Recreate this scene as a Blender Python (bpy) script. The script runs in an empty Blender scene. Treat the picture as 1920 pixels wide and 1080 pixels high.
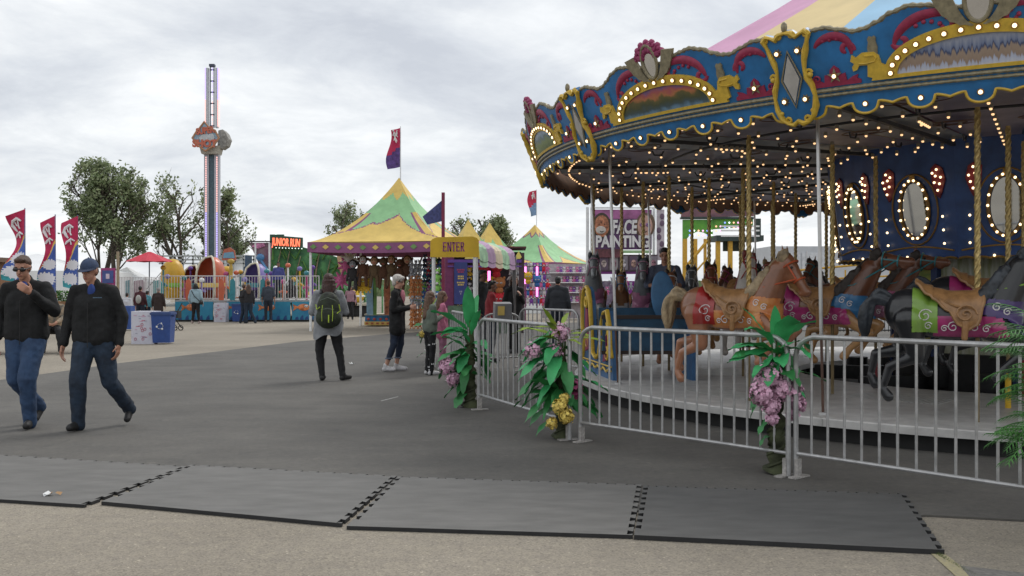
import bpy, bmesh, math, random
from math import sin, cos, pi, radians, sqrt, atan2, hypot
from mathutils import Vector, Matrix, noise
from mathutils.bvhtree import BVHTree
R = random.Random(7)
scn = bpy.context.scene
COL = scn.collection
# ---------------------------------------------------------------- camera, sky, sun, exposure
FPX = 1800.0; HZ = 538.0; CAMH = 1.5
cd = bpy.data.cameras.new("camera"); cam = bpy.data.objects.new("camera", cd); COL.objects.link(cam)
cam.location = (0, 0, CAMH); cam.rotation_euler = (radians(90), 0, 0)
cd.sensor_width = 36; cd.lens = 36 * FPX / 1920; cd.shift_y = -2 / 1920
cd.clip_start = .05; cd.clip_end = 6000
scn.camera = cam
scn.render.engine = 'CYCLES'
scn.view_settings.view_transform = 'Standard'; scn.view_settings.look = 'None'
scn.view_settings.exposure = 0.2; scn.view_settings.gamma = 1
SUN_EL, SUN_AZ = radians(50), radians(40)
W = bpy.data.worlds.new("World"); scn.world = W; W.use_nodes = True
nt = W.node_tree; nt.nodes.clear(); N = nt.nodes.new; L = nt.links.new
out = N('ShaderNodeOutputWorld'); sky = N('ShaderNodeTexSky'); sky.sky_type = 'NISHITA'; sky.sun_disc = False
sky.sun_elevation = SUN_EL; sky.sun_rotation = SUN_AZ
b1 = N('ShaderNodeBackground'); b1.inputs[1].default_value = .1; L(sky.outputs[0], b1.inputs[0])
tc = N('ShaderNodeTexCoord'); sx = N('ShaderNodeSeparateXYZ'); L(tc.outputs['Generated'], sx.inputs[0])
def wm(op, a, b=None, cl=False):
    n = N('ShaderNodeMath'); n.operation = op; n.use_clamp = cl
    for i, v in enumerate((a, b)):
        if v is None: continue
        if isinstance(v, (int, float)): n.inputs[i].default_value = v
        else: L(v, n.inputs[i])
    return n.outputs[0]
zz = wm('ADD', wm('MAXIMUM', sx.outputs[2], 0), .21)
cx = N('ShaderNodeCombineXYZ'); L(wm('DIVIDE', sx.outputs[0], zz), cx.inputs[0]); L(wm('DIVIDE', sx.outputs[1], zz), cx.inputs[1])
cx.inputs[2].default_value = 3.7
def wn(scale, det, rough, dist=0.0):
    n = N('ShaderNodeTexNoise'); n.inputs['Scale'].default_value = scale; n.inputs['Detail'].default_value = det
    n.inputs['Roughness'].default_value = rough; n.inputs['Distortion'].default_value = dist; L(cx.outputs[0], n.inputs['Vector']); return n.outputs[0]
n1 = wn(.62, 9, .60, .5); n2 = wn(2.6, 8, .62, .4)
mx = wm('ADD', wm('MULTIPLY', n1, .68), wm('MULTIPLY', n2, .32))
cr = N('ShaderNodeValToRGB'); L(mx, cr.inputs[0])
e = cr.color_ramp.elements
e[0].position = .375; e[0].color = (.47, .495, .54, 1); e[1].position = .625; e[1].color = (.85, .86, .865, 1)
for p, c in ((.445, (.565, .59, .625)), (.50, (.66, .68, .70)), (.555, (.76, .775, .785))):
    q = cr.color_ramp.elements.new(p); q.color = (*c, 1)
b2 = N('ShaderNodeBackground'); L(cr.outputs[0], b2.inputs[0]); b2.inputs[1].default_value = 1.18
mxs = N('ShaderNodeMixShader'); mxs.inputs[0].default_value = .94; L(b1.outputs[0], mxs.inputs[1]); L(b2.outputs[0], mxs.inputs[2])
L(mxs.outputs[0], out.inputs[0])
sl = bpy.data.lights.new("sun", 'SUN'); sl.energy = 1.35; sl.angle = radians(20); sl.color = (1, .97, .92)
so = bpy.data.objects.new("sun", sl); COL.objects.link(so)
so.rotation_euler = Vector((-.42, -.49, -.76)).to_track_quat('-Z', 'Y').to_euler()   # soft sun through cloud, high beyond the carousel
# ---------------------------------------------------------------- helpers
def X(px, D): return (px - 960) / FPX * D
def Z(py, D): return CAMH + (HZ - py) / FPX * D
def P(px, py, D): return Vector((X(px, D), D, Z(py, D)))
def G(px, py, z=0.0):
    D = (CAMH - z) * FPX / (py - HZ); return Vector((X(px, D), D, z))
MATS = {}
def mat(name, col, rough=.6, metal=0, var=.12, scale=8, bump=0, bscale=60, spec=.5, coord='Object', dark=None, emit=None, es=1, trans=0, coat=0, stretch=None):
    if name in MATS: return MATS[name]
    m = bpy.data.materials.new(name); m.use_nodes = True; t = m.node_tree; b = t.nodes['Principled BSDF']
    c = Vector(col[:3])
    b.inputs['Roughness'].default_value = rough; b.inputs['Metallic'].default_value = metal
    b.inputs['Specular IOR Level'].default_value = spec
    if coat: b.inputs['Coat Weight'].default_value = coat; b.inputs['Coat Roughness'].default_value = .15
    if trans: b.inputs['Transmission Weight'].default_value = trans
    tcn = t.nodes.new('ShaderNodeTexCoord'); vec = tcn.outputs[coord]
    if stretch:
        mp = t.nodes.new('ShaderNodeMapping'); mp.inputs['Scale'].default_value = stretch; t.links.new(vec, mp.inputs[0]); vec = mp.outputs[0]
    if var > 0 or dark:
        n = t.nodes.new('ShaderNodeTexNoise'); n.inputs['Scale'].default_value = scale; n.inputs['Detail'].default_value = 6; n.inputs['Roughness'].default_value = .6
        t.links.new(vec, n.inputs['Vector'])
        r = t.nodes.new('ShaderNodeValToRGB'); d = Vector(dark) if dark else c * (1 - var * 1.6); h = c * (1 + (0 if dark else var))
        r.color_ramp.elements[0].position = .32; r.color_ramp.elements[0].color = (*d, 1)
        r.color_ramp.elements[1].position = .68; r.color_ramp.elements[1].color = (min(h[0], 1), min(h[1], 1), min(h[2], 1), 1)
        t.links.new(n.outputs[0], r.inputs[0]); t.links.new(r.outputs[0], b.inputs['Base Color'])
    else: b.inputs['Base Color'].default_value = (*c, 1)
    if bump:
        n2 = t.nodes.new('ShaderNodeTexNoise'); n2.inputs['Scale'].default_value = bscale; n2.inputs['Detail'].default_value = 5; t.links.new(vec, n2.inputs['Vector'])
        bp = t.nodes.new('ShaderNodeBump'); bp.inputs['Strength'].default_value = bump; bp.inputs['Distance'].default_value = .02
        t.links.new(n2.outputs[0], bp.inputs['Height']); t.links.new(bp.outputs[0], b.inputs['Normal'])
    if emit: b.inputs['Emission Color'].default_value = (*emit, 1); b.inputs['Emission Strength'].default_value = es
    MATS[name] = m; return m
def noem(m):
    try: m.cycles.emission_sampling = 'NONE'
    except Exception: pass
    return m
def frame(p0, p1):
    d = (Vector(p1) - Vector(p0)); l = d.length; d = d / l if l > 1e-9 else Vector((0, 0, 1))
    a = Vector((0, 0, 1)) if abs(d.z) < .9 else Vector((1, 0, 0))
    u = a.cross(d).normalized(); v = d.cross(u); return d, u, v
class MB:
    def __init__(s, M=None): s.v = []; s.f = []; s.m = []; s.M = M or Matrix(); s.mi = 0
    def add(s, vs, fs):
        o = len(s.v); s.v += [s.M @ Vector(p) for p in vs]; s.f += [tuple(i + o for i in f) for f in fs]; s.m += [s.mi] * len(fs); return s
    def box(s, c, d, rot=None):
        hx, hy, hz = d[0] / 2, d[1] / 2, d[2] / 2
        vs = [Vector((x, y, z)) for z in (-hz, hz) for y in (-hy, hy) for x in (-hx, hx)]
        if rot: m = Matrix.Rotation(rot[2], 4, 'Z') @ Matrix.Rotation(rot[1], 4, 'Y') @ Matrix.Rotation(rot[0], 4, 'X'); vs = [m @ p for p in vs]
        return s.add([p + Vector(c) for p in vs], [(0, 2, 3, 1), (4, 5, 7, 6), (0, 1, 5, 4), (2, 6, 7, 3), (0, 4, 6, 2), (1, 3, 7, 5)])
    def cyl(s, p0, p1, r0, r1=None, n=10, cap=True):
        r1 = r0 if r1 is None else r1; d, u, v = frame(p0, p1); vs = []
        for p, r in ((p0, r0), (p1, r1)):
            for i in range(n):
                a = 2 * pi * i / n; vs.append(Vector(p) + (u * cos(a) + v * sin(a)) * r)
        fs = [(i, (i + 1) % n, n + (i + 1) % n, n + i) for i in range(n)]
        if cap: fs += [tuple(range(n - 1, -1, -1)), tuple(range(n, 2 * n))]
        return s.add(vs, fs)
    def tube(s, pts, r, n=8, closed=False, flat=1.0, cap=True, nrm=None):
        pts = [Vector(p) for p in pts]; k = len(pts); vs = []; pu = None
        for i, p in enumerate(pts):
            a = pts[(i - 1) % k] if (closed or i > 0) else p; b = pts[(i + 1) % k] if (closed or i < k - 1) else p
            d = (b - a).normalized() if (b - a).length > 1e-9 else Vector((0, 0, 1))
            if nrm is not None: v = Vector(nrm[i] if isinstance(nrm, list) else nrm); u = v.cross(d).normalized(); v = d.cross(u).normalized()
            else:
                if pu is None: _, u, v = frame((0, 0, 0), d)
                else: u = (pu - d * pu.dot(d)).normalized(); v = d.cross(u)
                pu = u
            rr = r[i] if isinstance(r, (list, tuple)) else r
            for j in range(n):
                t = 2 * pi * j / n; vs.append(p + u * cos(t) * rr + v * sin(t) * rr * flat)
        fs = []
        for i in range(k if closed else k - 1):
            for j in range(n):
                a = i * n; b = ((i + 1) % k) * n; fs.append((a + j, a + (j + 1) % n, b + (j + 1) % n, b + j))
        if not closed and cap: fs += [tuple(range(n - 1, -1, -1)), tuple(range((k - 1) * n, k * n))]
        return s.add(vs, fs)
    def sph(s, c, r, nu=10, nv=7, rot=None, flip=False):
        r = (r, r, r) if isinstance(r, (int, float)) else r; vs = []; fs = []
        m = rot or Matrix()
        for j in range(nv + 1):
            ph = pi * j / nv
            for i in range(nu):
                th = 2 * pi * i / nu; vs.append(m @ Vector((r[0] * sin(ph) * cos(th), r[1] * sin(ph) * sin(th), r[2] * cos(ph))) + Vector(c))
        for j in range(nv):
            for i in range(nu):
                a = j * nu + i; b = j * nu + (i + 1) % nu; fs.append((a, a + nu, b + nu, b) if j not in (0, nv - 1) else ((a, a + nu, b + nu) if j == 0 else (a, a + nu, b)))
        return s.add(vs, fs)
    def cap(s, p0, p1, r0, r1, n=14):   # closed tapered capsule
        d, u, v = frame(p0, p1); l = (Vector(p1) - Vector(p0)).length; rows = []
        for j in range(1, 6): a = pi / 2 * (1 - j / 5); rows.append((-r0 * sin(a), r0 * cos(a)))
        for j in range(1, 5): t = j / 5; rows.append((l * t, r0 + (r1 - r0) * t))
        for j in range(0, 5): a = pi / 2 * j / 5; rows.append((l + r1 * sin(a), r1 * cos(a)))
        vs = [Vector(p0) - d * r0]
        for h, r in rows:
            for i in range(n): t = 2 * pi * i / n; vs.append(Vector(p0) + d * h + (u * cos(t) + v * sin(t)) * r)
        vs.append(Vector(p1) + d * r1); e = len(vs) - 1; fs = [(0, 1 + (i + 1) % n, 1 + i) for i in range(n)]
        for j in range(len(rows) - 1):
            for i in range(n): a = 1 + j * n; fs.append((a + i, a + (i + 1) % n, a + n + (i + 1) % n, a + n + i))
        a = 1 + (len(rows) - 1) * n; fs += [(a + i, a + (i + 1) % n, e) for i in range(n)]
        return s.add(vs, fs)
    def prism(s, pts, d0, d1, fn=None):   # 2D outline -> solid ; fn(x,y,depth)->3D
        fn = fn or (lambda x, y, d: Vector((x, d, y))); n = len(pts)
        vs = [fn(x, y, d0) for x, y in pts] + [fn(x, y, d1) for x, y in pts]
        fs = [tuple(range(n - 1, -1, -1)), tuple(range(n, 2 * n))] + [(i, (i + 1) % n, n + (i + 1) % n, n + i) for i in range(n)]
        return s.add(vs, fs)
    def strip(s, A, B, d0, d1, fn):       # band between two 2D polylines, with thickness
        n = len(A); vs = []
        for (a, b) in zip(A, B): vs += [fn(*a, d0), fn(*b, d0), fn(*a, d1), fn(*b, d1)]
        fs = []
        for i in range(n - 1):
            o = 4 * i; q = o + 4; fs += [(o, o + 1, q + 1, q), (o + 2, q + 2, q + 3, o + 3), (o, q, q + 2, o + 2), (o + 1, o + 3, q + 3, q + 1)]
        fs += [(0, 2, 3, 1), (4 * n - 4, 4 * n - 3, 4 * n - 1, 4 * n - 2)]
        return s.add(vs, fs)
    def lathe(s, prof, n=16, c=(0, 0, 0), a0=0, a1=2 * pi, sc=(1, 1)):
        full = abs(a1 - a0 - 2 * pi) < 1e-6; k = n if full else n + 1; vs = []
        for (r, z) in prof:
            for i in range(k): a = a0 + (a1 - a0) * i / n; vs.append(Vector((c[0] + r * cos(a) * sc[0], c[1] + r * sin(a) * sc[1], c[2] + z)))
        fs = []
        for j in range(len(prof) - 1):
            for i in range(n):
                i2 = (i + 1) % k; fs.append((j * k + i, j * k + i2, (j + 1) * k + i2, (j + 1) * k + i))
        return s.add(vs, fs)
    def grid(s, fn, nu, nv):
        vs = [fn(i / nu, j / nv) for j in range(nv + 1) for i in range(nu + 1)]
        return s.add(vs, [(j * (nu + 1) + i, j * (nu + 1) + i + 1, (j + 1) * (nu + 1) + i + 1, (j + 1) * (nu + 1) + i) for j in range(nv) for i in range(nu)])
    def mesh(s, name='m', smooth=True, ang=40):
        me = bpy.data.meshes.new(name); me.from_pydata([tuple(v) for v in s.v], [], s.f); me.update()
        for p, i in zip(me.polygons, s.m): p.material_index = i
        if smooth:
            me.polygons.foreach_set('use_smooth', [True] * len(me.polygons))
            try: me.set_sharp_from_angle(angle=radians(ang))
            except Exception: pass
        return me
def link(name, me, mats, parent=None, loc=None, rot=None):
    o = bpy.data.objects.new(name, me); COL.objects.link(o)
    if me is not None and mats is not None and len(me.materials) == 0:
        for m in (mats if isinstance(mats, (list, tuple)) else [mats]): me.materials.append(m)
    if parent is not None: o.parent = parent
    if loc is not None: o.location = loc
    if rot is not None: o.rotation_euler = rot
    return o
def ob(name, mb, mats, parent=None, smooth=True, loc=None, rot=None): return link(name, mb.mesh(name, smooth), mats, parent, loc, rot)
def tag(o, label, cat, group=None, kind=None):
    o['label'] = label; o['category'] = cat
    if group: o['group'] = group
    if kind: o['kind'] = kind
    return o
def thing(name, label, cat, loc=(0, 0, 0), rz=0, group=None):
    o = bpy.data.objects.new(name, None); COL.objects.link(o); o.location = loc; o.rotation_euler = (0, 0, rz); o.empty_display_size = .2
    return tag(o, label, cat, group)
def struct(o): o['kind'] = 'structure'; return o
def dup(o, parent=None, loc=None, rz=None, label=None):
    c = o.copy(); COL.objects.link(c)
    if parent is not None: c.parent = parent
    if loc is not None: c.location = loc
    if rz is not None: c.rotation_euler = (0, 0, rz)
    if label: c['label'] = label
    for ch in list(o.children): dup(ch, c)
    return c
def remesh(mb, vox, smooth=3, amp=0, fs=9, seed=0):
    me = mb.mesh('tmp', False); o = bpy.data.objects.new('tmp', me); COL.objects.link(o)
    md = o.modifiers.new('r', 'REMESH'); md.mode = 'VOXEL'; md.voxel_size = vox; md.use_smooth_shade = True
    if smooth: sm = o.modifiers.new('s', 'SMOOTH'); sm.factor = .5; sm.iterations = smooth
    dg = bpy.context.evaluated_depsgraph_get(); ev = o.evaluated_get(dg); nm = bpy.data.meshes.new_from_object(ev)
    bpy.data.objects.remove(o); bpy.data.meshes.remove(me)
    if amp:
        nr = [v.normal.copy() for v in nm.vertices]
        for v, n in zip(nm.vertices, nr):
            q = v.co * fs + Vector((seed, seed * 1.7, 0)); d = noise.noise(q) + .5 * noise.noise(q * 2.3); v.co += n * d * amp
    nm.polygons.foreach_set('use_smooth', [True] * len(nm.polygons)); nm.update(); return nm
def shell(me, pred, off, name='shell'):   # a cloth-thin layer over the faces of me that pred() picks
    vs = []; fs = []; idx = {}
    for p in me.polygons:
        if pred(p.center, p.normal):
            f = []
            for i in p.vertices:
                if i not in idx: idx[i] = len(vs); v = me.vertices[i]; vs.append(v.co + v.normal * off)
                f.append(idx[i])
            fs.append(tuple(f))
    m = MB(); m.add(vs, fs); r = m.mesh(name); return r
def textmesh(s, size, ext=.004, off=0, shear=0, align='CENTER', sp=1.0):
    c = bpy.data.curves.new('t', 'FONT'); c.body = s; c.size = size; c.extrude = ext; c.offset = off; c.align_x = align; c.align_y = 'CENTER'; c.shear = shear
    c.space_character = sp; c.resolution_u = 3
    o = bpy.data.objects.new('t', c); COL.objects.link(o); dg = bpy.context.evaluated_depsgraph_get()
    me = bpy.data.meshes.new_from_object(o.evaluated_get(dg)); bpy.data.objects.remove(o); return me
def xform(me, M):
    me.transform(M); me.update(); return me
def joinm(mb, me, M=None):
    M = M or Matrix(); mb.add([M @ v.co for v in me.vertices], [tuple(p.vertices) for p in me.polygons]); return mb
UPX = Matrix.Rotation(pi / 2, 4, 'X')      # text in XY -> stands in XZ, facing -Y
# ---------------------------------------------------------------- shared materials
STEEL = mat('galvanised_steel', (.44, .44, .44), .42, .55, .15, 14, .05, 40)
SILVER = mat('silver_pole', (.6, .6, .6), .3, .8, .08)
WHITE = mat('white_paint', (.74, .75, .75), .55, 0, .06)
BLACK = mat('black_plastic', (.015, .015, .016), .6, 0, .2)
GOLD = mat('yellow_paint', (.62, .41, .045), .45, 0, .12, 20)
BRASS = mat('brass_sleeve', (.48, .36, .15), .36, .65, .18, 30, .1, 50)
BEIGE = mat('antique_gold', (.27, .235, .15), .5, .2, .2, 25)
CRIM = mat('crimson_paint', (.30, .022, .07), .5, 0, .15, 20)
BLUEP = mat('royal_blue_paint', (.017, .155, .39), .45, 0, .22, 3)
BROWN = mat('raw_board_back', (.15, .065, .025), .8, 0, .25, 6)
MIRROR = mat('mirror_glass', (.75, .76, .78), .07, 1, .05)
BULB = noem(mat('lit_bulb', (1, .85, .6), .4, 0, 0, emit=(1, .74, .42), es=2.4))
SOCK = mat('bulb_socket', (.30, .17, .06), .5, .3, .1)
# ---------------------------------------------------------------- ground
def groundmat():
    m = bpy.data.materials.new('aggregate_concrete'); m.use_nodes = True; t = m.node_tree; b = t.nodes['Principled BSDF']; b.inputs['Roughness'].default_value = .92
    tc = t.nodes.new('ShaderNodeTexCoord')
    def ns(sc, det=5, ro=.6):
        n = t.nodes.new('ShaderNodeTexNoise'); n.inputs['Scale'].default_value = sc; n.inputs['Detail'].default_value = det; n.inputs['Roughness'].default_value = ro; t.links.new(tc.outputs['Object'], n.inputs[0]); return n.outputs[0]
    def ramp(i, ps):
        r = t.nodes.new('ShaderNodeValToRGB'); t.links.new(i, r.inputs[0]); el = r.color_ramp.elements
        while len(el) < len(ps): el.new(.5)
        for q, (p, c) in zip(el, ps): q.position = p; q.color = (*c, 1)
        return r.outputs[0]
    a = ramp(ns(.35, 6), [(.3, (.236, .212, .178)), (.7, (.33, .298, .252))])
    v = t.nodes.new('ShaderNodeTexVoronoi'); v.inputs['Scale'].default_value = 95; t.links.new(tc.outputs['Object'], v.inputs[0])
    sp = ramp(v.outputs['Color'], [(0, (.62, .60, .57)), (.45, (.94, .92, .90)), (.88, (1.08, 1.06, 1.0)), (1, (1.8, 1.76, 1.7))])
    g = ramp(ns(9, 6, .7), [(.25, (.82, .82, .84)), (.75, (1.1, 1.1, 1.06))])
    cc = a
    for o2 in (sp, g):
        x = t.nodes.new('ShaderNodeMix'); x.data_type = 'RGBA'; x.blend_type = 'MULTIPLY'; x.inputs[0].default_value = 1; t.links.new(cc, x.inputs[6]); t.links.new(o2, x.inputs[7]); cc = x.outputs[2]
    t.links.new(cc, b.inputs['Base Color'])
    bp = t.nodes.new('ShaderNodeBump'); bp.inputs['Strength'].default_value = .4; bp.inputs['Distance'].default_value = .01; t.links.new(v.outputs['Distance'], bp.inputs['Height']); t.links.new(bp.outputs[0], b.inputs['Normal'])
    return m
g = MB(); g.grid(lambda u, v: Vector(((u - .5) * 4000, -300 + v * 3800, 0)), 8, 8)
struct(ob('ground', g, groundmat(), smooth=False))
def paving():
    m = mat('dark_rubber_paving', (.114, .110, .104), .82, 0, .1, .7, .25, 220, dark=(.080, .077, .073)); t = m.node_tree; b = t.nodes['Principled BSDF']; src = b.inputs['Base Color'].links[0].from_socket; tc = t.nodes.new('ShaderNodeTexCoord')
    def lay(sc, stretch, lo, hi, p0, p1, det=6):
        nonlocal src
        mp = t.nodes.new('ShaderNodeMapping'); mp.inputs['Scale'].default_value = stretch; t.links.new(tc.outputs['Object'], mp.inputs[0]); n = t.nodes.new('ShaderNodeTexNoise'); n.inputs['Scale'].default_value = sc; n.inputs['Detail'].default_value = det; n.inputs['Roughness'].default_value = .65; t.links.new(mp.outputs[0], n.inputs[0])
        r = t.nodes.new('ShaderNodeValToRGB'); r.color_ramp.elements[0].position = p0; r.color_ramp.elements[0].color = (lo, lo, lo, 1); r.color_ramp.elements[1].position = p1; r.color_ramp.elements[1].color = (hi, hi * .99, hi * .97, 1); t.links.new(n.outputs[0], r.inputs[0])
        x = t.nodes.new('ShaderNodeMix'); x.data_type = 'RGBA'; x.blend_type = 'MULTIPLY'; x.inputs[0].default_value = 1; t.links.new(src, x.inputs[6]); t.links.new(r.outputs[0], x.inputs[7]); src = x.outputs[2]
    lay(22, (1, 1, 1), .86, 1.14, .3, .7); lay(1.6, (.6, 1.5, 1), .90, 1.11, .35, .66); lay(5, (1, 1, 1), 1.0, 1.35, .63, .75, 3); lay(3.1, (1.3, .8, 1), .80, 1.0, .28, .40, 4)
    t.links.new(src, b.inputs['Base Color']); return m
# dark paved area with its measured outline
ASPH = paving()
far_edge = [(-300, 742), (0, 714), (100, 700), (232, 681), (400, 661), (560, 641), (730, 627), (900, 616), (1010, 608), (1100, 604)]
pts = [G(x, y) for x, y in far_edge] + [Vector((16, 40, 0)), Vector((26, 30, 0)), Vector((26, 10, 0))]
near = [(1925, 979), (1735, 969), (1600, 985), (700, 930), (200, 905), (-300, 900)]
pts += [G(x, y) for x, y in near]
m_ = MB(); n_ = len(pts)
m_.add([(p.x, p.y, .014) for p in pts] + [(p.x, p.y, 0.002) for p in pts], [tuple(range(n_ - 1, -1, -1))] + [(i, (i + 1) % n_, n_ + (i + 1) % n_, n_ + i) for i in range(n_)])
struct(ob('rubber_paving', m_, ASPH, smooth=False))
# mats: near row, interlocking edges, read off the picture
MATM = mat('rubber_mat', (.156, .151, .143), .72, 0, .12, 2.5, .12, 250, dark=(.108, .105, .099), stretch=(1, 3, 1))
MATM2 = mat('rubber_mat_shaded', (.100, .099, .096), .75, 0, .12, 3, .12, 250, dark=(.074, .073, .071), stretch=(1, 3, 1))  # darker copy of the mat colour, carousel canopy's shade painted in
MEDGE = mat('mat_cut_edge', (.022, .022, .023), .8, 0, .15)
def rmat(corners, label, mt, teeth=(1, 1, 1), z1=.036):
    # corners: near-left, near-right, far-right, far-left, in photo pixels of the top surface
    c = [G(x, y, z1) for x, y in corners]; nl, nr, fr, fl = c; poly = [nl, nr]
    def edge(a, b, n, dep, phase):
        d = (b - a); nrm = Vector((d.y, -d.x, 0)).normalized(); o = []
        for i in range(n):
            t0 = (i + .12 + phase) / n; t1 = (i + .58 + phase) / n; w = .06 / n
            if t1 > .99: break
            o += [a + d * (t0 + w), a + d * (t0 - w) - nrm * -dep, a + d * (t1 + w) - nrm * -dep, a + d * (t1 - w)]
        return o
    if teeth[0]: poly += edge(nr, fr, 9, -.034, 0)
    poly.append(fr)
    if teeth[1]: poly += edge(fr, fl, 13, -.03, .2)
    poly.append(fl)
    if teeth[2]: poly += edge(fl, nl, 9, -.034, .4)
    cen = sum(poly, Vector()) / len(poly); loc = Vector((cen.x, cen.y, 0)); k = len(poly); m = MB()
    zb = .015
    m.add([p - loc for p in poly] + [Vector((p.x, p.y, zb if p.y > 7.2 else .001)) - loc for p in poly], [tuple(range(k))])
    m.mi = 1; m.f += [((i + 1) % k, i, k + i, k + (i + 1) % k) for i in range(k)]; m.m += [1] * k
    o = ob('rubber_mat', m, [mt, MEDGE], smooth=False, loc=loc); tag(o, label, 'mat', 'row of interlocking rubber mats'); return o
rmat([(-330, 915), (158, 946), (352, 874), (-20, 851)], 'grey rubber mat at the left, with a crumpled wrapper lying on it', MATM, (1, 1, 0), .024)
rmat([(190, 940), (640, 981), (744, 892), (358, 871)], 'grey rubber mat with a slanting near edge, right of the one with the wrapper', MATM, (1, 1, 1), .027)
rmat([(650, 986), (1186, 1003), (1203, 908), (746, 893)], 'grey rubber mat in the middle, with black interlocking teeth on both short sides', MATM, (1, 1, 1), .025)
rmat([(1189, 1003), (1771, 1031), (1697, 925), (1207, 910)], 'rubber mat in canopy shade, at the right end of the row below the steel barriers', MATM2, (1, 1, 1), .029)
# yellow line, worn strip and weeds at bottom right
m_ = MB(); q = [G(1742, 1036), G(1765, 1034), G(1830, 1084), G(1795, 1084)]; m_.add([(p.x, p.y, .004) for p in q], [(0, 1, 2, 3)])
struct(ob('painted_line', m_, mat('worn_yellow_line', (.42, .37, .20), .9, 0, .2, 40, dark=(.27, .24, .18)), smooth=False))
m_ = MB(); q = [G(1800, 1062), G(2100, 1096), G(2300, 1300), G(1850, 1120)]; m_.add([(p.x, p.y, .005) for p in q], [(0, 3, 2, 1)])
struct(ob('asphalt_patch', m_, mat('patch_grey', (.19, .18, .165), .9, 0, .2, 30, .3, 90), smooth=False))
m_ = MB(); r2 = random.Random(3)
a, b = G(1752, 1037), G(1835, 1084)
for i in range(260):
    t = r2.random(); p = a.lerp(b, t) + Vector((r2.uniform(-.012, .012), r2.uniform(-.01, .01), 0)); h = r2.uniform(.004, .018) * (1.4 - t * .8); d = Vector((r2.uniform(-.01, .01), r2.uniform(-.01, .01), h))
    m_.add([p, p + Vector((.003, 0, 0)), p + d], [(0, 1, 2)])
tag(ob('weeds', m_, mat('weeds', (.10, .14, .04), .8)), 'thin line of moss and weeds in a crack of the concrete', 'weeds', kind='stuff')
# litter
def litter(px, py, z, w, h, name, label, seed, cols):
    r3 = random.Random(seed); p = G(px, py, z); m = MB()
    for k in range(6):
        m.mi = k % len(cols); a = r3.uniform(0, 6.28); c = Vector((r3.uniform(-w, w) * .5, r3.uniform(-w, w) * .3, h * .3)); u = Vector((cos(a), sin(a), r3.uniform(-.3, .3))) * w * .35; v = Vector((-sin(a), cos(a), r3.uniform(.3, 1))).normalized() * h
        m.add([c - u, c + u, c + u * .7 + v, c - u * .8 + v * r3.uniform(.4, 1)], [(0, 1, 2, 3)])
    tag(ob(name, m, cols, loc=p), label, name.replace('_', ' '))
litter(100, 929, .025, .085, .028, 'paper_wrapper', 'crumpled white and orange food wrapper lying on the left rubber mat', 4, [WHITE, mat('wrapper_tan', (.45, .27, .13), .7), WHITE])
litter(661, 684, .015, .05, .06, 'paper_scrap', 'small white scrap of paper on the dark paving behind the woman with the backpack', 9, [WHITE])
m_ = MB(); a, b = G(714, 752, .016), G(746, 744, .016); m_.add([a, b, b + Vector((0, .05, 0)), a + Vector((0, .05, 0))], [(0, 1, 2, 3)])
struct(ob('paving_mark', m_, mat('chalk_white', (.62, .62, .60), .9), smooth=False))
# ================================================================ CAROUSEL
CC = Vector((7.25, 13.85, 0)); R0 = 6.83; ZL = 3.25; TH0 = 3.296; DT = 2 * pi / 14; TILT = radians(21); RP = 6.33; ZP = .245
car = thing('carousel', 'big merry-go-round with blue and gold lit rounding boards and striped canopy', 'carousel', CC)
def SM(s, t, n):   # arc length, height up the board, outward offset -> carousel local
    th = s / R0; r = R0 + t * sin(TILT) + n * cos(TILT); return Vector((r * cos(th), r * sin(th), ZL + t * cos(TILT) - n * sin(TILT)))
HS = R0 * DT / 2
PROF = [(0, .56), (.08, .565), (.16, .58), (.25, .62), (.33, .635), (.42, .60), (.5, .54), (.56, .505), (.62, .495), (.70, .53), (.78, .565), (.86, .56), (.93, .53), (1, .52)]
def top(s):
    u = min(abs(s) / HS, 1)
    for (a, b), (c, d) in zip(PROF, PROF[1:]):
        if u <= c: t = (u - a) / (c - a); t = t * t * (3 - 2 * t); return b + (d - b) * t
    return PROF[-1][1]
def low(s):        # scalloped hem below the line: big lobes with a bulb, shallow arcs between
    x = (abs(s) + 0) ; q = (x + .2305) % .461 / .461   # lobe centred on multiples of .461
    d = abs(q - .5) / .5
    if d < .46: return -.15 - .06 * sqrt(max(0, 1 - (d / .46) ** 2)) * 1.25 + .0
    k = (d - .46) / .54; return -.125 - .03 * (1 - sin(pi * (.5 + .5 * k)))
ss = [(-1 + 2 * i / 72) * HS for i in range(73)]
mb = MB(); mb.strip([(s, top(s)) for s in ss], [(s, -.05) for s in ss], 0, .03, SM); mb.strip([(s, -.05) for s in ss], [(s, low(s)) for s in ss], 0, .025, SM)
me_board = mb.mesh('rounding_board')
mb = MB(); mb.strip([(s, top(s) - .01) for s in ss], [(s, low(s) + .008) for s in ss], -.03, -.004, SM); me_back = mb.mesh('board_back')
def rope(path, r, n=6, tw=26, lift=.012):   # twisted moulding: two strands
    o = MB(); k = len(path)
    return path
mb = MB()
fine = [(-1 + 2 * i / 200) * HS for i in range(201)]
mb.tube([SM(s, top(s) + .004, .02) for s in fine], [.021 + .004 * sin(i * 1.57) for i in range(201)], 7)
me_rope = mb.mesh('top_moulding')
mb = MB()
for t_, r_ in ((.022, .019), (-.022, .015)): mb.tube([SM(s, t_, .035) for s in fine], [r_ + .0022 * sin(i * 1.57) for i in range(201)], 7)
me_line = mb.mesh('band_moulding')
mb = MB()
f2 = [(-1 + 2 * i / 240) * HS for i in range(241)]
mb.tube([SM(s, low(s) + .006, .026) for s in f2], .0125, 6); me_hem = mb.mesh('hem_trim')
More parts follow.
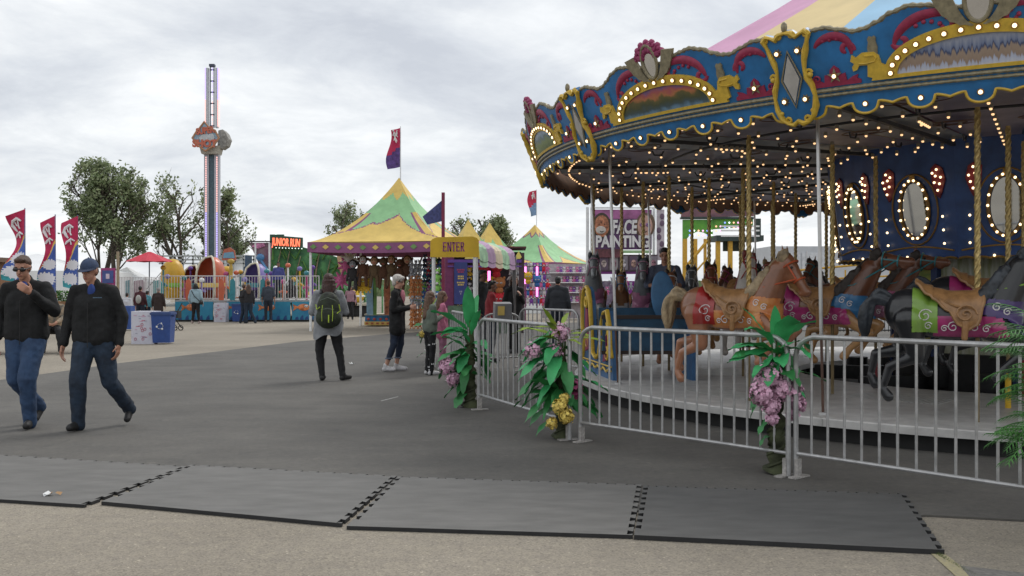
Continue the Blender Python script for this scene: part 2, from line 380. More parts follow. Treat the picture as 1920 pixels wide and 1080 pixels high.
# lunette
LW, LH = .66, .30
def arch(k, g=0): a = pi * k; return (-(LW + g) * cos(a), .075 + (LH + g) * sin(a) ** .85)
ks = [i / 40 for i in range(41)]
mb = MB(); inner = [arch(k, -.03) for k in ks]; outer = [arch(k, .075) for k in ks]
mb.strip(outer, inner, .03, .055, SM); mb.strip([(s, .09) for s in [(-LW + i * LW / 10) for i in range(21)]], [(s, .06) for s in [(-LW + i * LW / 10) for i in range(21)]], .03, .056, SM)
def wing(sg):
    o = [(.66, .06), (.84, .06), (.83, .085), (.87, .10), (.86, .20), (.93, .205), (.95, .17), (.985, .16), (.99, .20), (.97, .225), (1.0, .25), (.985, .30), (.955, .275), (.90, .31), (.80, .305), (.765, .27), (.75, .20), (.70, .17), (.62, .20), (.64, .08)]
    mb.prism([(sg * a, b) for a, b in (o if sg > 0 else o[::-1])], .03, .058, SM)
    mb.tube([SM(sg * a, b, .06) for a, b in ((.93, .22), (.86, .215), (.80, .225), (.785, .25), (.80, .275), (.88, .28))], .008, 5)
wing(1); wing(-1)
me_lun = mb.mesh('lunette_frame')
mb = MB(); mb.strip(inner[1:-1], [(a, .076) for a, b in inner[1:-1]], .03, .04, SM); me_pic = mb.mesh('lunette_picture')
def spiral(c, r, a0, turns, n=14, sg=1, sq=1): return [(c[0] + sg * r * (1 - .8 * i / n) * cos(a0 + turns * 2 * pi * i / n), c[1] + sq * r * (1 - .8 * i / n) * sin(a0 + turns * 2 * pi * i / n)) for i in range(n + 1)]
def bez(p, n=12):
    o = []
    for i in range(n + 1):
        t = i / n; q = list(p)
        while len(q) > 1: q = [(a[0] + (b[0] - a[0]) * t, a[1] + (b[1] - a[1]) * t) for a, b in zip(q, q[1:])]
        o.append(q[0])
    return o
def scroll(mb, path, r0, r1, n0=.032, fn=SM, flat=.45):
    k = len(path); mb.tube([fn(a, b, n0) for a, b in path], [r0 + (r1 - r0) * (sin(pi * i / (k - 1)) ** .8) for i in range(k)], 7, flat=.5 if flat else 1, nrm=[(fn(a, b, 1) - fn(a, b, 0)) for a, b in path])
pcs = []
for sg in (1, -1):
    mb = MB(); p = bez([(.16, .50), (.22, .56), (.42, .62), (.58, .50), (.62, .42), (.64, .33)], 16); scroll(mb, [(sg * a, b) for a, b in p], .010, .044)
    scroll(mb, [(sg * a, b) for a, b in spiral((.58, .36), .075, .2, .75, sq=-1)], .018, .026)
    scroll(mb, [(sg * a, b) for a, b in spiral((.24, .44), .065, 1.6, .8, sq=1)], .016, .024)
    for q in (.28, .34, .40, .46): mb.sph(SM(sg * q, .50 - abs(q - .38) * .4, .034), .02, 7, 5)
    pcs.append(('crimson_scroll', mb.mesh(), CRIM))
    mb = MB(); p = bez([(.99, .31), (.98, .42), (1.02, .50), (1.16, .53), (1.26, .48), (1.30, .41)], 14); scroll(mb, [(sg * a, b) for a, b in p], .012, .040)
    scroll(mb, [(sg * a, b) for a, b in spiral((1.03, .355), .07, 2.9, .75, sq=-1)], .018, .024)
    for q in (1.10, 1.16, 1.22): mb.sph(SM(sg * q, .46, .034), .018, 7, 5)
    pcs.append(('crimson_scroll', mb.mesh(), CRIM))
    cs = 1.15; mb = MB()
    mb.prism([(sg * (cs + a), b) for a, b in ((-.22, .055), (.22, .055), (.22, .085), (.19, .10), (.20, .13), (.15, .12), (.10, .09), (.09, .16), (.05, .15), (.04, .20), (0, .235), (-.04, .20), (-.05, .15), (-.09, .16), (-.10, .09), (-.15, .12), (-.20, .135), (-.19, .10), (-.22, .085))][::sg], .03, .046, SM)
    mb.tube([SM(sg * (cs + a), b, .045) for a, b in spiral((.16, .13), .035, 0, 1.2)], .009, 5)
    pcs.append(('flower_spray', mb.mesh(), CRIM))
    c0 = .81; mb = MB()
    mb.prism([(sg * (c0 + a), b) for a, b in ((-.035, .42), (-.02, .44), (0, .43), (.02, .44), (.035, .42), (.03, .39), (.042, .34), (.035, .28), (.012, .235), (0, .21), (-.012, .235), (-.035, .28), (-.042, .34), (-.03, .39))][::-sg], .03, .05, SM)
    pcs.append(('gilt_vase', mb.mesh(), BEIGE)); mb = MB(); pts2 = []
    for i in range(10): a = pi / 2 + i * pi / 5; r_ = .068 if i % 2 == 0 else .026; pts2.append((1.15 + r_ * cos(a), .145 + r_ * sin(a)))
    mb.prism([(sg * a, b) for a, b in pts2][::-sg], .046, .056, SM); pcs.append(('gilt_star', mb.mesh(), BEIGE)); mb = MB()
    lf = bez([(.03, .42), (.10, .45), (.14, .54), (.20, .70)], 10); lb = bez([(.05, .41), (.20, .42), (.29, .52), (.34, .68)], 10)
    mb.strip([(sg * a, b) for a, b in lf], [(sg * a, b + .012 * (i % 2)) for i, (a, b) in enumerate(lb)], .03, .065, SM); pcs.append(('gilt_leaf', mb.mesh(), BEIGE))
mb = MB(); mb.tube([SM(.097 * cos(a), .61 + .17 * sin(a), .055) for a in [2 * pi * i / 22 for i in range(22)]], .018, 6, closed=True)
pcs.append(('crest_ring', mb.mesh(), BEIGE))
mb = MB()
for a in range(-3, 4):
    an = a * .44; c1 = (.09 * sin(an), .64 + .09 * cos(an)); c2 = (.185 * sin(an), .65 + .16 * cos(an)); mb.cap(SM(*c1, .03), SM(*c2, .03), .042, .028, 8); mb.sph(SM(c2[0], c2[1], .03), .033, 8, 6)
    for q in (-1, 1): mb.sph(SM(c2[0] * .9 + q * .028, c2[1] - .03, .04), .026, 7, 5)
me_flame = mb.mesh('crest_flames')
mb = MB(); el = [(.088 * cos(2 * pi * i / 24), .61 + .16 * sin(2 * pi * i / 24)) for i in range(24)]; mb.prism(el, .02, .05, SM); me_cm = mb.mesh('crest_mirror')
# shield at the joint (drawn about s = 0, placed half a section on)
hw = [(-.20, 0), ]
SH = [(.0, -.23), (.05, -.26), (.11, -.245), (.165, -.19), (.20, -.10), (.205, 0), (.19, .09), (.155, .17), (.14, .26), (.15, .34), (.175, .42), (.20, .50), (.225, .565), (.19, .60), (.15, .585), (.10, .56), (.06, .60), (.0, .61)]
full = SH + [(-a, b) for a, b in SH[-2:0:-1]]
mb = MB(); mb.prism(full, -.0, .06, SM); me_shp = mb.mesh('shield_panel')
mb = MB(); k_ = len(full)
mb.tube([SM(a * .93, b * .96 + .005, .065) for a, b in full], [.032 + .010 * sin(i * 2.1) for i in range(k_)], 8, closed=True, flat=.7)
for sg in (1, -1):
    for (a, b) in ((.19, .55), (.165, .21), (.09, -.20), (.06, .56)): mb.tube([SM(sg * x_, y_, .07) for x_, y_ in spiral((a, b), .032, 0, 1.1, 10)], .013, 6)
    mb.sph(SM(sg * .175, .19, .07), .028, 8, 6); mb.sph(SM(sg * .15, -.13, .07), .022, 8, 6)
me_shf = mb.mesh('shield_frame')
mb = MB(); dm = [(0, .385), (.075, .17), (0, -.045), (-.075, .17)]; mb.prism(dm[::-1], .06, .078, SM); me_dia = mb.mesh('diamond_mirror')
mb = MB(); d2 = [(a * 1.28, .17 + (b - .17) * 1.2) for a, b in dm]
mb.tube([SM(a, b, .07) for a, b in d2], .010, 6, closed=True)
for (a, b) in ((.095, .42), (-.095, .42), (.10, -.02), (-.10, -.02)):
    o_ = []
    for i in range(16): an = 2 * pi * i / 16; r_ = .045 if i % 2 else .026; o_.append((a + r_ * cos(an), b + r_ * sin(an)))
    mb.prism(o_, .06, .068, SM)
mb.sph(SM(0, .64, .05), (.03, .03, .05), 8, 6)
me_she = mb.mesh('shield_stars')
# pictures
def picmat(name, kind):
    m = bpy.data.materials.new(name); m.use_nodes = True; t = m.node_tree; b = t.nodes['Principled BSDF']; b.inputs['Roughness'].default_value = .5
    tc = t.nodes.new('ShaderNodeTexCoord'); sep = t.nodes.new('ShaderNodeSeparateXYZ'); t.links.new(tc.outputs['Object'], sep.inputs[0])
    n = t.nodes.new('ShaderNodeTexNoise'); n.inputs['Detail'].default_value = 6; mp = t.nodes.new('ShaderNodeMapping')
    mp.inputs['Scale'].default_value = (1, 22, 1.4) if kind == 'snow' else (1, 5, 6); n.inputs['Scale'].default_value = 1.6
    t.links.new(tc.outputs['Object'], mp.inputs[0]); t.links.new(mp.outputs[0], n.inputs[0])
    a = t.nodes.new('ShaderNodeMath'); a.operation = 'MULTIPLY_ADD'; a.inputs[1].default_value = .20 if kind == 'snow' else .16; t.links.new(n.outputs[0], a.inputs[0]); t.links.new(sep.outputs[2], a.inputs[2])
    mr = t.nodes.new('ShaderNodeMapRange'); mr.inputs[1].default_value = 3.40; mr.inputs[2].default_value = 3.70; t.links.new(a.outputs[0], mr.inputs[0])
    r = t.nodes.new('ShaderNodeValToRGB'); t.links.new(mr.outputs[0], r.inputs[0]); el = r.color_ramp.elements
    st = {'snow': [(0, (.50, .54, .66)), (.16, (.42, .46, .60)), (.22, (.30, .22, .17)), (.42, (.34, .26, .20)), (.5, (.04, .06, .14)), (.56, (.16, .20, .32)), (.75, (.30, .33, .42)), (1, (.24, .26, .36))],
          'sunset': [(0, (.12, .22, .33)), (.14, (.05, .08, .09)), (.28, (.06, .07, .03)), (.42, (.12, .10, .03)), (.5, (.42, .16, .06)), (.6, (.38, .09, .09)), (.72, (.20, .10, .22)), (1, (.10, .08, .16))],
          'meadow': [(0, (.10, .14, .05)), (.3, (.20, .26, .10)), (.5, (.14, .20, .22)), (.62, (.30, .40, .50)), (.8, (.42, .50, .60)), (1, (.30, .40, .55))]}[kind]
    while len(el) < len(st): el.new(.5)
    for q, (p, c) in zip(el, st): q.position = p; q.color = (*c, 1)
    t.links.new(r.outputs[0], b.inputs['Base Color']); return m
PM = [picmat('painted_meadow', 'meadow'), picmat('painted_sunset_hills', 'sunset'), picmat('painted_snowy_forest', 'snow')]
# bulbs
bm_ = MB(); bm_.sph((0, 0, 0), (.018, .018, .018), 8, 6); me_bulb = bm_.mesh('bulb'); me_bulb.materials.append(BULB)
secb = []
for i in range(17): a, b = arch((i + .35) / 16.7, .02); secb.append((a, b, .068))
for sg in (1, -1): secb.append((sg * 1.15, .145, .07))
for i in range(5): secb.append(((i - 2) * .461, -.135, .038))
secs = [(HS + a, b, .085) for a, b in ((.095, .42), (-.095, .42), (.10, -.02), (-.10, -.02))]
sockmb = MB()
for a, b, n in secb + secs: c = SM(a, b, n - .016); d = SM(a, b, n + .002); sockmb.cyl(c, d, .030, .026, 8)
me_sock = sockmb.mesh('bulb_sockets')
rest = MB(); vis = []
for k in range(14):
    th = TH0 + k * DT
    br = ob_ = link('rounding_board', me_board, BLUEP, car, (0, 0, 0), (0, 0, th))
    for nm, me, mt in (('board_back', me_back, BROWN), ('top_moulding', me_rope, BEIGE), ('band_moulding', me_line, BEIGE), ('hem_trim', me_hem, GOLD), ('lunette_frame', me_lun, GOLD), ('crest_flames', me_flame, mat('magenta_paint', (.30, .035, .12), .5, 0, .15)), ('crest_mirror', me_cm, MIRROR), ('bulb_sockets', me_sock, SOCK)) + tuple(pcs):
        link(nm, me, mt, br)
    pm = me_pic.copy(); link('lunette_picture', pm, PM[k % 3], br)
    for nm, me, mt in (('shield_panel', me_shp, BLUEP), ('shield_frame', me_shf, GOLD), ('diamond_mirror', me_dia, mat('frosted_diamond', (.45, .43, .40), .4, 0, .1)), ('shield_stars', me_she, BEIGE)):
        link(nm, me, mt, br, (0, 0, 0), (0, 0, DT / 2))
    for a, b, n in secb + secs:
        p = SM(a, b, n); w = Matrix.Rotation(th, 4, 'Z') @ p + CC; px = 960 + 1800 * w.x / max(w.y, .1); facing = (p.x * cos(th) - p.y * sin(th))
        nd = Vector((cos(th + a / R0), sin(th + a / R0), 0)).dot(Vector((-w.x, -w.y, 0)))
        vis.append((w.length if (-5 < px < 1925 and nd > 0) else 99 + k, k, p, br))
vis.sort(key=lambda q: q[0])
for i, (d, k, p, br) in enumerate(vis):
    if i < 100: link('bulb', me_bulb, BULB, br, p)
    else: M = Matrix.Rotation(TH0 + k * DT, 4, 'Z'); rest.sph(M @ p, .018, 7, 5)
# canopy
CCOL = [mat('canvas_pink', (.58, .30, .46), .75, 0, .06, 2, trans=0), mat('canvas_cream', (.66, .52, .26), .75, 0, .06, 2), mat('canvas_sky_blue', (.26, .47, .66), .75, 0, .06, 2)]
mb = MB()
for k in range(28):
    mb.mi = k % 3; n = 6
    a0 = TH0 + k * pi / 14 + DT / 2; a1 = a0 + pi / 14
    prof = [(6.82, 3.50), (6.5, 3.72), (5.6, 4.22), (4.6, 4.78), (3.6, 5.36), (2.5, 6.05), (1.3, 6.95), (.35, 7.75), (.05, 7.9)]
    vs = []
    for (r, z) in prof:
        for i in range(n + 1):
            a = a0 + (a1 - a0) * i / n; sag = 1 - .012 * sin(pi * i / n) * (r / 6.8); vs.append((r * sag * cos(a), r * sag * sin(a), z - .03 * sin(pi * i / n)))
    mb.add(vs, [(j * (n + 1) + i, j * (n + 1) + i + 1, (j + 1) * (n + 1) + i + 1, (j + 1) * (n + 1) + i) for j in range(len(prof) - 1) for i in range(n)])
ob('canopy', mb, CCOL, car)
# ceiling: painted panels, sweeps, cranks, rings
CEIL = mat('ceiling_panel', (.46, .49, .52), .40, .2, .3, 1.3, dark=(.17, .19, .21)); DARK = mat('sweep_black', (.05, .05, .055), .45, .2, .2)
mb = MB()
for k in range(28):
    mb.mi = 0 if k % 2 else 1; a0 = k * pi / 14; a1 = a0 + pi / 14; mb.add([(r * cos(a), r * sin(a), z) for r, z in ((6.62, 3.30), (2.55, 3.34)) for a in (a0 + .004, a1 - .004)], [(0, 1, 3, 2)])
ob('ceiling', mb, [CEIL, mat('ceiling_panel_violet', (.36, .33, .42), .40, .2, .3, 1.7, dark=(.14, .13, .19))], car, False)
mb = MB()
for k in range(14):
    a = TH0 + DT / 2 + k * DT; d = Vector((cos(a), sin(a), 0)); M = Matrix.Rotation(a, 4, 'Z'); mb.M = M; mb.box((4.6, 0, 3.275), (4.1, .05, .045)); mb.M = Matrix()
for k in range(28):
    mb.M = Matrix.Rotation(TH0 + k * pi / 14 + .11, 4, 'Z')
    for r in (3.4, 4.45, 5.56): mb.tube([(r - .08, 0, 3.255), (r - .05, 0, 3.20), (r + .05, 0, 3.20), (r + .08, 0, 3.255)], .012, 6)
mb.M = Matrix()
mb.tube([(5.05 * cos(2 * pi * i / 56), 5.05 * sin(2 * pi * i / 56), 3.27) for i in range(56)], .016, 6, closed=True)
ob('sweep_frame', mb, DARK, car)
for k in range(28):
    for r, sz in ((5.75, .34), (4.2, .28)):
        a = TH0 + (k + .5) * pi / 14; c = Vector((r * cos(a), r * sin(a), 3.285))
        mb = MB()
        for q in (1.0, .6):
            mb.M = Matrix.Translation(c) @ Matrix.Rotation(a, 4, 'Z'); mb.tube([(sz * q * .5 * cos(t), sz * q * sin(t), 0) for t in [2 * pi * i / 20 for i in range(20)]], .013, 5, closed=True, flat=.4, nrm=(0, 0, 1))
        mb.M = Matrix(); ob('ceiling_rosette', mb, mat('rosette_brown', (.13, .06, .035), .5), car)
sk = MB(); cei = MB(); r4 = random.Random(5)
def cbulb(p):
    cei.sph(p, (.016, .016, .013), 7, 5); sk.cyl(p + Vector((0, 0, .008)), p + Vector((0, 0, .05)), .024, .020, 6)
for k in range(28):
    a = TH0 + k * pi / 14
    for j in range(12): r = 2.85 + j * .325 + .16 * (k % 2); cbulb(Vector((r * cos(a), r * sin(a), 3.19)))
    for j in range(6): aa = a + (.5 + (j - 2.5) * .14) * pi / 14; cbulb(Vector((6.42 * cos(aa), 6.42 * sin(aa), 3.2)))
    if k % 2:
        for j in range(6): aa = a + .11; r = 5.1 + j * .08; cbulb(Vector((r * cos(aa), r * sin(aa), 3.12)))
    for j in range(11): aa = a + (.35 + .3 * (j % 2)) * pi / 14; r = 2.8 + j * .33; cbulb(Vector((r * cos(aa), r * sin(aa), 3.2)))
WARM = noem(mat('warm_lamp', (1, .7, .4), .4, 0, 0, emit=(1, .60, .30), es=1.15)); co_ = ob('ceiling_bulbs', cei, WARM, car); co_['kind'] = 'stuff'
so_ = ob('ceiling_sockets', sk, mat('porcelain_socket', (.30, .26, .20), .4), car); so_['kind'] = 'stuff'
# centre drum
def DM(a, z, n=0): r = 2.43 + (z - 1.89) / (3.2 - 1.89) * .17 + n; return Vector((r * cos(a), r * sin(a), z))
NAVY = mat('drum_navy', (.03, .085, .28), .4, 0, .25, 3)
mb = MB()
for k in range(14):
    a0 = TH0 + DT / 2 + k * DT; a1 = a0 + DT; mb.add([DM(a0, 1.86), DM(a1, 1.86), DM(a1, 3.34), DM(a0, 3.34)], [(0, 1, 2, 3)])
drum = ob('centre_drum', mb, NAVY, car, False)
def FM(k, s, z, n=0):   # flat facet coords
    a = TH0 + DT + k * DT; h = DT / 2; rr = DM(0, z).x * cos(h) + n; return Vector((rr * cos(a) - s * sin(a), rr * sin(a) + s * cos(a), z))
mir = MB(); fr = MB(); gl = MB(); red = [MB(), MB()]
E_ = [(.17 * cos(2 * pi * i / 28), 2.50 + .34 * sin(2 * pi * i / 28)) for i in range(28)]
mir.add([FM(0, 0, 2.5, .012)] + [FM(0, a, b, .012) for a, b in E_], [(0, 1 + i, 1 + (i + 1) % 28) for i in range(28)])
fr.tube([FM(0, a * 1.18, 2.5 + (b - 2.5) * 1.1, .02) for a, b in E_], .024, 6, closed=True); fr.tube([FM(0, a * 1.9, 2.5 + (b - 2.5) * 1.34, .012) for a, b in E_], .012, 6, closed=True)
for j, sg in enumerate((1, -1)): red[j].prism([(sg * a, b) for a, b in ((.26, 3.0), (.33, 3.06), (.42, 3.0), (.45, 2.85), (.40, 2.70), (.36, 2.62), (.30, 2.68), (.27, 2.8))][::sg], .0, .02, lambda x_, y_, d_: FM(0, x_, y_, d_))
gl.tube([FM(0, -.53 + 1.06 * i / 24, 1.86 + .018 * abs(sin(i * pi / 4)), .012) for i in range(25)], .016, 6)
kn = MB(); kn.box(FM(0, 0, 2.90, .03), (.05, .05, .08))
ar = MB(); ar.tube([FM(0, -.5 + i * .1, 1.96 + .06 * sin(pi * i / 10), .01) for i in range(11)], .012, 6)
dms = [('drum_mirror', mir.mesh(), mat('silvered_mirror', (.62, .65, .68), .04, 1, 0)), ('mirror_frame', fr.mesh(), mat('old_gold', (.24, .14, .04), .5, .2, .2)), ('drum_ornament', red[0].mesh(), mat('drum_crimson', (.16, .012, .02), .5)), ('drum_ornament', red[1].mesh(), MATS['drum_crimson']), ('drum_trim', gl.mesh(), mat('trim_gold', (.33, .20, .05), .5, .2, .2)), ('mirror_knob', kn.mesh(), MATS['trim_gold']), ('drum_arc', ar.mesh(), MATS['trim_gold'])]
for k in range(14):
    for nm, me, mt in dms: link(nm, me, mt, drum, None, (0, 0, k * DT))
    for i in range(18): t = 2 * pi * i / 18; p = FM(k, .20 * cos(t), 2.5 + .375 * sin(t), .05); rest.sph(p, .017, 7, 5)
    for sg in (1, -1):
        for (a, b) in [(.30, 2.94), (.36, 2.98), (.34, 2.90), (.41, 2.88), (.32, 2.82), (.39, 2.80), (.36, 2.72)]: rest.sph(FM(k, sg * a, b, .05), .016, 7, 5)
        for b in (2.05, 2.22, 2.39): rest.sph(FM(k, sg * .40, b, .05), .016, 7, 5)
    rest.sph(FM(k, -.13, 1.89, .05), .016, 7, 5); rest.sph(FM(k, .13, 1.89, .05), .016, 7, 5)
bo = ob('bulbs', rest, BULB, car); bo['kind'] = 'stuff'
# core below the drum
SCN = mat('painted_core_green_gold', (.46, .40, .06), .55, 0, .3, 2, dark=(.14, .24, .05), stretch=(1, 1, 4)); SCW = mat('painted_core_waterfall', (.70, .72, .66), .5, 0, .3, 3, dark=(.30, .32, .12), stretch=(6, 6, .6))
mb = MB()
for k in range(10):
    a0 = 3.62 + k * 2 * pi / 10; a1 = a0 + 2 * pi / 10; mb.mi = 1 if k % 2 == 0 else 0; r = 1.62; mb.add([(r * cos(a0), r * sin(a0), .5), (r * cos(a1), r * sin(a1), .5), (r * cos(a1), r * sin(a1), 1.9), (r * cos(a0), r * sin(a0), 1.9)], [(0, 1, 2, 3)])
ob('core_panels', mb, [SCN, SCW], car, False)
mb = MB()
for k in range(10): a = 3.62 + k * 2 * pi / 10; mb = MB(); mb.box((0, 0, 1.05), (.08, .10, 1.75)); ob('core_post', mb, mat('post_blue', (.012, .035, .14), .5), car, False, (1.66 * cos(a), 1.66 * sin(a), 0), (0, 0, a))
mb = MB()
for k in range(8):
    a = .3 + k * pi / 4; mb.M = Matrix.Rotation(a, 4, 'Z'); mb.box((1.9, .2, .2), (1.7, .16, .2)); mb.box((1.5, .3, .35), (.5, .4, .4)); mb.cyl((2.2, -.3, .12), (2.2, -.3, .4), .16, n=12)
mb.M = Matrix(); mb.lathe([(2.75, .0), (2.75, .16)], 40); mb.lathe([(0, .05), (1.7, .05), (1.7, .6), (0, .6)], 24)
ob('drive_machinery', mb, mat('pit_shade_black', (.013, .013, .014), .5, .3, .3), car)  # near-black paints the shade of the centre pit into drum and machinery
# platform
def pm_():
    m = mat('platform_plate', (.60, .59, .57), .5, .25, .14, 4, .15, 120, dark=(.42, .41, .40)); return m
mb = MB(); n = 112
def ring(r, z): return [(r * cos(2 * pi * i / n), r * sin(2 * pi * i / n), z) for i in range(n)]
rows = ring(3.02, .17) + ring(3.02, ZP) + ring(RP - .012, ZP) + ring(RP, ZP - .012) + ring(RP, .165) + ring(RP - .04, .165)
mb.add(rows, [(j * n + i, j * n + (i + 1) % n, (j + 1) * n + (i + 1) % n, (j + 1) * n + i) for j in range(5) for i in range(n)] + [(5 * n + i, 5 * n + (i + 1) % n, (i + 1) % n, i) for i in range(n)])
plat = ob('platform', mb, pm_(), car)
mb = MB()
for k in range(14):
    a = TH0 + DT / 2 + k * DT; mb.M = Matrix.Rotation(a, 4, 'Z'); mb.box((RP - .10, -.02, ZP + .003), (.2, .006, .004)); mb.box((RP + .003, 0, .205), (.006, .012, .07))
    for j in range(20): mb.box((5.35 - j * .001, .12 + j * .055, ZP + .003), (.5, .018, .005)) if k % 2 == 0 else mb.box((4.2, -.6 + j * .055, ZP + .003), (.6, .018, .005))
mb.M = Matrix(); ob('platform_ribs', mb, mat('rib_light', (.52, .52, .50), .4, .5, .1), plat, False)
# black skirt standing in for the shaded void under the platform, plus radial beams
mb = MB()
mb.lathe([(6.22, .0), (6.22, .163)], 112, a0=.0)
for k in range(28): a = k * pi / 14; mb.M = Matrix.Rotation(a, 4, 'Z'); mb.box((4.6, 0, .11), (3.0, .08, .09))
mb.M = Matrix(); ob('under_frame_void', mb, mat('under_void_black', (.012, .012, .012), .8), car)
# rim poles
for i, a in enumerate([193.7, 226.3, 166, 257, 140, 112, 84, 56, 28, 0, 285, 315, 338]):
    a = radians(a); r = 6.05; mb = MB(); p = Vector((r * cos(a), r * sin(a), 0)); q = Vector(((r + .12) * cos(a), (r + .12) * sin(a), 3.3)); mid = p.lerp(q, .30)
    mb.cyl(mid + Vector((0, 0, 0)), q, .019, n=8); mb.mi = 1; mb.cyl(p + Vector((0, 0, ZP)), mid, .014, n=8); mb.mi = 0; mb.cyl(p + Vector((0, 0, ZP)), p + Vector((0, 0, ZP + .02)), .045, n=10)
    ob('rim_pole', mb, [SILVER, mat('rust_dark', (.10, .055, .04), .7, .2, .2)], car)
# ================================================================ CAROUSEL HORSES
def paint(n, c, ro=.32, v=.15): return mat(n, c, ro, 0, v, 6, coat=.35)
def painted_body(name, top_, bot, z0=-.12, z1=.10):
    m = paint(name, top_); t = m.node_tree; b = t.nodes['Principled BSDF']
    if b.inputs['Base Color'].links and len(t.nodes) < 12:
        src = b.inputs['Base Color'].links[0].from_socket; tc = t.nodes.new('ShaderNodeTexCoord'); sp = t.nodes.new('ShaderNodeSeparateXYZ'); t.links.new(tc.outputs['Object'], sp.inputs[0])
        mr = t.nodes.new('ShaderNodeMapRange'); mr.inputs[1].default_value = z0; mr.inputs[2].default_value = z1; t.links.new(sp.outputs[2], mr.inputs[0])
        x = t.nodes.new('ShaderNodeMix'); x.data_type = 'RGBA'; t.links.new(mr.outputs[0], x.inputs[0]); x.inputs[6].default_value = (*bot, 1); t.links.new(src, x.inputs[7]); t.links.new(x.outputs[2], b.inputs['Base Color'])
    return m
HP = {'up': dict(n0=(.42, 0, .12), n1=(.56, 0, .50), pol=(.60, 0, .61), nose=(.80, 0, .36)),
      'tuck': dict(n0=(.38, 0, .12), n1=(.52, 0, .44), pol=(.60, 0, .53), nose=(.79, 0, .22)),
      'out': dict(n0=(.42, 0, .12), n1=(.60, 0, .44), pol=(.68, 0, .54), nose=(.98, 0, .50))}
HC = {}
def horse_mesh(kind, legs=0):
    if (kind, legs) in HC: return HC[kind, legs]
    h = HP[kind]; V = Vector; m = MB()
    m.sph((0, 0, 0), (.44, .165, .19), 18, 12); m.sph((.33, 0, .02), (.21, .165, .225), 16, 12); m.sph((-.36, 0, .05), (.22, .175, .215), 16, 12)
    m.cap(h['n0'], h['n1'], .165, .105); m.cap(V(h['n0']) + V((.02, 0, -.06)), V(h['n1']) + V((.02, 0, -.03)), .13, .085); m.cap(h['n1'], h['pol'], .095, .070)
    pol, nose = V(h['pol']), V(h['nose']); d = (nose - pol).normalized(); q = pol.lerp(nose, .38) - V((0, 0, .035)) + V((-.02, 0, 0)) * (1 if kind == 'tuck' else 0)
    m.cap(pol, pol + d * .10, .070, .070); m.cap(pol + d * .06, nose, .068, .044); m.cap(pol + d * .06 + V((0, 0, -.03)), nose + V((0, 0, -.01)), .06, .04); m.sph(q, (.085, .048, .085), 12, 8); m.sph(nose + d * .012, (.055, .043, .055), 12, 8); m.sph(nose + V((-.02, 0, -.05)) + d * -.03, (.045, .036, .035), 10, 7)
    for s in (1, -1):
        m.cap(pol + V((-.02, s * .05, .05)), pol + V((-.03, s * .065, .15)), .026, .009, 8)
        fk = (.66, s * .10, -.17) if s > 0 else (.60, s * .10, -.24); ff = (.50, s * .10, -.36) if s > 0 else (.40, s * .10, -.42); fh = (.44, s * .10, -.44) if s > 0 else (.34, s * .10, -.50)
        if legs: fk = (.56, s * .10, -.28); ff = (.62, s * .10, -.52); fh = (.64, s * .1, -.60)
        m.cap((.38, s * .10, -.08), fk, .098, .055); m.cap(fk, ff, .052, .034); m.cap(ff, fh, .038, .048)
        hk = (-.44, s * .11, -.30) if s > 0 else (-.30, s * .11, -.34); hh = (-.66, s * .11, -.34) if s > 0 else (-.52, s * .11, -.44); hf = (-.70, s * .11, -.54) if s > 0 else (-.58, s * .11, -.64); ho = (-.66, s * .11, -.62) if s > 0 else (-.53, s * .11, -.71)
        m.cap((-.36, s * .10, -.02), hk, .135, .075); m.cap(hk, hh, .066, .043); m.cap(hh, hf, .041, .032); m.cap(hf, ho, .036, .050)
    body = remesh(m, .013, 4)
    mn = MB(); rr = random.Random(11)
    n0, n1 = V(h['n0']) + V((-.12, 0, .12)), V(h['n1']) + V((-.04, 0, .07))
    for i in range(60):
        t = rr.random(); base = n0.lerp(n1, t) if t < .8 else n1.lerp(pol + V((.03, 0, .09)), (t - .8) / .2); s = 1 if i % 2 else -1
        ln = rr.uniform(.18, .31) * (1 if t < .7 else .55); pts = []
        for j in range(6): u = j / 5; pts.append(base + V((-.35 * ln * u - .05 * sin(u * 5 + i) * u, s * (.045 + (.085 - .075 * t) * sin(pi * min(u, .8) * .62)) + rr.uniform(-.008, .008), .055 * sin(pi * u) - ln * u * .85)))
        mn.tube(pts, [.026, .036, .038, .034, .026, .010], 6, flat=.8)
    for j in range(14): base = n0.lerp(n1, j / 13); mn.sph(base + V((0, 0, -.01)), (.05, .045, .05), 8, 6)
    mane = remesh(mn, .010, 1)
    tl = MB()
    for i in range(22):
        a = rr.uniform(0, 6.28); r_ = rr.uniform(0, .05); pts = []
        for j in range(8): u = j / 7; wd = 1 + 1.1 * sin(pi * u); pts.append(V((-.52 - .25 * u ** .7 - .05 * sin(u * 4), 0, .14 + .07 * sin(pi * min(1, u * 1.5)) - .34 * u * u)) + V((cos(a) * r_ * .8, sin(a) * r_, cos(a) * r_)) * wd)
        tl.tube(pts, [.022, .028, .032, .034, .032, .026, .016, .006], 6)
    tail = remesh(tl, .012, 1)
    # saddle
    def lp(x, tb):
        for (a, b), (c, d) in zip(tb, tb[1:]):
            if x <= c: u = max(0, (x - a) / (c - a)); u = u * u * (3 - 2 * u); return b + (d - b) * u
        return tb[-1][1]
    def sadp(u, v, off=0):
        x = -.26 + .50 * u; am = radians(lp(u, [(0, 24), (.2, 48), (.45, 72), (.62, 104), (.74, 116), (.9, 104), (1, 56)])); a = (v * 2 - 1) * am
        ry, rz = .186 + .012 * (u < .3), .200 + .02 * (1 - u); rs = lp(u, [(0, .085), (.18, .035), (.5, .010), (.8, .02), (.93, .055), (1, .045)]) * max(0, cos(a)) ** 1.5
        return V((x - (.04 if u < .15 else 0) * cos(a), (ry + off) * sin(a), (rz + off) * cos(a) + rs + (.02 if u < .2 else 0)))
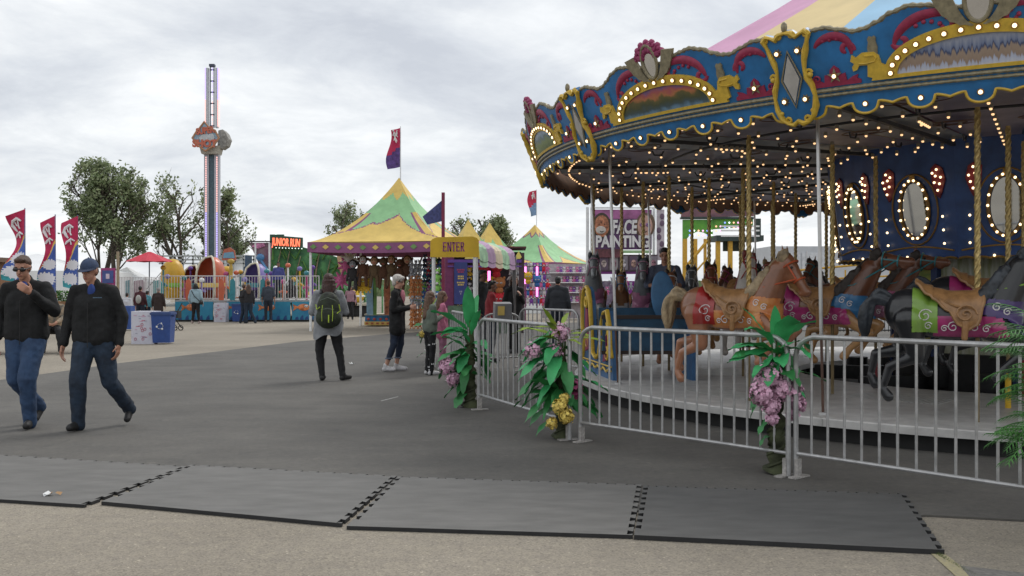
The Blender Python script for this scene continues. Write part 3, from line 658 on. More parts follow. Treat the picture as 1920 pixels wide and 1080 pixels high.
    sd = MB(); sd.grid(lambda u, v: sadp(u, v, .022), 30, 26); sd.grid(lambda u, v: sadp(u, v, .0), 30, 26)
    rim = [sadp(u / 30, 0, .014) for u in range(31)] + [sadp(1, v / 14, .014) for v in range(1, 15)] + [sadp(1 - u / 30, 1, .014) for u in range(1, 31)] + [sadp(0, 1 - v / 14, .014) for v in range(1, 14)]
    sd.tube(rim, .015, 6, closed=True)
    for s in (1, -1):
        sd.tube([(.10 + .090 * (1 - i / 24) * cos(i * .5), s * .214, .04 + .085 * (1 - i / 24) * sin(i * .5)) for i in range(24)], .010, 6)
        sd.tube([(-.2, s * .10, .225), (-.1, s * .155, .165), (0, s * .19, .115), (.06, s * .208, .10)], .009, 5); sd.cap((.10, s * .185, -.02), (.09, s * .185, -.17), .032, .026)
    sad = sd.mesh('saddle')
    bvh = BVHTree.FromPolygons([v.co for v in body.vertices], [tuple(p.vertices) for p in body.polygons])
    def onbody(x_, z_, s, off=.016):
        hit = bvh.ray_cast(V((x_, s, z_)), V((0, -s, 0)));  return (hit[0] + V((0, s * off, 0))) if hit[0] else None
    HC[kind, legs] = (body, mane, tail, sad, onbody); return HC[kind, legs]
def horse(px, D, cz, label, coat, belly, manec, c1, c2, c3, kind='up', rz=None, legs=0, sc=1.0, det=2, polecol=None, sleeve=None, group='carousel horses on the merry-go-round', headrope=None):
    x = X(px, D); ang = atan2(D - CC.y, x - CC.x); head = (ang + pi / 2) if rz is None else radians(rz)
    t = thing('carousel_horse', label, 'carousel horse', (x, D, 0), head, group)
    body, mane, tail, sad, onb = horse_mesh(kind, legs); M = Matrix.Translation((0, 0, cz)) @ Matrix.Scale(sc, 4)
    def put(nm, me, mt, par=t): me = me.copy(); me.materials.clear(); me.transform(Matrix.Scale(sc, 4)); return link(nm, me, mt, par, (0, 0, cz) if par is t else (0, 0, 0))
    bo = put('body', body, coat); put('mane', mane, manec, bo); put('tail', tail, manec); put('saddle', sad, mat('saddle_tan', (.33, .17, .065), .4, 0, .2, 14, coat=.2, bump=.1))
    if det:
        c1m, c2m, c3m = c1, c2, c3
        s1 = shell(body, lambda c, n: -.33 < c.x < -.12 and c.z > -.12 and abs(c.y) > .03, .012); put('rump_cloth', s1, c1m)
        s2 = shell(body, lambda c, n: -.16 < c.x < .42 - (c.z + .1) * .4 and -.155 < c.z < .02, .010); put('girth_cloth', s2, c2m)
        s3 = shell(body, lambda c, n: .20 < c.x < .60 and c.z > -.0 + (c.x - .4) * -.2 and c.z < .17 - (c.x - .3) * .1 and abs(c.y) > .05 or (.42 < c.x and -.16 < c.z < .10 and c.x < .62 and abs(c.y) < .16 and n.x > .35), .014); put('breast_collar', s3, c3m)
        if det > 1:
            sw = MB()
            for s in (1, -1):
                for (cx_, cz_, r_) in ((-.225, .02, .062), (-.20, -.07, .035), (.0, -.075, .05), (-.07, -.09, .03), (.17, -.075, .045), (.26, -.09, .035), (.34, .10, .04), (.42, .06, .035)):
                    pts = [onb(a, b, s) for a, b in spiral((cx_, cz_), r_, .5, 1.35, 16)] ; pts = [p for p in pts if p]
                    if len(pts) > 4: sw.tube(pts, .0052, 5)
            put('white_scrolls', sw.mesh('sw'), mat('scroll_white', (.70, .66, .66), .5), bo)
        h = HP[kind]; pol, nose = Vector(h['pol']), Vector(h['nose']); dd = (nose - pol).normalized(); up = dd.cross(Vector((0, 1, 0)))
        br = MB()
        for u, rr_ in ((.16, .086), (.66, .060)):
            c = pol.lerp(nose, u); br.tube([c + (Vector((0, cos(a), 0)) + up * sin(a)) * rr_ for a in [2 * pi * i / 14 for i in range(14)]], .009, 5, closed=True)
        for s in (1, -1): br.tube([pol.lerp(nose, .16) + Vector((0, s * .078, 0)), pol.lerp(nose, .66) + Vector((0, s * .058, 0))], .009, 5); br.tube([pol.lerp(nose, .62) + Vector((0, s * .066, 0)), Vector(h['n0']) + Vector((.03, s * .13, .14)), (.16, s * .05, .22)], .008, 5)
        put('bridle', br.mesh('br'), headrope or c1, bo)
        ey = MB(); [ey.sph(pol.lerp(nose, .28) + Vector((0, s * .062, 0)) - up * (.02 if up.z < 0 else -.02), .014, 8, 6) for s in (1, -1)]; put('eyes', ey.mesh('ey'), BLACK, bo)
    # pole: rope-twist sleeve above, plain tube below
    pm = MB(); x0 = .19 * sc; z0 = cz + .10 * sc; z1 = 3.17; k = int((z1 - z0) / .022)
    pm.cyl((x0, 0, z0), (x0, 0, z1), .023, n=8)
    for ph in (0, 2 * pi / 3, 4 * pi / 3): pm.tube([(x0 + .019 * cos(ph + i * .62), .019 * sin(ph + i * .62), z0 + i * .022) for i in range(k)], .0125, 5)
    ob('twisted_pole', pm, BRASS, t)
    pm = MB(); pm.cyl((x0, 0, ZP), (x0, 0, z0), .019, n=8); ob('lower_pole', pm, mat('dull_brass', (.20, .15, .075), .5, .5, .2), t)
    if sleeve: pm = MB(); pm.cyl((x0, 0, ZP), (x0, 0, ZP + .42), .030, n=10); ob('pole_sleeve', pm, sleeve, t)
    return t
CH_BR = painted_body('coat_chestnut', (.24, .095, .045), (.34, .15, .08)); CH_BAY = painted_body('coat_bay', (.16, .060, .030), (.46, .25, .10), -.14, .12); CH_BK = paint('coat_black', (.014, .015, .018)); CH_GR = painted_body('coat_grey', (.13, .14, .15), (.20, .21, .21)); CH_RED = painted_body('coat_sorrel', (.26, .13, .06), (.34, .2, .1))
MN_TAN = mat('mane_tan', (.36, .27, .16), .6, 0, .35, 9, .3, 30, stretch=(1, 3, 1)); MN_DK = mat('mane_dark', (.035, .025, .02), .55, 0, .3, 9); MN_BK = mat('mane_charcoal', (.035, .042, .052), .45, 0, .4, 9, .3, 30); MN_RED = mat('mane_red', (.17, .022, .016), .5, 0, .3, 9)
SLY = mat('sleeve_yellow', (.62, .38, .01), .5); SLR = mat('sleeve_red', (.22, .012, .02), .5); SLB = mat('sleeve_blue', (.02, .09, .28), .5)
RED = paint('cloth_red', (.34, .02, .018)); ORA = mat('cloth_orange', (.60, .30, .10), .35, 0, .3, 7, dark=(.50, .13, .02), coat=.3); MAG = paint('cloth_magenta', (.36, .03, .15)); SKY = paint('cloth_blue', (.04, .17, .36)); LIM = paint('cloth_lime', (.20, .36, .055)); PUR = paint('cloth_purple', (.055, .03, .14)); PNK = paint('cloth_pink', (.30, .12, .20)); WHC = paint('cloth_white', (.5, .52, .55)); TEAL = paint('cloth_teal', (.03, .22, .26))
horse(1372, 10.7, 1.22, 'brown carousel horse with tan mane and red and orange cloths, nearest its green plant post', CH_BR, MN_TAN, MN_TAN, RED, ORA, ORA, 'tuck', 322, sc=1.07, headrope=mat('beaded_red', (.5, .09, .03), .4))
horse(1528, 11.4, 1.24, 'bay carousel horse with magenta and blue cloths, behind the brown one with the tan mane', CH_BAY, None, MN_DK, MAG, MAG, SKY, 'out', 325, sc=1.08, headrope=TEAL, sleeve=None)
horse(1612, 12.4, 1.28, 'bay carousel horse with blue and magenta cloths, right in front of the green painted drum', CH_BAY, None, MN_DK, PUR, PNK, MAG, 'out', 326, sc=1.04, headrope=TEAL, sleeve=SLR)
horse(1788, 9.0, 1.21, 'black carousel horse with lime, pink and purple cloths, nearest the barrier on the right', CH_BK, None, MN_BK, LIM, MAG, PUR, 'tuck', 334, sc=1.06, headrope=LIM, sleeve=None)
horse(1850, 10.05, 1.34, 'black carousel horse with pink rump cloth, just behind the front black one', CH_BK, None, MN_BK, MAG, LIM, LIM, 'up', 332, sc=1.05, headrope=MAG, sleeve=SLY)
horse(1885, 11.1, 1.22, 'black carousel horse with purple cloths, third back from the right-hand barrier', CH_BK, None, MN_BK, PUR, SKY, PUR, 'up', 330, sc=1.0, det=1, sleeve=SLR)
horse(1112, 15.8, 1.33, 'grey carousel horse above the painted chariot side, leftmost on the ride', CH_GR, None, MN_BK, PNK, PNK, PNK, 'up', 266, sc=1.0)
horse(1166, 16.3, 1.10, 'small brown carousel horse with blue cloth, left of the middle grey one', CH_RED, None, MN_DK, SKY, SKY, WHC, 'up', 262, sc=.95, det=1)
horse(1206, 15.4, 1.27, 'grey carousel horse with pink breast cloth, seen head-on behind the blue bench', CH_GR, None, MN_BK, PNK, WHC, PNK, 'up', 262, sc=1.0)
hr = horse(1253, 14.6, 1.04, 'brown carousel horse seen head-on carrying the person in the grey-blue shirt', CH_BR, None, MN_DK, WHC, SKY, SKY, 'up', 264, sc=1.0)
horse(1328, 14.9, 1.16, 'dark brown carousel horse with blue and white cloths, left of the red-maned one', CH_BAY, None, MN_DK, RED, WHC, SKY, 'up', 262, sc=1.0)
horse(1298, 16.2, 1.16, 'black-maned carousel horse with white cloth, far side left of the dark brown one', CH_GR, None, MN_BK, WHC, WHC, WHC, 'up', 258, sc=.98, det=1)
horse(1388, 13.7, 1.26, 'white carousel horse with long red mane and blue cloth', mat('coat_cream', (.50, .46, .42), .35, 0, .1, coat=.3), None, MN_RED, RED, SKY, SKY, 'up', 268, sc=1.03)
for px, D, cz, lb, ct, mn, cl in ((1455, 15.4, 1.25, 'brown carousel horse far back with tan mane, right of the thick gold pole', CH_BR, MN_TAN, RED), (1505, 17.2, 1.36, 'far grey carousel horse left of the trailer doors', CH_GR, MN_BK, SKY), (1400, 17.6, 1.2, 'far dark carousel horse behind the red-maned one', CH_BAY, MN_DK, MAG), (1562, 16.4, 1.3, 'far dark bay carousel horse beside the centre drum', CH_BAY, MN_DK, TEAL), (1462, 18.6, 1.3, 'farthest black carousel horse at the back rim', CH_BK, MN_BK, LIM)):
    horse(px, D, cz, lb, ct, None, mn, cl, cl, cl, 'up', det=1, sc=.95)
# chariot
ch = thing('carousel_chariot', 'blue carousel chariot bench with gold-scrolled side panel at the platform edge', 'chariot', (X(1190, 13.4), 13.4, ZP))
CB = mat('chariot_blue', (.028, .105, .24), .5, 0, .15, 5); CBD = mat('chariot_dark', (.035, .02, .015), .6)
# outer side: S-scroll outline in (y, z); y = away from the camera
def side(xo, mt, y0, y1):
    m = MB(); prof = [(0, 0), (0, .30), (.05, .44), (.08, .74), (.16, .93), (.28, .90), (.36, .78), (.40, .52), (.48, .30), (.62, .24), (.74, .30), (.78, .48), (.82, .80), (.86, 1.06), (.92, 1.20), (1.02, 1.26), (1.14, 1.20), (1.20, 1.04), (1.20, .70), (1.14, .40), (1.20, .16), (1.20, 0)]
    out_ = [(y0 + (y1 - y0) * a / 1.2, b) for a, b in prof]; m.prism(out_, xo - .03, xo + .03, lambda a, b, d: Vector((d, a, b))); return m, out_
Y0, Y1 = -.55, 1.25
m, o_ = side(-1.03, CB, Y0, Y1)
for v in m.v: v.x += (v.y - .3) * -.14 + .70 - .12
sidep = ob('side_panel', m, CB, ch, False)
def sp_(a, b, n=-.05): return Vector((-1.03 + n + (a - .3) * -.14 + .58, a, b))
m = MB(); m.tube([sp_(a, b) for a, b in o_[1:-1]], .035, 8, flat=.7)
for (a, b, r_) in ((1.0, 1.05, .14), (.93, .45, .12), (-.26, .66, .11), (-.30, .34, .10)): m.tube([sp_(p_, q_) for p_, q_ in spiral((a, b), r_, 1.6, 1.2, 18)], .024, 6)
m.tube([sp_(Y0 + .05 + i * .085, .12 + .025 * sin(i * 1.6)) for i in range(21)], .016, 5); m.tube([sp_(Y0 + .02, .18), sp_(Y1 - .02, .18)], .012, 5)
ob('gold_scrolls', m, GOLD, sidep)
m = MB(); m.prism([(-.35, .60), (-.30, .25), (-.12, .22), (-.20, .45), (-.24, .62)], -.06, -.04, lambda a, b, d: sp_(a, b, -.04 + d + .03)); m.prism([(.75, .35), (.98, .30), (1.02, .6), (.98, .95), (.85, .9), (.80, .6)], -.06, -.04, lambda a, b, d: sp_(a, b, -.04 + d + .03)); ob('crimson_fields', m, mat('side_crimson', (.24, .02, .07), .5), sidep, False)
m = MB(); m.prism([(Y0, 0), (Y0, .40), (Y0 + .1, .75), (Y0 + .5, .8), (.1, .3), (.4, .1), (.4, 0)], .60, .655, lambda a, b, d: Vector((d + (a - .3) * -.12, a, b))); ob('side_panel', m, CB, ch, False)
m = MB(); m.sph((.42, .15, 1.12), (.17, .025, .36), 22, 14, Matrix.Rotation(radians(-4), 4, 'Y')); ob('oval_backrest', m, mat('oval_blue', (.05, .16, .32), .5), ch)
m = MB(); m.box((.1, -.28, .60), (1.15, .04, .44)); m.box((.1, -.05, .56), (1.15, .42, .03)); m.box((.1, .28, .78), (1.15, .04, .36)); ob('bench', m, mat('bench_blue', (.012, .065, .13), .5, 0, .2), ch, False)
m = MB(); m.box((.1, -.28, .845), (1.18, .09, .05)); m.box((.1, -.30, .36), (1.18, .03, .05)); ob('bench_rail', m, CBD, ch, False)
# ================================================================ STEEL BARRIERS
def barrier(a, b, label, nb=17, zt=1.115, zb=.20, feet=(1, 1), group='steel crowd barriers around the carousel'):
    a = Vector((a[0], a[1], 0)); b = Vector((b[0], b[1], 0)); d = b - a; Ln = d.length; rz = atan2(d.y, d.x)
    t = thing('crowd_barrier', label, 'barrier', a, rz, group)
    m = MB(); r = .021; path = [(0, 0, .02), (0, 0, zt - .16)] + [(.15 * (1 - cos(u)), 0, zt - .16 + .15 * sin(u)) for u in (.4, .8, 1.2)] + [(.16, 0, zt), (Ln - .16, 0, zt)] + [(Ln - .15 * (1 - cos(u)), 0, zt - .16 + .15 * sin(u)) for u in (1.2, .8, .4)] + [(Ln, 0, zt - .16), (Ln, 0, .02)]
    m.tube(path, r, 9); m.tube([(0, 0, zb), (Ln, 0, zb)], .015, 8); ob('frame', m, STEEL, t)
    for i in range(nb): x = Ln * (i + 1) / (nb + 1); m = MB(); m.cyl((x, 0, zb), (x, 0, zt if .16 < x < Ln - .16 else zt - .03), .0102, n=7); ob('bar', m, STEEL, t)
    for k, x in enumerate((0, Ln)):
        if feet[k]: m = MB(); m.box((x + (.03 if k == 0 else -.03), 0, .022), (.07, .20, .012)); m.box((x + (.02 if k == 0 else -.02), 0, .09), (.035, .05, .14)); ob('foot', m, mat('foot_steel', (.42, .40, .38), .6, .3, .25, 30), t, False)
    return t
def G2(px, py): p = G(px, py, .015); return (p.x, p.y)
barrier(G2(898, 768), G2(1068, 826), 'left steel barrier, running from the small palm post to the yellow-flowered one', 15)
barrier(G2(1088, 828), G2(1478, 894), 'middle steel barrier, between the yellow-flowered post and the pink-flowered post')
barrier(G2(1492, 894), (3.85, 5.62), 'right steel barrier, beside the fern, in front of the black horses', 17)
p0 = Vector(G2(898, 768)); 
barrier((X(846, 15.2), 15.2), (X(886, 13.2), 13.2), 'short steel barrier behind the first green plant post, by the girl', 11)
barrier((X(975, 17.0), 17.0), (X(1085, 15.6), 15.6), 'steel barrier at the far left rim of the platform, behind the yellow-flowered plant', 12)
barrier((X(905, 17.5), 17.5), (X(975, 17.8), 17.8), 'low steel barrier at the queue under the striped awning', 9, 1.0)
# ================================================================ ARTIFICIAL PLANT POSTS
LEAF = mat('silk_leaf', (.055, .31, .085), .5, 0, .3, 5, .1, 40, dark=(.025, .16, .045)); LEAF2 = mat('silk_leaf_bright', (.06, .44, .15), .5, 0, .25, 5, .1, 40, dark=(.03, .27, .085)); LEAFY = mat('silk_leaf_yellow', (.25, .36, .03), .55, 0, .3, 6)
STEM = mat('wrapped_stem', (.055, .065, .028), .8, 0, .4, 6, .4, 30); PK = mat('silk_flower_pink', (.80, .48, .64), .7, 0, .25, 14); PKD = mat('silk_flower_magenta', (.50, .09, .24), .7, 0, .25, 14); YL = mat('silk_flower_yellow', (.88, .66, .16), .7, 0, .2, 14)
def leafblade(m, base, az, el, ln, w, droop=.5, fold=.25, n=9, twist=0.0):
    d = Vector((cos(az) * cos(el), sin(az) * cos(el), sin(el))); side_ = Vector((-sin(az), cos(az), 0)); pos = Vector(base); rows = []
    for i in range(n + 1):
        u = i / n; wd = w * (sin(pi * min(1, u * .93 + .05)) ** .75) * (1 if u < .97 else .1); up_ = side_.cross(d).normalized() * -1
        s2 = (side_ * cos(twist) + up_ * sin(twist)).normalized(); wav = .16 * w * sin(u * 15 + az * 3)
        rows += [pos - s2 * wd + up_ * (wd * fold + wav), pos.copy(), pos + s2 * wd + up_ * (wd * fold - wav)]
        pos = pos + d * (ln / n); d = (d + Vector((0, 0, -droop / n))).normalized()
    k = len(rows); th = Vector((0, 0, -.003))
    fs = []
    for i in range(n):
        for j in (0, 1): fs.append((i * 3 + j, i * 3 + j + 1, i * 3 + j + 4, i * 3 + j + 3))
    m.add(rows, fs)
def blossom(m, c, r, n, rr, pet=5):
    for i in range(int(n * 3)):
        a = rr.uniform(0, 6.28); b = rr.uniform(-1, 1); p = Vector(c) + Vector((cos(a) * sqrt(1 - b * b), sin(a) * sqrt(1 - b * b), b)) * r * 1.18 * rr.uniform(.5, 1.1); no = (p - Vector(c)).normalized(); _, u, v = frame((0, 0, 0), no); s = rr.uniform(.013, .022)
        for k in range(pet):
            t = 2 * pi * k / pet + a; q = u * cos(t) + v * sin(t); w = u * -sin(t) + v * cos(t)
            m.add([p, p + q * s * .6 + w * s * .45 + no * .006, p + q * s * 1.1 + no * rr.uniform(-.01, .012), p + q * s * .6 - w * s * .45 + no * .006], [(0, 1, 2, 3)])
def plant(px, py, label, H, leaves, flowers, seed, stemr=.055, name='artificial_plant', lean=0, yl=None):
    b = G(px, py, .015); t = thing(name, label, 'plant', b, 0, 'decorated plant posts by the barriers'); rr = random.Random(seed)
    m = MB(); prof = []; hs = H * .62
    pts = []; rad = []
    for i in range(60): u = i / 59; pts.append((.008 * sin(u * 30) + lean * u, .008 * cos(u * 30), u * hs)); rad.append((stemr * (1.9 - 9 * u) if u < .08 else stemr * (1.12 - .45 * u)) * (1 + .13 * sin(u * 42)))
    m.tube(pts, rad, 12); 
    for ph in (0, pi): m.tube([(.008 * sin(u * 30) + lean * u + stemr * (1.12 - .45 * u) * cos(u * 26 + ph), stemr * (1.12 - .45 * u) * sin(u * 26 + ph), .05 + u * (hs - .05)) for u in [i / 80 for i in range(81)]], .013, 5)
    ob('wrapped_stem', m, STEM, t)
    for (mt, lst) in leaves:
        for (h, az, el, ln, w, dr) in lst:
            w *= .92; m = MB(); leafblade(m, (lean * h / hs + .03 * cos(radians(az)), .03 * sin(radians(az)), h), radians(az), radians(el), ln, w, dr, rr.uniform(.1, .35), twist=rr.uniform(-.5, .5)); ob('leaf', m, mt, t)
    m = MB()
    for k in range(5): a = rr.uniform(0, 6.28); m.tube([(lean, 0, hs * .5), (.03 * cos(a), .03 * sin(a), hs * .8), (.05 * cos(a), .05 * sin(a), H * .78)], .009, 5)
    ob('stalks', m, mat('stalk_green', (.07, .12, .03), .6), t)
    for (mt, c, r, n) in flowers: m = MB(); blossom(m, c, r, n, rr); ob('flower_cluster', m, mt, t)
    return t
def rnd(n, h0, h1, l0, l1, w0, w1, seed, e0=-20, e1=60, dr=1.0, az=None):
    rr = random.Random(seed); return [(rr.uniform(h0, h1), (az[i % len(az)] + rr.uniform(-15, 15)) if az else rr.uniform(0, 360), rr.uniform(e0, e1), rr.uniform(l0, l1), rr.uniform(w0, w1), rr.uniform(.5, 1.4) * dr) for i in range(n)]
# az: 180 = picture left, 0 = right, 270 = towards the camera, 90 = away
plant(881, 763, 'left palm post with broad upright leaves and a low pink flower cluster', 1.42,
      [(LEAF2, [(.98, 265, 72, .55, .085, .25), (.95, 175, 38, .52, .085, .5), (.92, 200, 5, .48, .06, .3), (.90, 172, -22, .42, .06, .5), (1.0, 60, 70, .42, .06, .3), (.9, 300, 60, .40, .05, .6), (.92, 188, 20, .36, .06, .9)]),
       (LEAF, rnd(20, .22, .8, .28, .45, .05, .08, 3, -65, 30, 1.0, [180, 200, 165, 250, 330, 20])), (LEAF2, rnd(7, .6, .95, .3, .42, .06, .08, 33, -30, 50, .8, [180, 215, 250, 320]))], [(PK, (-.27, -.05, .50), .085, 110), (PK, (-.20, -.05, .36), .07, 70), (PK, (-.21, 0, .30), .05, 30)], 5, .07)
plant(1052, 822, 'plant post with long drooping leaves and a yellow flower cluster near its foot', 1.42,
      [(LEAFY, rnd(12, .95, 1.08, .30, .48, .025, .04, 8, 0, 55, .6)), (LEAF2, rnd(14, .55, 1.08, .36, .52, .06, .085, 9, -40, 10, .9, [180, 200, 165, 240, 10])),
       (LEAF, [(.60, 182, -25, .52, .07, .4), (.52, 190, -42, .5, .065, .3), (.72, 175, -30, .55, .07, .5), (.45, 185, 0, .40, .05, .9), (.28, 184, 5, .35, .05, 1.6), (.30, 355, 25, .42, .07, 1.6), (.38, 350, 10, .40, .06, 1.7), (.2, 200, -10, .3, .04, 1.2)] + rnd(22, .45, 1.10, .24, .42, .045, .07, 12, -60, 30, .9, [180, 200, 220, 250, 280, 320, 0]))],
      [(PK, (-.02, -.12, 1.05), .08, 40), (PK, (-.28, -.05, .86), .07, 36), (PK, (-.06, -.12, .86), .06, 20), (PKD, (.12, -.06, .50), .075, 50), (PKD, (.16, -.05, .42), .05, 26), (YL, (-.03, -.24, .34), .06, 50), (YL, (.04, -.24, .25), .06, 46), (YL, (-.10, -.22, .18), .045, 24), (YL, (.02, -.25, .42), .04, 22)], 6, .055)
plant(1456, 887, 'plant post with a big pink flower cluster halfway up, between the middle and right barriers', 1.36,
      [(LEAF2, [(1.0, 190, 60, .42, .055, .6), (.98, 180, -8, .38, .05, .3), (.95, 300, 35, .35, .07, 1.5), (.95, 240, -30, .34, .07, .8), (.98, 20, 40, .36, .06, 1.8), (.9, 200, -55, .3, .06, .4), (1.0, 250, 75, .36, .05, .4), (.85, 320, -40, .32, .06, .5), (.9, 265, 30, .30, .07, 1.5), (1.0, 215, 50, .40, .07, 1.2), (1.02, 285, 60, .40, .075, 1.4), (.96, 170, 25, .36, .06, .9), (1.0, 340, 60, .36, .06, 1.2), (.92, 225, -10, .36, .075, .5)]),
       (LEAF, [(.80, 4, 10, .42, .045, .9), (.74, 200, -20, .26, .05, .7), (.62, 180, -10, .22, .05, 1.0), (.68, 195, 5, .24, .04, 1.0), (.45, 185, -40, .2, .05, .7), (.30, 185, 0, .16, .045, 2.2)] + rnd(10, .72, 1.0, .22, .36, .05, .07, 15, -60, 40, .8, [180, 200, 240, 270, 310]))],
      [(PK, (-.09, -.10, .78), .09, 110), (PK, (-.13, -.10, .66), .09, 100), (PK, (.0, -.11, .68), .08, 90), (PK, (-.07, -.11, .55), .06, 50), (PK, (.11, -.10, .66), .06, 50), (PK, (.14, -.09, .56), .055, 40), (PK, (-.06, -.1, .45), .04, 24), (PK, (.1, -.1, .48), .04, 20)], 7, .062)
plant(806, 690, 'small plant post with yellow flowers beside the girl with long hair', 1.3,
      [(LEAFY, rnd(6, 1.0, 1.15, .25, .38, .03, .05, 21, 10, 70, .8)), (LEAF, rnd(7, .2, .8, .22, .36, .04, .06, 22, -60, 30, 1.1, [180, 190, 260]))], [(YL, (-.12, -.05, .62), .06, 30)], 8, .04)
# fern bush at the right edge
b = G(1935, 985, .015); t = thing('fern_bush', 'feathery green artificial fern at the right edge of the picture', 'fern', (3.13, 5.6, 0))
m = MB(); rr = random.Random(4)
FERN = mat('fern_green', (.08, .25, .05), .6, 0, .3, 5, dark=(.035, .13, .03))
for i in range(72):
    h = rr.uniform(.50, 1.30); az = rr.uniform(110, 310); az = radians(az); el = radians(rr.uniform(-5, 45)); ln = rr.uniform(.26, .42); pos = Vector((.02 * cos(az), .02 * sin(az), h)); d = Vector((cos(az) * cos(el), sin(az) * cos(el), sin(el)))
    mm = MB(); pts = []
    for j in range(12):
        pts.append(pos.copy()); sd_ = d.cross(Vector((0, 0, 1))).normalized(); l_ = .10 * sin(pi * (j + 1.5) / 14)
        for s in (1, -1):
            for q in (0, 1): tp = pos + d * (.012 * q) + (sd_ * s + d * .7 + Vector((0, 0, -.25 - .2 * q))).normalized() * l_; mm.add([pos + d * .004, pos - d * .004, tp], [(0, 1, 2)])
        pos = pos + d * ln / 12; d = (d + Vector((0, 0, -.09))).normalized()
    mm.tube(pts, .003, 4); ob('frond', mm, FERN, t)
m = MB(); m.tube([(0, 0, .0), (.01, 0, .6), (0, 0, 1.3)], [.05, .035, .015], 8); ob('stem', m, STEM, t)
# ================================================================ BACKGROUND: TENTS, BOOTHS, RIDES
TG = mat('tent_green', (.28, .53, .27), .7, 0, .08, 3, trans=0); TY = mat('tent_yellow', (.68, .49, .14), .7, 0, .08, 3); TP = mat('tent_purple', (.26, .09, .20), .7, 0, .1, 3); TP2 = mat('tent_purple_dark', (.14, .035, .10), .7)
def marquee(A, B, size, ze, za, label, pat=0, flag=None, posts=True, val=.34, group='green and yellow peaked game tents'):
    A = Vector((A[0], A[1], 0)); B = Vector((B[0], B[1], 0)); d = (B - A).normalized(); nn = Vector((-d.y, d.x, 0)); S = (B - A).length if size is None else size
    cs = [A, A + d * S, A + d * S + nn * S, A + nn * S]; c = sum(cs, Vector()) / 4
    t = thing('peaked_tent', label, 'tent', c, 0, group); cs = [q - c for q in cs]; m = MB(); n = 56
    for k in range(4):
        p, q = cs[k], cs[(k + 1) % 4]; vs = []; 
        for j in range(n + 1):
            v = j / n; w = 1 - v; hz = ze + (za - ze) * (v ** 1.35 * .72 + v ** 3 * .28)
            for i in range(n + 1): u = i / n; e = p.lerp(q, u); e = e * (w ** 1.0); vs.append((e.x, e.y, hz - .10 * sin(pi * u) * w * (v > 0) + .03 * sin(u * 22 + j * .3) * w * v))
        o = len(m.v); m.v += [Vector(a) for a in vs]
        for j in range(n):
            for i in range(n):
                u = (i + .5) / n; v = (j + .5) / n
                if pat == 0: pk = [(0, .26), (.29, .48), (.34, .46), (.67, .60), (.92, .25), (1, .15)]
                elif pat == 1: pk = [(0, .02), (.30, .12), (.48, .36), (.72, .16), (.80, .02), (1, .04)]
                else: pk = [(0, .3), (.25, .5), (.5, .25), (.75, .5), (1, .3)]
                for (a, b), (c2, d2) in zip(pk, pk[1:]):
                    if u <= c2: lv = b + (d2 - b) * (u - a) / (c2 - a); break
                tp = .78 + .08 * abs(((u * 2.0 + .3) % 1) * 2 - 1) if pat != 2 else .45 + .3 * abs(((u * 2) % 1) * 2 - 1)
                edge = min(u, 1 - u)
                mi = 1 if v < lv else (2 if v < lv + .022 else (0 if v < tp else (2 if (pat == 1 and v < tp + .03) else 1)))
                if edge < .10 and v < .62 and mi == 0 and pat < 2: mi = 2 if .075 < edge else 1
                m.f.append((o + j * (n + 1) + i, o + j * (n + 1) + i + 1, o + (j + 1) * (n + 1) + i + 1, o + (j + 1) * (n + 1) + i)); m.m.append(mi)
    ob('canopy', m, [TG, TY, TP], t)
    m = MB(); dm_ = MB()
    for k in range(4):
        p, q = cs[k], cs[(k + 1) % 4]; m.grid(lambda u, v: Vector((*(p.lerp(q, u) * 1.004).xy, ze - val * v - .05 * sin(pi * u) * (0 if v > 1 else 1))), 12, 1)
        no = ((p + q) / 2).normalized()
        for i in range(11):
            c0 = p.lerp(q, (i + .5) / 11) * 1.004 + no * .02; dd = (q - p).normalized(); z = ze - val * .45 - .05 * sin(pi * (i + .5) / 11); dm_.mi = i % 2; dm_.add([c0 + Vector((0, 0, z + .09)), c0 + dd * .12 + Vector((0, 0, z)), c0 + Vector((0, 0, z - .09)), c0 - dd * .12 + Vector((0, 0, z))], [(0, 1, 2, 3)])
    v_ = ob('valance', m, TP, t, False); ob('diamonds', dm_, [mat('diamond_green', (.16, .30, .10), .7), TY], v_, False)
    if posts:
        for q in cs: m = MB(); q2 = q * .97; m.cyl((q2.x, q2.y, 0), (q2.x, q2.y, ze), .045, n=8); ob('post', m, WHITE, t)
    m = MB(); [m.cyl(cs[k] * .97 + Vector((0, 0, ze - .1)), cs[(k + 1) % 4] * .97 + Vector((0, 0, ze - .1)), .03, n=6) for k in range(4)]; ob('frame', m, SILVER, t)
    return t, c, cs
def flagobj(x, y, z0, z1, label, w, h, sgn=-1, cols=None, seed=0):
    t = thing('flag', label, 'flag', (x, y, 0)); m = MB(); m.cyl((0, 0, z0), (0, 0, z1), .022, .014, 8); ob('flagpole', m, SILVER, t)
    m = MB(); n = 14
    for j in range(n):
        for i in range(8):
            q = []
            for (a, b) in ((i, j), (i + 1, j), (i + 1, j + 1), (i, j + 1)):
                u, v = a / 8, b / n; q.append((sgn * w * u * (1 - .25 * sin(v * 5 + seed)), .10 * sin(v * 6 + u * 4 + seed) * u, z1 - .05 - h * v - .10 * u))
            m.mi = 0 if j / n < .45 + .2 * (i / 8) else 1; m.add(q, [(0, 1, 2, 3)])
    f = ob('cloth', m, cols or [mat('flag_crimson', (.50, .02, .09), .7, 0, .1), mat('flag_violet', (.10, .05, .22), .7, 0, .3)], t)
    m = MB(); rr = random.Random(seed)
    for i in range(5): m.tube([(sgn * w * rr.uniform(.2, .7), -.12, z1 - h * rr.uniform(.1, .45)) for k in range(3)], .018, 5)
    ob('emblem', m, WHITE, f)
    return t
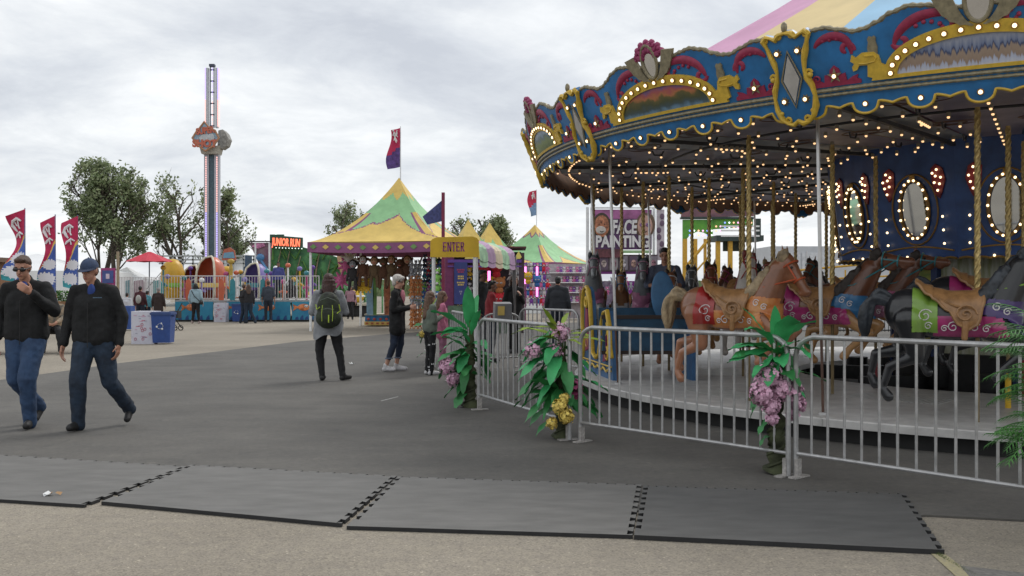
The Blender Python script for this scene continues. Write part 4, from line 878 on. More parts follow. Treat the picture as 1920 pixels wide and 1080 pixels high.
A_ = (X(577, 32.5), 32.5); B_ = (X(836, 31.5), 31.5)
mt, mc, mcs = marquee(A_, B_, None, 3.02, 5.42, 'large green and yellow peaked tent with a flag on top, left of the ENTER sign', 0)
flagobj(mc.x + .05, mc.y, 5.2, 7.25, 'crimson and violet flag on the peak of the large game tent', .42, 1.4, seed=1)
def tent_at(px, py, D, S, rot, ze, za, label, pat, val=.34):
    c = Vector((X(px, D), D, 0)); a = radians(rot); d = Vector((cos(a), sin(a), 0)); n = Vector((-d.y, d.x, 0)); A = c - d * S / 2 - n * S / 2; return marquee(A, A + d * S, S, ze, za, label, pat)
tent_at(1003, 0, 58, 5.6, -32, 2.9, 1.5 + 117 * 58 / 1800, 'green and yellow peaked tent farther back, right of the striped awning', 1)
flagobj(X(1006, 58), 58, 5.2, 1.5 + 183 * 58 / 1800, 'small crimson flag flying over the farther game tent', .45, 1.5, seed=3, cols=[mat('flag_red2', (.55, .03, .08), .7), mat('flag_blue2', (.20, .32, .50), .7, 0, .2)])
tent_at(878, 0, 62, 4.2, 20, 3.2, 1.5 + 127 * 62 / 1800, 'yellow tipped tent peak rising behind the ENTER sign, the left of two', 2)
tent_at(918, 0, 64, 4.2, 20, 3.2, 1.5 + 121 * 64 / 1800, 'yellow tipped tent peak rising behind the ENTER sign, the right of two', 2)
# flag on red pole beside the main tent
t = thing('banner_pole', 'dark red pole with a torn crimson and navy flag, by the large tent', 'banner pole', (X(831, 30), 30, 0)); m = MB(); m.box((0, 0, 2.2), (.10, .10, 4.5)); ob('pole', m, mat('pole_maroon', (.20, .02, .06), .6), t)
m = MB(); m.add([(-.05, 0, 4.2), (-.65, .05, 3.7), (-.5, .05, 3.45), (-.05, 0, 3.55)], [(0, 1, 2, 3)]); m.mi = 1; m.add([(-.4, .04, 3.9), (-.65, .05, 3.7), (-.5, .05, 3.45)], [(0, 1, 2)]); m.mi = 0
ob('cloth', m, [mat('flag_navy', (.06, .07, .20), .7, 0, .3, 12), mat('flag_crimson', (.50, .02, .09))], t)
# ---- ENTER awning
fl, frr = Vector((X(807, 17.8), 17.8, 0)), Vector((X(898, 17.8), 17.8, 0)); bd = (Vector((X(966, 21.4), 21.4, 0)) - frr)
t = thing('entrance_awning', 'yellow ENTER sign with a striped barrel awning running back from it', 'awning', fl); w_ = (frr - fl).x
m = MB(); o_ = [(0, 2.05), (w_, 2.05), (w_, 2.36), (w_ - .04, 2.41), (w_ - .12, 2.435), (.12, 2.42), (.04, 2.39), (0, 2.34)]; m.prism(o_[::-1], -.03, .03); sg_ = ob('sign_panel', m, mat('sign_yellow', (.66, .42, .025), .6, 0, .12, 2, .08, 12), t)
LET = {'E': [((0, 0), (0, 1)), ((0, 1), (.55, 1)), ((0, .5), (.45, .5)), ((0, 0), (.55, 0))], 'N': [((0, 0), (0, 1)), ((0, 1), (.62, 0)), ((.62, 0), (.62, 1))], 'T': [((.3, 0), (.3, 1)), ((0, 1), (.6, 1))], 'R': [((0, 0), (0, 1)), ((0, 1), (.45, .98)), ((.5, .9), (.5, .62)), ((0, .52), (.45, .52)), ((.22, .5), (.58, 0))]}
SER = {'E': [(0, 0), (0, 1), (.55, .93), (.55, .07), (.45, .5)], 'N': [(0, 0), (0, 1), (.62, 1)], 'T': [(.3, 0), (0, .92), (.6, .92)], 'R': [(0, 0), (0, 1), (.6, 0)]}
m = MB(); x_ = .245
for ch_ in 'ENTER':
    for (a, b), (c, d) in LET[ch_]:
        p0 = Vector((x_ + a * .082, -.034, 2.165 + b * .155)); p1 = Vector((x_ + c * .082, -.034, 2.165 + d * .155)); dd = (p1 - p0).normalized(); vert = abs(dd.z) > .5; hw_ = .0115 if vert else .009; n_ = Vector((-dd.z, 0, dd.x)) * hw_; e_ = dd * .008
        m.add([p0 - e_ - n_, p1 + e_ - n_, p1 + e_ + n_, p0 - e_ + n_], [(0, 1, 2, 3)])
    for (a, b) in SER[ch_]: m.box((x_ + a * .082, -.0345, 2.165 + b * .155), (.034 if b in (0, 1) else .012, .001, .012 if b in (0, 1) else .035))
    x_ += .082
link('lettering', m.mesh('lettering', False), mat('letter_purple', (.25, .05, .17), .6), sg_)
m = MB()
for i in range(5):   # slab serifs on the letters
    pass
m = MB(); ns = 30
for j in range(ns):
    m.mi = (0, 1, 2, 0, 1)[min(4, int(j / ns * 5))]
    for i in range(10):
        q = []
        for (a, b) in ((i, j), (i + 1, j), (i + 1, j + 1), (i, j + 1)):
            u = a / 10; v = b / ns; th = pi * u; x = w_ / 2 - (w_ / 2 + .0) * cos(th); z = 2.16 + .27 * sin(th) ** .7 - .05 * abs(sin(v * pi * 3)) * (u * 1.0) + .012 * sin(v * 60 + u * 9); q.append(Vector((x, .03, z)) + bd * v)
        m.add(q, [(0, 1, 2, 3)])
    # hanging side curtain on the right
    for (z0, z1) in ((2.17, 2.0), (2.0, 1.90)):
        v0, v1 = j / ns, (j + 1) / ns; s0 = -.03 * abs(sin(v0 * pi * 5)); s1 = -.03 * abs(sin(v1 * pi * 5)); m.add([Vector((w_ + .005, .03, z0)) + bd * v0, Vector((w_ + .005, .03, z0)) + bd * v1, Vector((w_ + .02, .03, z1 + s1)) + bd * v1, Vector((w_ + .02, .03, z1 + s0)) + bd * v0], [(0, 1, 2, 3)])
ob('striped_awning', m, [mat('stripe_green', (.33, .55, .34), .6, 0, .25, 3), mat('stripe_violet', (.40, .24, .40), .6, 0, .15, 3), mat('stripe_cream', (.62, .52, .35), .6, 0, .15, 3)], t)
for p_, rr_, mt_ in (((.06, .02), .035, WHITE), ((w_ - .06, .02), .045, WHITE), ((w_ - .02 + bd.x, bd.y), .045, mat('post_grey', (.16, .15, .15), .5)), ((bd.x, bd.y), .04, WHITE)): m = MB(); m.cyl((p_[0], p_[1], 0), (p_[0], p_[1], 2.2), rr_, n=8); ob('post', m, mt_, t)
# ticket box in the queue
t = thing('ticket_stand', 'grey ticket box on a stand with a small yellow notice, at the queue', 'ticket stand', (X(942, 17), 17, 0)); m = MB(); m.box((0, 0, 1.08), (.30, .2, .28), (0.15, 0, .2)); ob('box', m, mat('box_grey', (.22, .22, .23), .5), t, False); m = MB(); m.box((-.02, -.12, 1.08), (.12, .01, .16), (.15, 0, .2)); ob('notice', m, TY, t, False)
for x in (-.08, .1): m = MB(); m.cyl((x, 0, 0), (x, 0, .95), .025, n=6); ob('leg', m, STEEL, t)
# ---- game booth behind the awning: purple frame, blue sign, prize wall
PUB = mat('booth_purple', (.17, .03, .10), .6, 0, .15); VIO = mat('booth_violet', (.12, .05, .28), .6)
t = thing('game_booth', 'prize booth with purple posts, yellow pointed trim and rows of soft toys', 'game booth', (X(840, 31), 31, 0))
x0, x1 = 0, X(978, 31) - X(840, 31)
m = MB(); m.box((.05, 0, 1.35), (.28, .2, 2.7)); ob('corner_post', m, PUB, t, False); m = MB(); m.box((x1, 0, 1.3), (.18, .2, 2.6)); ob('corner_post', m, mat('post_brown', (.06, .03, .04), .6), t, False)
m = MB(); m.box((x1 / 2, 2.0, 1.35), (x1, .06, 2.7)); ob('back_wall', m, mat('booth_back', (.05, .035, .045), .8, 0, .3), t, False)
m = MB(); m.box((x1 / 2, -.1, .45), (x1, .1, .9)); ob('counter', m, mat('counter_green', (.10, .16, .10), .7, 0, .4, 3), t, False)
m = MB(); m.box((x1 / 2, -.12, 2.33), (x1, .08, .10)); m.box((x1 / 2, -.12, 2.16), (x1, .05, .05)); ob('beam', m, VIO, t, False)
m = MB(); pk = [(.55, 2.40)]
for i in range(9): pk += [(.6 + i * .21, 2.66 - .05 * (i % 2)), (.7 + i * .21, 2.46)]
pk += [(x1 - .05, 2.40)]; m.prism(pk, -.17, -.14); ob('pointed_trim', m, mat('trim_yellow', (.75, .62, .15), .6), t, False)
m = MB(); m.box((x1 / 2, 1.0, 2.78), (x1 + .3, 2.2, .05)); ob('roof', m, mat('roof_dark_red', (.10, .03, .03), .7), t, False)
m = MB(); m.box((.42, -.15, 1.62), (.42, .05, 1.35)); sgn_ = ob('price_sign', m, mat('sign_navy', (.035, .05, .20), .6), t, False)
for s_, z_, c_ in (('WIN', 2.08, mat('sign_red_ink', (.45, .05, .12), .6)), ('3 FOR', 1.86, TY), ('$20', 1.66, TY), ('1/$5', 1.30, mat('ink_pale', (.30, .30, .38), .6))):
    pass
m = MB()
for z_, w2, mi in ((2.05, .26, 0), (1.98, .2, 0), (1.84, .22, 1), (1.77, .2, 1), (1.64, .26, 1), (1.57, .22, 1), (1.35, .10, 2), (1.28, .08, 2)):
    m.mi = mi; k = int(w2 / .045)
    for i in range(k): m.box((.42 + (i - (k - 1) / 2) * .05, -.18, z_), (.034, .01, .05))
ob('sign_lettering', m, [mat('sign_red_ink', (.45, .05, .12), .6), TY, mat('ink_pale', (.30, .30, .38), .6)], sgn_, False)
NEON = mat('neon_pink', (.9, .2, .6), .5, 0, 0, emit=(1, .22, .65), es=2.2)
def neon(px, y0, y1, D, label): m = MB(); m.cyl((0, 0, Z(y1, D)), (0, 0, Z(y0, D)), .045, n=7); m.mi = 1; m.cyl((0, .05, 0), (0, .05, Z(y0, D)), .03, n=6); tag(ob('neon_tube', m, [NEON, PUB], loc=(X(px, D), D, 0)), label, 'neon light', 'pink neon tubes on the game booths')
neon(917, 508, 527, 30.6, 'short pink neon tube beside the red soft toys'); neon(985, 500, 532, 40, 'left pink neon tube on the farther prize booth'); neon(1007, 500, 556, 40, 'tallest pink neon tube, on the farther prize booth')
# soft toys
EYE = mat('toy_eye', (.6, .6, .6), .3); 
def toymesh(kind):
    m = MB()
    if kind == 'monkey':
        m.sph((0, 0, -.30), (.17, .13, .24), 10, 8); m.sph((0, 0, .06), (.15, .14, .16), 10, 8)
        for s in (1, -1): m.cap((s * .14, 0, -.14), (s * .20, -.03, -.50), .055, .045, 7); m.cap((s * .09, -.03, -.48), (s * .12, -.08, -.82), .065, .055, 7); m.sph((s * .16, 0, .08), (.05, .03, .06), 7, 5)
        m.mi = 1; m.sph((0, -.07, .04), (.115, .09, .13), 10, 8); m.mi = 2
        for s in (1, -1): m.sph((s * .045, -.15, .08), .02, 6, 5)
        m.mi = 3; m.sph((0, -.155, -.02), (.055, .02, .018), 8, 5)
    elif kind == 'head':
        m.sph((0, 0, 0), (.20, .16, .19), 12, 9); m.sph((0, 0, -.24), (.13, .11, .12), 10, 7)
        for s in (1, -1): m.sph((s * .15, 0, .15), .05, 7, 5)
        m.mi = 1
        for s in (1, -1): m.sph((s * .06, -.14, -.01), (.045, .03, .03), 7, 5)
        m.mi = 2
        for s in (1, -1): m.sph((s * .06, -.17, -.01), .015, 5, 4)
    else:
        m.sph((0, 0, -.18), (.11, .09, .14), 9, 7); m.sph((0, 0, .04), (.11, .10, .10), 9, 7)
        for s in (1, -1): m.cap((s * .09, 0, -.10), (s * .17, -.03, -.20), .035, .03, 6); m.cap((s * .06, -.02, -.28), (s * .09, -.08, -.40), .04, .035, 6); m.sph((s * .08, 0, .14), (.035, .025, .05 if kind == 'toy' else .12), 6, 5)
        m.mi = 1; m.sph((0, -.07, .01), (.06, .05, .05), 8, 6); m.mi = 2
        for s in (1, -1): m.sph((s * .04, -.09, .06), .013, 5, 4)
    m.mi = 0; return m.mesh('toy')
TM = {k: toymesh(k) for k in ('monkey', 'head', 'toy', 'bunny')}
def toy(kind, px, py, D, cols, label, sc=1, group='soft toys hanging in the game booths', rz=0):
    me = TM[kind].copy(); cols = list(cols)
    while len(cols) < 4: cols.append(BLACK)
    me.transform(Matrix.Scale(sc, 4)); o = link('soft_toy', me, cols, None, (X(px, D), D, Z(py, D)), (0, 0, rz)); tag(o, label, 'soft toy', group); return o
def plush(n, c): return mat('plush_' + n, c, .95, 0, .2, 30, .3, 60)
MBR = plush('brown', (.10, .045, .025)); MB2 = plush('olive_brown', (.13, .085, .045)); TAN = plush('tan', (.52, .32, .20)); WHP = plush('white', (.62, .60, .60)); REDP = plush('red', (.62, .03, .045)); YEP = plush('yellow', (.66, .42, .04)); ORP = plush('orange', (.52, .20, .07)); GRP = plush('grey', (.30, .31, .34)); BLP = plush('blue', (.05, .16, .42)); PUP = plush('purple', (.22, .07, .36)); PIP = plush('pink', (.58, .14, .32)); LGP = plush('lime', (.26, .58, .12)); NVP = plush('navy', (.05, .06, .16)); TEP = plush('teal', (.05, .30, .36)); DKP = plush('dark', (.03, .028, .03))
mk = [(662, 498, DKP, GRP, 'dark hanging soft toy at the left end of the monkey row'), (681, 490, MBR, WHP, 'hanging brown toy monkey with a white face'), (702, 492, MB2, TAN, 'hanging olive brown toy monkey with a tan face, next to the white-faced one'), (719, 494, MBR, MB2, 'hanging brown toy monkey with a dark face, in the middle of the row'), (734, 490, MB2, TAN, 'hanging toy monkey with the widest tan face, third tan face from left'), (750, 497, MBR, MBR, 'hanging all-brown toy monkey between two tan-faced ones'), (764, 490, MBR, TAN, 'hanging brown toy monkey with a tan face at the right end of the row')]
for px, py, a, b, lb in mk: toy('monkey', px, py, 33.0, (a, b, BLACK, mat('toy_mouth', (.5, .12, .1), .6)), lb, 1.0, 'toy monkeys hanging in the large tent')
rr = random.Random(31)
k = 0; words = ['first', 'second', 'third', 'fourth', 'fifth', 'sixth', 'seventh', 'eighth', 'ninth', 'tenth']
for r_ in range(2):
    for c_ in range(4): toy('toy', 671 + c_ * 6.5, 526 + r_ * 9, 33.1, (YEP, YEP, BLACK), 'yellow soft toy in the bunch below the monkeys', .62, 'yellow soft toys below the monkeys', rr.uniform(-.5, .5))
for r_ in range(13):
    for c_ in range(3):
        py = 492 + r_ * 9.3; col = GRP if r_ < 3 or 7 <= r_ < 9 else ORP; nm = {GRP: 'grey', ORP: 'orange'}[col]; toy('toy', 772 + c_ * 7.5 + rr.uniform(-1, 1), py, 32.6 + .1 * c_, (col, WHP if col is GRP else TAN, BLACK), 'small %s soft toy in the tall column at the right post of the tent' % nm, .55, '%s soft toys in the tall column' % nm, rr.uniform(-.6, .6))
cl = [(REDP, 'red'), (NVP, 'navy'), (LGP, 'lime'), (DKP, 'black'), (PIP, 'pink'), (BLP, 'blue'), (GRP, 'grey'), (PUP, 'purple'), (TEP, 'teal')]
for r_ in range(11):
    for c_ in range(5):
        col, nm = cl[(r_ * 2 + c_ * 3 + rr.randrange(3)) % 9]; toy('toy', 796 + c_ * 7 + rr.uniform(-1.5, 1.5), 482 + r_ * 10, 33.4, (col, WHP, BLACK), 'small %s soft toy on the mixed wall left of the blue price sign' % nm, .62, 'small %s toys on the mixed wall' % nm, rr.uniform(-.6, .6))
# behind awning
for i, (px, py, c, lb) in enumerate([(908, 500, REDP, 'big red soft toy head, left one of the upper pair'), (931, 500, REDP, 'big red soft toy head, right one of the upper pair'), (914, 530, YEP, 'yellow soft toy head under the left red one'), (936, 530, ORP, 'orange soft toy head under the right red one'), (935, 560, REDP, 'red soft toy head, lowest of the booth behind the awning'), (912, 558, TAN, 'tan soft toy head at the bottom left of the booth behind the awning')]):
    toy('head', px, py, 31.6, (c, WHP, BLACK), lb, 1.05)
for r_ in range(4):
    for c_ in range(2): toy('bunny', 960 + c_ * 12, 494 + r_ * 20, 31.8, (WHP, GRP, BLACK), 'white long-eared soft toy by the brown booth post', .9, 'white long-eared toys by the brown post')
for r_ in range(6):
    for c_ in range(3): col, nm = [(YEP, 'yellow'), (DKP, 'black'), (WHP, 'white'), (GRP, 'grey')][(r_ + c_ * 2) % 4]; toy('toy', 862 + c_ * 9, 508 + r_ * 13, 31.4, (col, WHP, BLACK), 'small %s soft toy between the blue price sign and the awning post' % nm, .7, 'small %s toys beside the price sign' % nm)
for i in range(3): toy('toy', 820 + i * 0, 512 + i * 20, 31.2, ([LGP, LGP, BLP][i], WHP, BLACK), ['upper lime green soft toy on the booth post', 'lower lime green soft toy on the booth post', 'blue soft toy under the lime green ones'][i], .95)
# farther booth under the second tent
t = thing('prize_booth', 'farther prize booth under the second green tent, with brown hangings inside', 'game booth', (X(1020, 56), 56, 0))
m = MB(); m.box((0, 1, 1.2), (5.2, .1, 2.4)); ob('back_wall', m, mat('booth_back2', (.20, .19, .19), .8, 0, .3, 3), t, False); m = MB(); m.box((0, -1.6, .45), (5.0, .1, .9)); ob('counter', m, WHITE, t, False)
m = MB(); m.box((.5, .2, 2.35), (3.6, .5, .7)); ob('awning_lining', m, mat('lining_brown', (.22, .13, .05), .8), t, False)
for r_ in range(5):
    for c_ in range(9):
        col, nm = [(WHP, 'white'), (BLP, 'blue'), (PUP, 'purple'), (REDP, 'red'), (GRP, 'grey'), (PIP, 'pink')][(r_ * 5 + c_ * 2 + (c_ > 4)) % 6]
        toy('toy', 978 + c_ * 6 + rr.uniform(-1, 1), 498 + r_ * 15, 41, (col, WHP, BLACK), 'small %s soft toy on the pink-lit prize wall' % nm, .8, 'small %s toys on the pink-lit wall' % nm)
toy('head', 990, 518, 39, (YEP, WHP, BLACK), 'yellow round soft toy between two pink neon tubes', .9); toy('head', 1007, 524, 39, (BLP, WHP, BLACK), 'bright blue soft toy in front of the tall neon tube', .9)
t = thing('prize_wall', 'white shelf wall of small prizes right of the farther tent', 'prize booth', (X(1068, 44), 44, 0)); m = MB(); m.box((0, .3, 1.3), (2.5, .1, 2.5)); ob('back_wall', m, mat('pale_wall', (.42, .38, .40), .8, 0, .2), t, False)
m = MB()
for z in (.8, 1.25, 1.7, 2.15): m.box((0, 0, z), (2.5, .4, .04))
ob('shelves', m, WHITE, t, False)
for r_ in range(4):
    for c_ in range(9): col, nm = [(PIP, 'pink'), (PUP, 'purple'), (WHP, 'white')][(c_ + r_) % 3]; toy('toy', 1046 + c_ * 6, Z and 538 - (([2.33, 1.9, 1.42, .98][r_]) - 1.5) * 1800 / 44, 44, (col, WHP, BLACK), 'tiny %s prize on the white shelves' % nm, .55, 'tiny %s prizes on the white shelves' % nm)
# ---- face painting stall
D = 32; t = thing('face_painting_stall', 'stall with a tall FACE PAINTING banner over a row of sample photos', 'stall', (X(1170, D), D, 0)); xa, xb = X(1112, D) - X(1170, D), X(1222, D) - X(1170, D); zt, zb_ = Z(393, D), Z(468, D)
m = MB(); m.box(((xa + xb) / 2, 0, (zt + zb_) / 2), (xb - xa, .04, zt - zb_)); bm2 = mat('banner_violet', (.14, .045, .17), .6, 0, .4, 1.2, dark=(.035, .03, .04)); bn = ob('banner', m, bm2, t, False)
m = MB(); m.box(((xa + xb) / 2, -.03, zt - .16), (xb - xa - .1, .01, .3)); ob('banner_sky', m, mat('banner_pinkish', (.36, .12, .28), .6, 0, .3, 2), bn, False)
tm = textmesh('FACE', .56, .01, .022, .12); xform(tm, Matrix.Translation((.0, -.05, Z(427, D))) @ UPX @ Matrix.Diagonal((.62, 1.1, 1, 1))); link('lettering', tm, mat('letter_white', (.70, .68, .68), .6), bn)
tm = textmesh('PAINTING', .52, .01, .022, .0); xform(tm, Matrix.Translation((-.05, -.05, Z(454, D))) @ UPX @ Matrix.Diagonal((.76, 1, 1, 1))); link('lettering', tm, mat('letter_white', (.7, .68, .68)), bn)
for px, cf, cm_, ch_ in ((1128, mat('tiger_face', (.42, .17, .09), .7, 0, .5, 9), mat('muzzle_white', (.55, .5, .45), .7), mat('dark_hair', (.06, .045, .035), .7)), (1209, mat('pale_face', (.50, .30, .24), .7, 0, .1), mat('mask_violet', (.25, .12, .28), .7), mat('brown_hair', (.14, .09, .06), .7))):
    cx_ = X(px, D) - X(1170, D); m = MB(); zc = Z(424, D)
    m.mi = 0; m.sph((cx_, -.03, zc + .05), (.34, .01, .46), 18, 12); m.mi = 1; m.sph((cx_, -.05, zc), (.25, .01, .36), 18, 12); m.mi = 2
    if px < 1150: m.sph((cx_ - .03, -.065, zc - .13), (.17, .01, .13), 12, 8)
    else: [m.sph((cx_ + s * .10, -.065, zc + .04), (.085, .01, .07), 10, 6) for s in (1, -1)]
    m.mi = 3; [m.sph((cx_ + s * .09, -.08, zc + .06), (.03, .01, .015), 7, 5) for s in (1, -1)]; m.tube([(cx_ - .06, -.08, zc - .17), (cx_, -.08, zc - .2), (cx_ + .06, -.08, zc - .17)], .014, 5)
    ob('painted_face', m, [ch_, cf, cm_, BLACK], bn)
m = MB(); m.box(((xa + xb) / 2, -.01, Z(472, D)), (xb - xa, .03, .1)); ob('green_strip', m, mat('strip_green', (.32, .50, .26), .6), bn, False)
m = MB()
for px in (1102, 1110, 1227): m.cyl((X(px, D) - X(1170, D), .1, 0), (X(px, D) - X(1170, D), .1, Z(388, D)), .05, n=8)
m.cyl((xa, .1, Z(389, D)), (xb + .1, .1, Z(389, D)), .03, n=6); ob('frame', m, WHITE, t)
m = MB(); m.box((X(1240, D) - X(1170, D), .2, Z(440, D)), (.26, .03, 1.7)); sb_ = ob('side_banner', m, mat('side_white', (.52, .46, .50), .6, 0, .2, 3), t, False)
m = MB(); rr = random.Random(2)
for i in range(6): m.sph((X(1240, D) - X(1170, D) + rr.uniform(-.06, .06), .17, Z(405 + i * 13, D)), (.08, .01, .10), 9, 6)
ob('side_letters', m, mat('side_dark', (.16, .10, .16), .6), sb_)
m = MB(); m.box((0, .05, Z(493, D)), (2.25, .05, .56)); pb = ob('photo_board', m, mat('photo_board', (.10, .07, .085), .6, 0, .3), t, False)
FC = [mat('photo_face_a', (.42, .26, .22), .7, 0, .4, 12), mat('photo_face_b', (.45, .36, .34), .7, 0, .5, 12), mat('photo_face_c', (.32, .16, .20), .7, 0, .5, 12), mat('photo_face_d', (.50, .46, .48), .7, 0, .5, 12)]
for i in range(7):
    m = MB(); x_ = -1.0 + i * .33; m.box((x_, .01, Z(493, D)), (.27, .02, .46)); p_ = ob('sample_photo', m, mat('photo_bg_%d' % (i % 3), [(.22, .19, .22), (.12, .08, .12), (.30, .27, .28)][i % 3], .6), pb, False)
    m = MB(); m.sph((x_, -.015, Z(493, D) - .02), (.085, .01, .13), 10, 8); m.mi = 1; [m.sph((x_ + s * .035, -.03, Z(493, D) + .01), (.02, .01, .014), 6, 5) for s in (1, -1)]; ob('face', m, [FC[i % 4], BLACK], p_)
m = MB(); m.box((-.55, -.05, Z(475, D)), (.85, .03, .28)); ob('notice_board', m, mat('notice_maroon', (.13, .04, .05), .6, 0, .4, 6), t, False)
m = MB(); m.box((0, .1, Z(511, D)), (2.3, .06, .1)); ob('purple_trim', m, mat('trim_purple', (.20, .03, .22), .6), t, False)
m = MB(); m.box((.35, .3, .95), (1.3, .05, 1.5)); ob('purple_curtain', m, mat('curtain_purple', (.24, .03, .26), .7, 0, .3, 4, stretch=(6, 1, 1)), t, False)
m = MB(); m.box((-.7, .5, .9), (.9, .05, 1.6)); ob('goods_rack', m, mat('goods_mix', (.40, .38, .42), .7, 0, .6, 6, dark=(.12, .05, .12)), t, False)
m = MB(); m.box((-.2, -.2, .45), (1.9, .5, .9)); ob('table', m, mat('table_cloth', (.08, .10, .16), .8, 0, .3), t, False)
for i in range(14): toy('toy', 1120 + i * 9 + rr.uniform(-2, 2), 524 + (i % 3) * 9, 31, ([WHP, NVP, PIP, GRP][i % 4], WHP, BLACK), 'small %s toy on the face painting stall rack' % ['white', 'navy', 'pink', 'grey'][i % 4], .45, '%s toys on the face painting rack' % ['white', 'navy', 'pink', 'grey'][i % 4])
# ---- green and yellow walk-through ride beyond the carousel
D = 60; t = thing('climbing_ride', 'green and yellow two-level fun house with coloured lights, beyond the carousel horses', 'fun house', (X(1350, D), D, 0)); f = lambda px: X(px, D) - X(1350, D)
GRN = mat('ride_green', (.12, .38, .03), .5, 0, .3, 1.5, dark=(.05, .20, .03)); YLO = mat('ride_yellow', (.58, .33, .03), .5, 0, .15); GRD = mat('ride_dark', (.03, .05, .045), .6, 0, .3)
m = MB(); m.prism([(f(1280), Z(412, D)), (f(1336), Z(412, D)), (f(1336), Z(446, D)), (f(1320), Z(436, D)), (f(1308), Z(434, D)), (f(1294), Z(440, D)), (f(1284), Z(452, D)), (f(1280), Z(452, D))], -.1, .1); m.prism([(f(1336), Z(410, D)), (f(1412), Z(410, D)), (f(1412), Z(424, D)), (f(1336), Z(430, D))], 0, .15); ob('green_fascia', m, GRN, t, False)
m = MB(); m.prism([(f(1276), Z(408, D)), (f(1278), Z(388, D)), (f(1300), Z(382, D)), (f(1360), Z(380, D)), (f(1410), Z(386, D)), (f(1412), Z(406, D))], -.2, -.05); ob('painted_crest', m, mat('crest_mauve', (.24, .11, .12), .6, 0, .5, 1.2, dark=(.09, .05, .08)), t, False)
m = MB(); m.box((f(1345), 0, Z(409, D)), (f(1414) - f(1276), .5, .12)); m.box((f(1385), .6, Z(447, D)), (f(1428) - f(1340), 2, .35)); m.box((f(1375), .5, Z(457, D)), (f(1368) - f(1336), .2, .9)); m.box((f(1425), .5, Z(430, D)), (.3, .3, 1.4)); ob('deck', m, GRD, t, False)
m = MB(); [m.box((f(1385), -.4, Z(y, D)), (f(1418) - f(1346), .05, .10)) for y in (425, 433, 443)]; ob('white_rails', m, WHITE, t, False)
for px in (1284, 1303, 1346, 1369, 1322, 1392): m = MB(); m.box((f(px), 0, Z(448, D) / 2), (.26 if px != 1322 else .15, .26, Z(448, D))); ob('yellow_post', m, YLO, t, False)
m = MB(); m.tube([(f(1285), -.3, Z(500, D)), (f(1326), -.3, Z(450, D))], .10, 6); m.tube([(f(1285), -.3, Z(530, D)), (f(1330), -.3, Z(478, D))], .06, 6); ob('stair_rail', m, YLO, t)
LB = [noem(mat('led_' + n, c, .4, 0, 0, emit=c, es=1.2)) for n, c in (('blue', (.25, .35, 1)), ('white', (.85, 1, .9)), ('orange', (1, .5, .3)), ('pink', (1, .45, .8)))]
m = MB()
for i in range(15):
    m.mi = i % 4; 
    for z in (0, .28): m.sph((f(1292 + i * 8.2), -.25, Z((436 if i < 6 else 421 if i > 7 else 428), D) - z + .1), .06, 6, 4)
ob('coloured_lamps', m, LB, t)
# ---- white trailer
D = 46; t = thing('white_trailer', 'plain white box trailer with double doors beyond the carousel', 'trailer', (X(1520, D), D, 0)); f = lambda px: X(px, D) - X(1520, D)
TW = mat('trailer_white', (.52, .54, .57), .5, 0, .06, 2)
m = MB(); m.box((1.6, 1.5, 1.95), (7.0, 3, 3.0)); ob('body', m, TW, t, False)
for x in (f(1478), f(1526)): m = MB(); m.box((x, -.02, 1.85), (1.15, .04, 2.6)); ob('door', m, mat('trailer_panel', (.60, .62, .65), .5), t, False)
m = MB(); [m.cyl((x, -.06, .7), (x, -.06, 3.2), .03, n=6) for x in (f(1468), f(1490), f(1512), f(1536))]; ob('lock_rods', m, SILVER, t); m = MB(); [m.cyl((x, -.1, .4), (x, .3, .4), .4, n=14) for x in (0, 3.2)]; ob('wheels', m, BLACK, t)
# yellow rail line
t = thing('yellow_railing', 'long yellow handrail in front of the white trailer, seen past the horses', 'railing', (X(1440, 36), 36, 0)); m = MB(); f = lambda px: X(px, 36) - X(1440, 36)
m.cyl((f(1440), 0, Z(512, 36)), (f(1660), 0, Z(492, 36)), .045, n=6); m.cyl((f(1440), 0, Z(528, 36)), (f(1700), 0, Z(516, 36)), .035, n=6); [m.cyl((f(px), 0, 0), (f(px), 0, Z(506, 36)), .03, n=6) for px in range(1445, 1700, 28)]; ob('rails', m, YLO, t)
t = thing('dark_fence', 'dark railing fence standing behind the carousel centre', 'fence', (X(1600, 30), 30, 0)); m = MB(); f = lambda px: X(px, 30) - X(1600, 30); m.cyl((f(1540), 0, 1.15), (f(1760), 0, 1.15), .02, n=6); m.cyl((f(1540), 0, .15), (f(1760), 0, .15), .02, n=6); [m.cyl((f(px), 0, .1), (f(px), 0, 1.15), .012, n=5) for px in range(1540, 1760, 7)]; ob('bars', m, BLACK, t)
t = thing('low_wall', 'long white low panel wall behind the carousel', 'wall', (X(1600, 33), 33, 0)); m = MB(); m.box((1, 0, .45), (12, .1, .9)); ob('panel', m, mat('panel_pale', (.50, .50, .50), .7, 0, .15, 1.5), t, False)
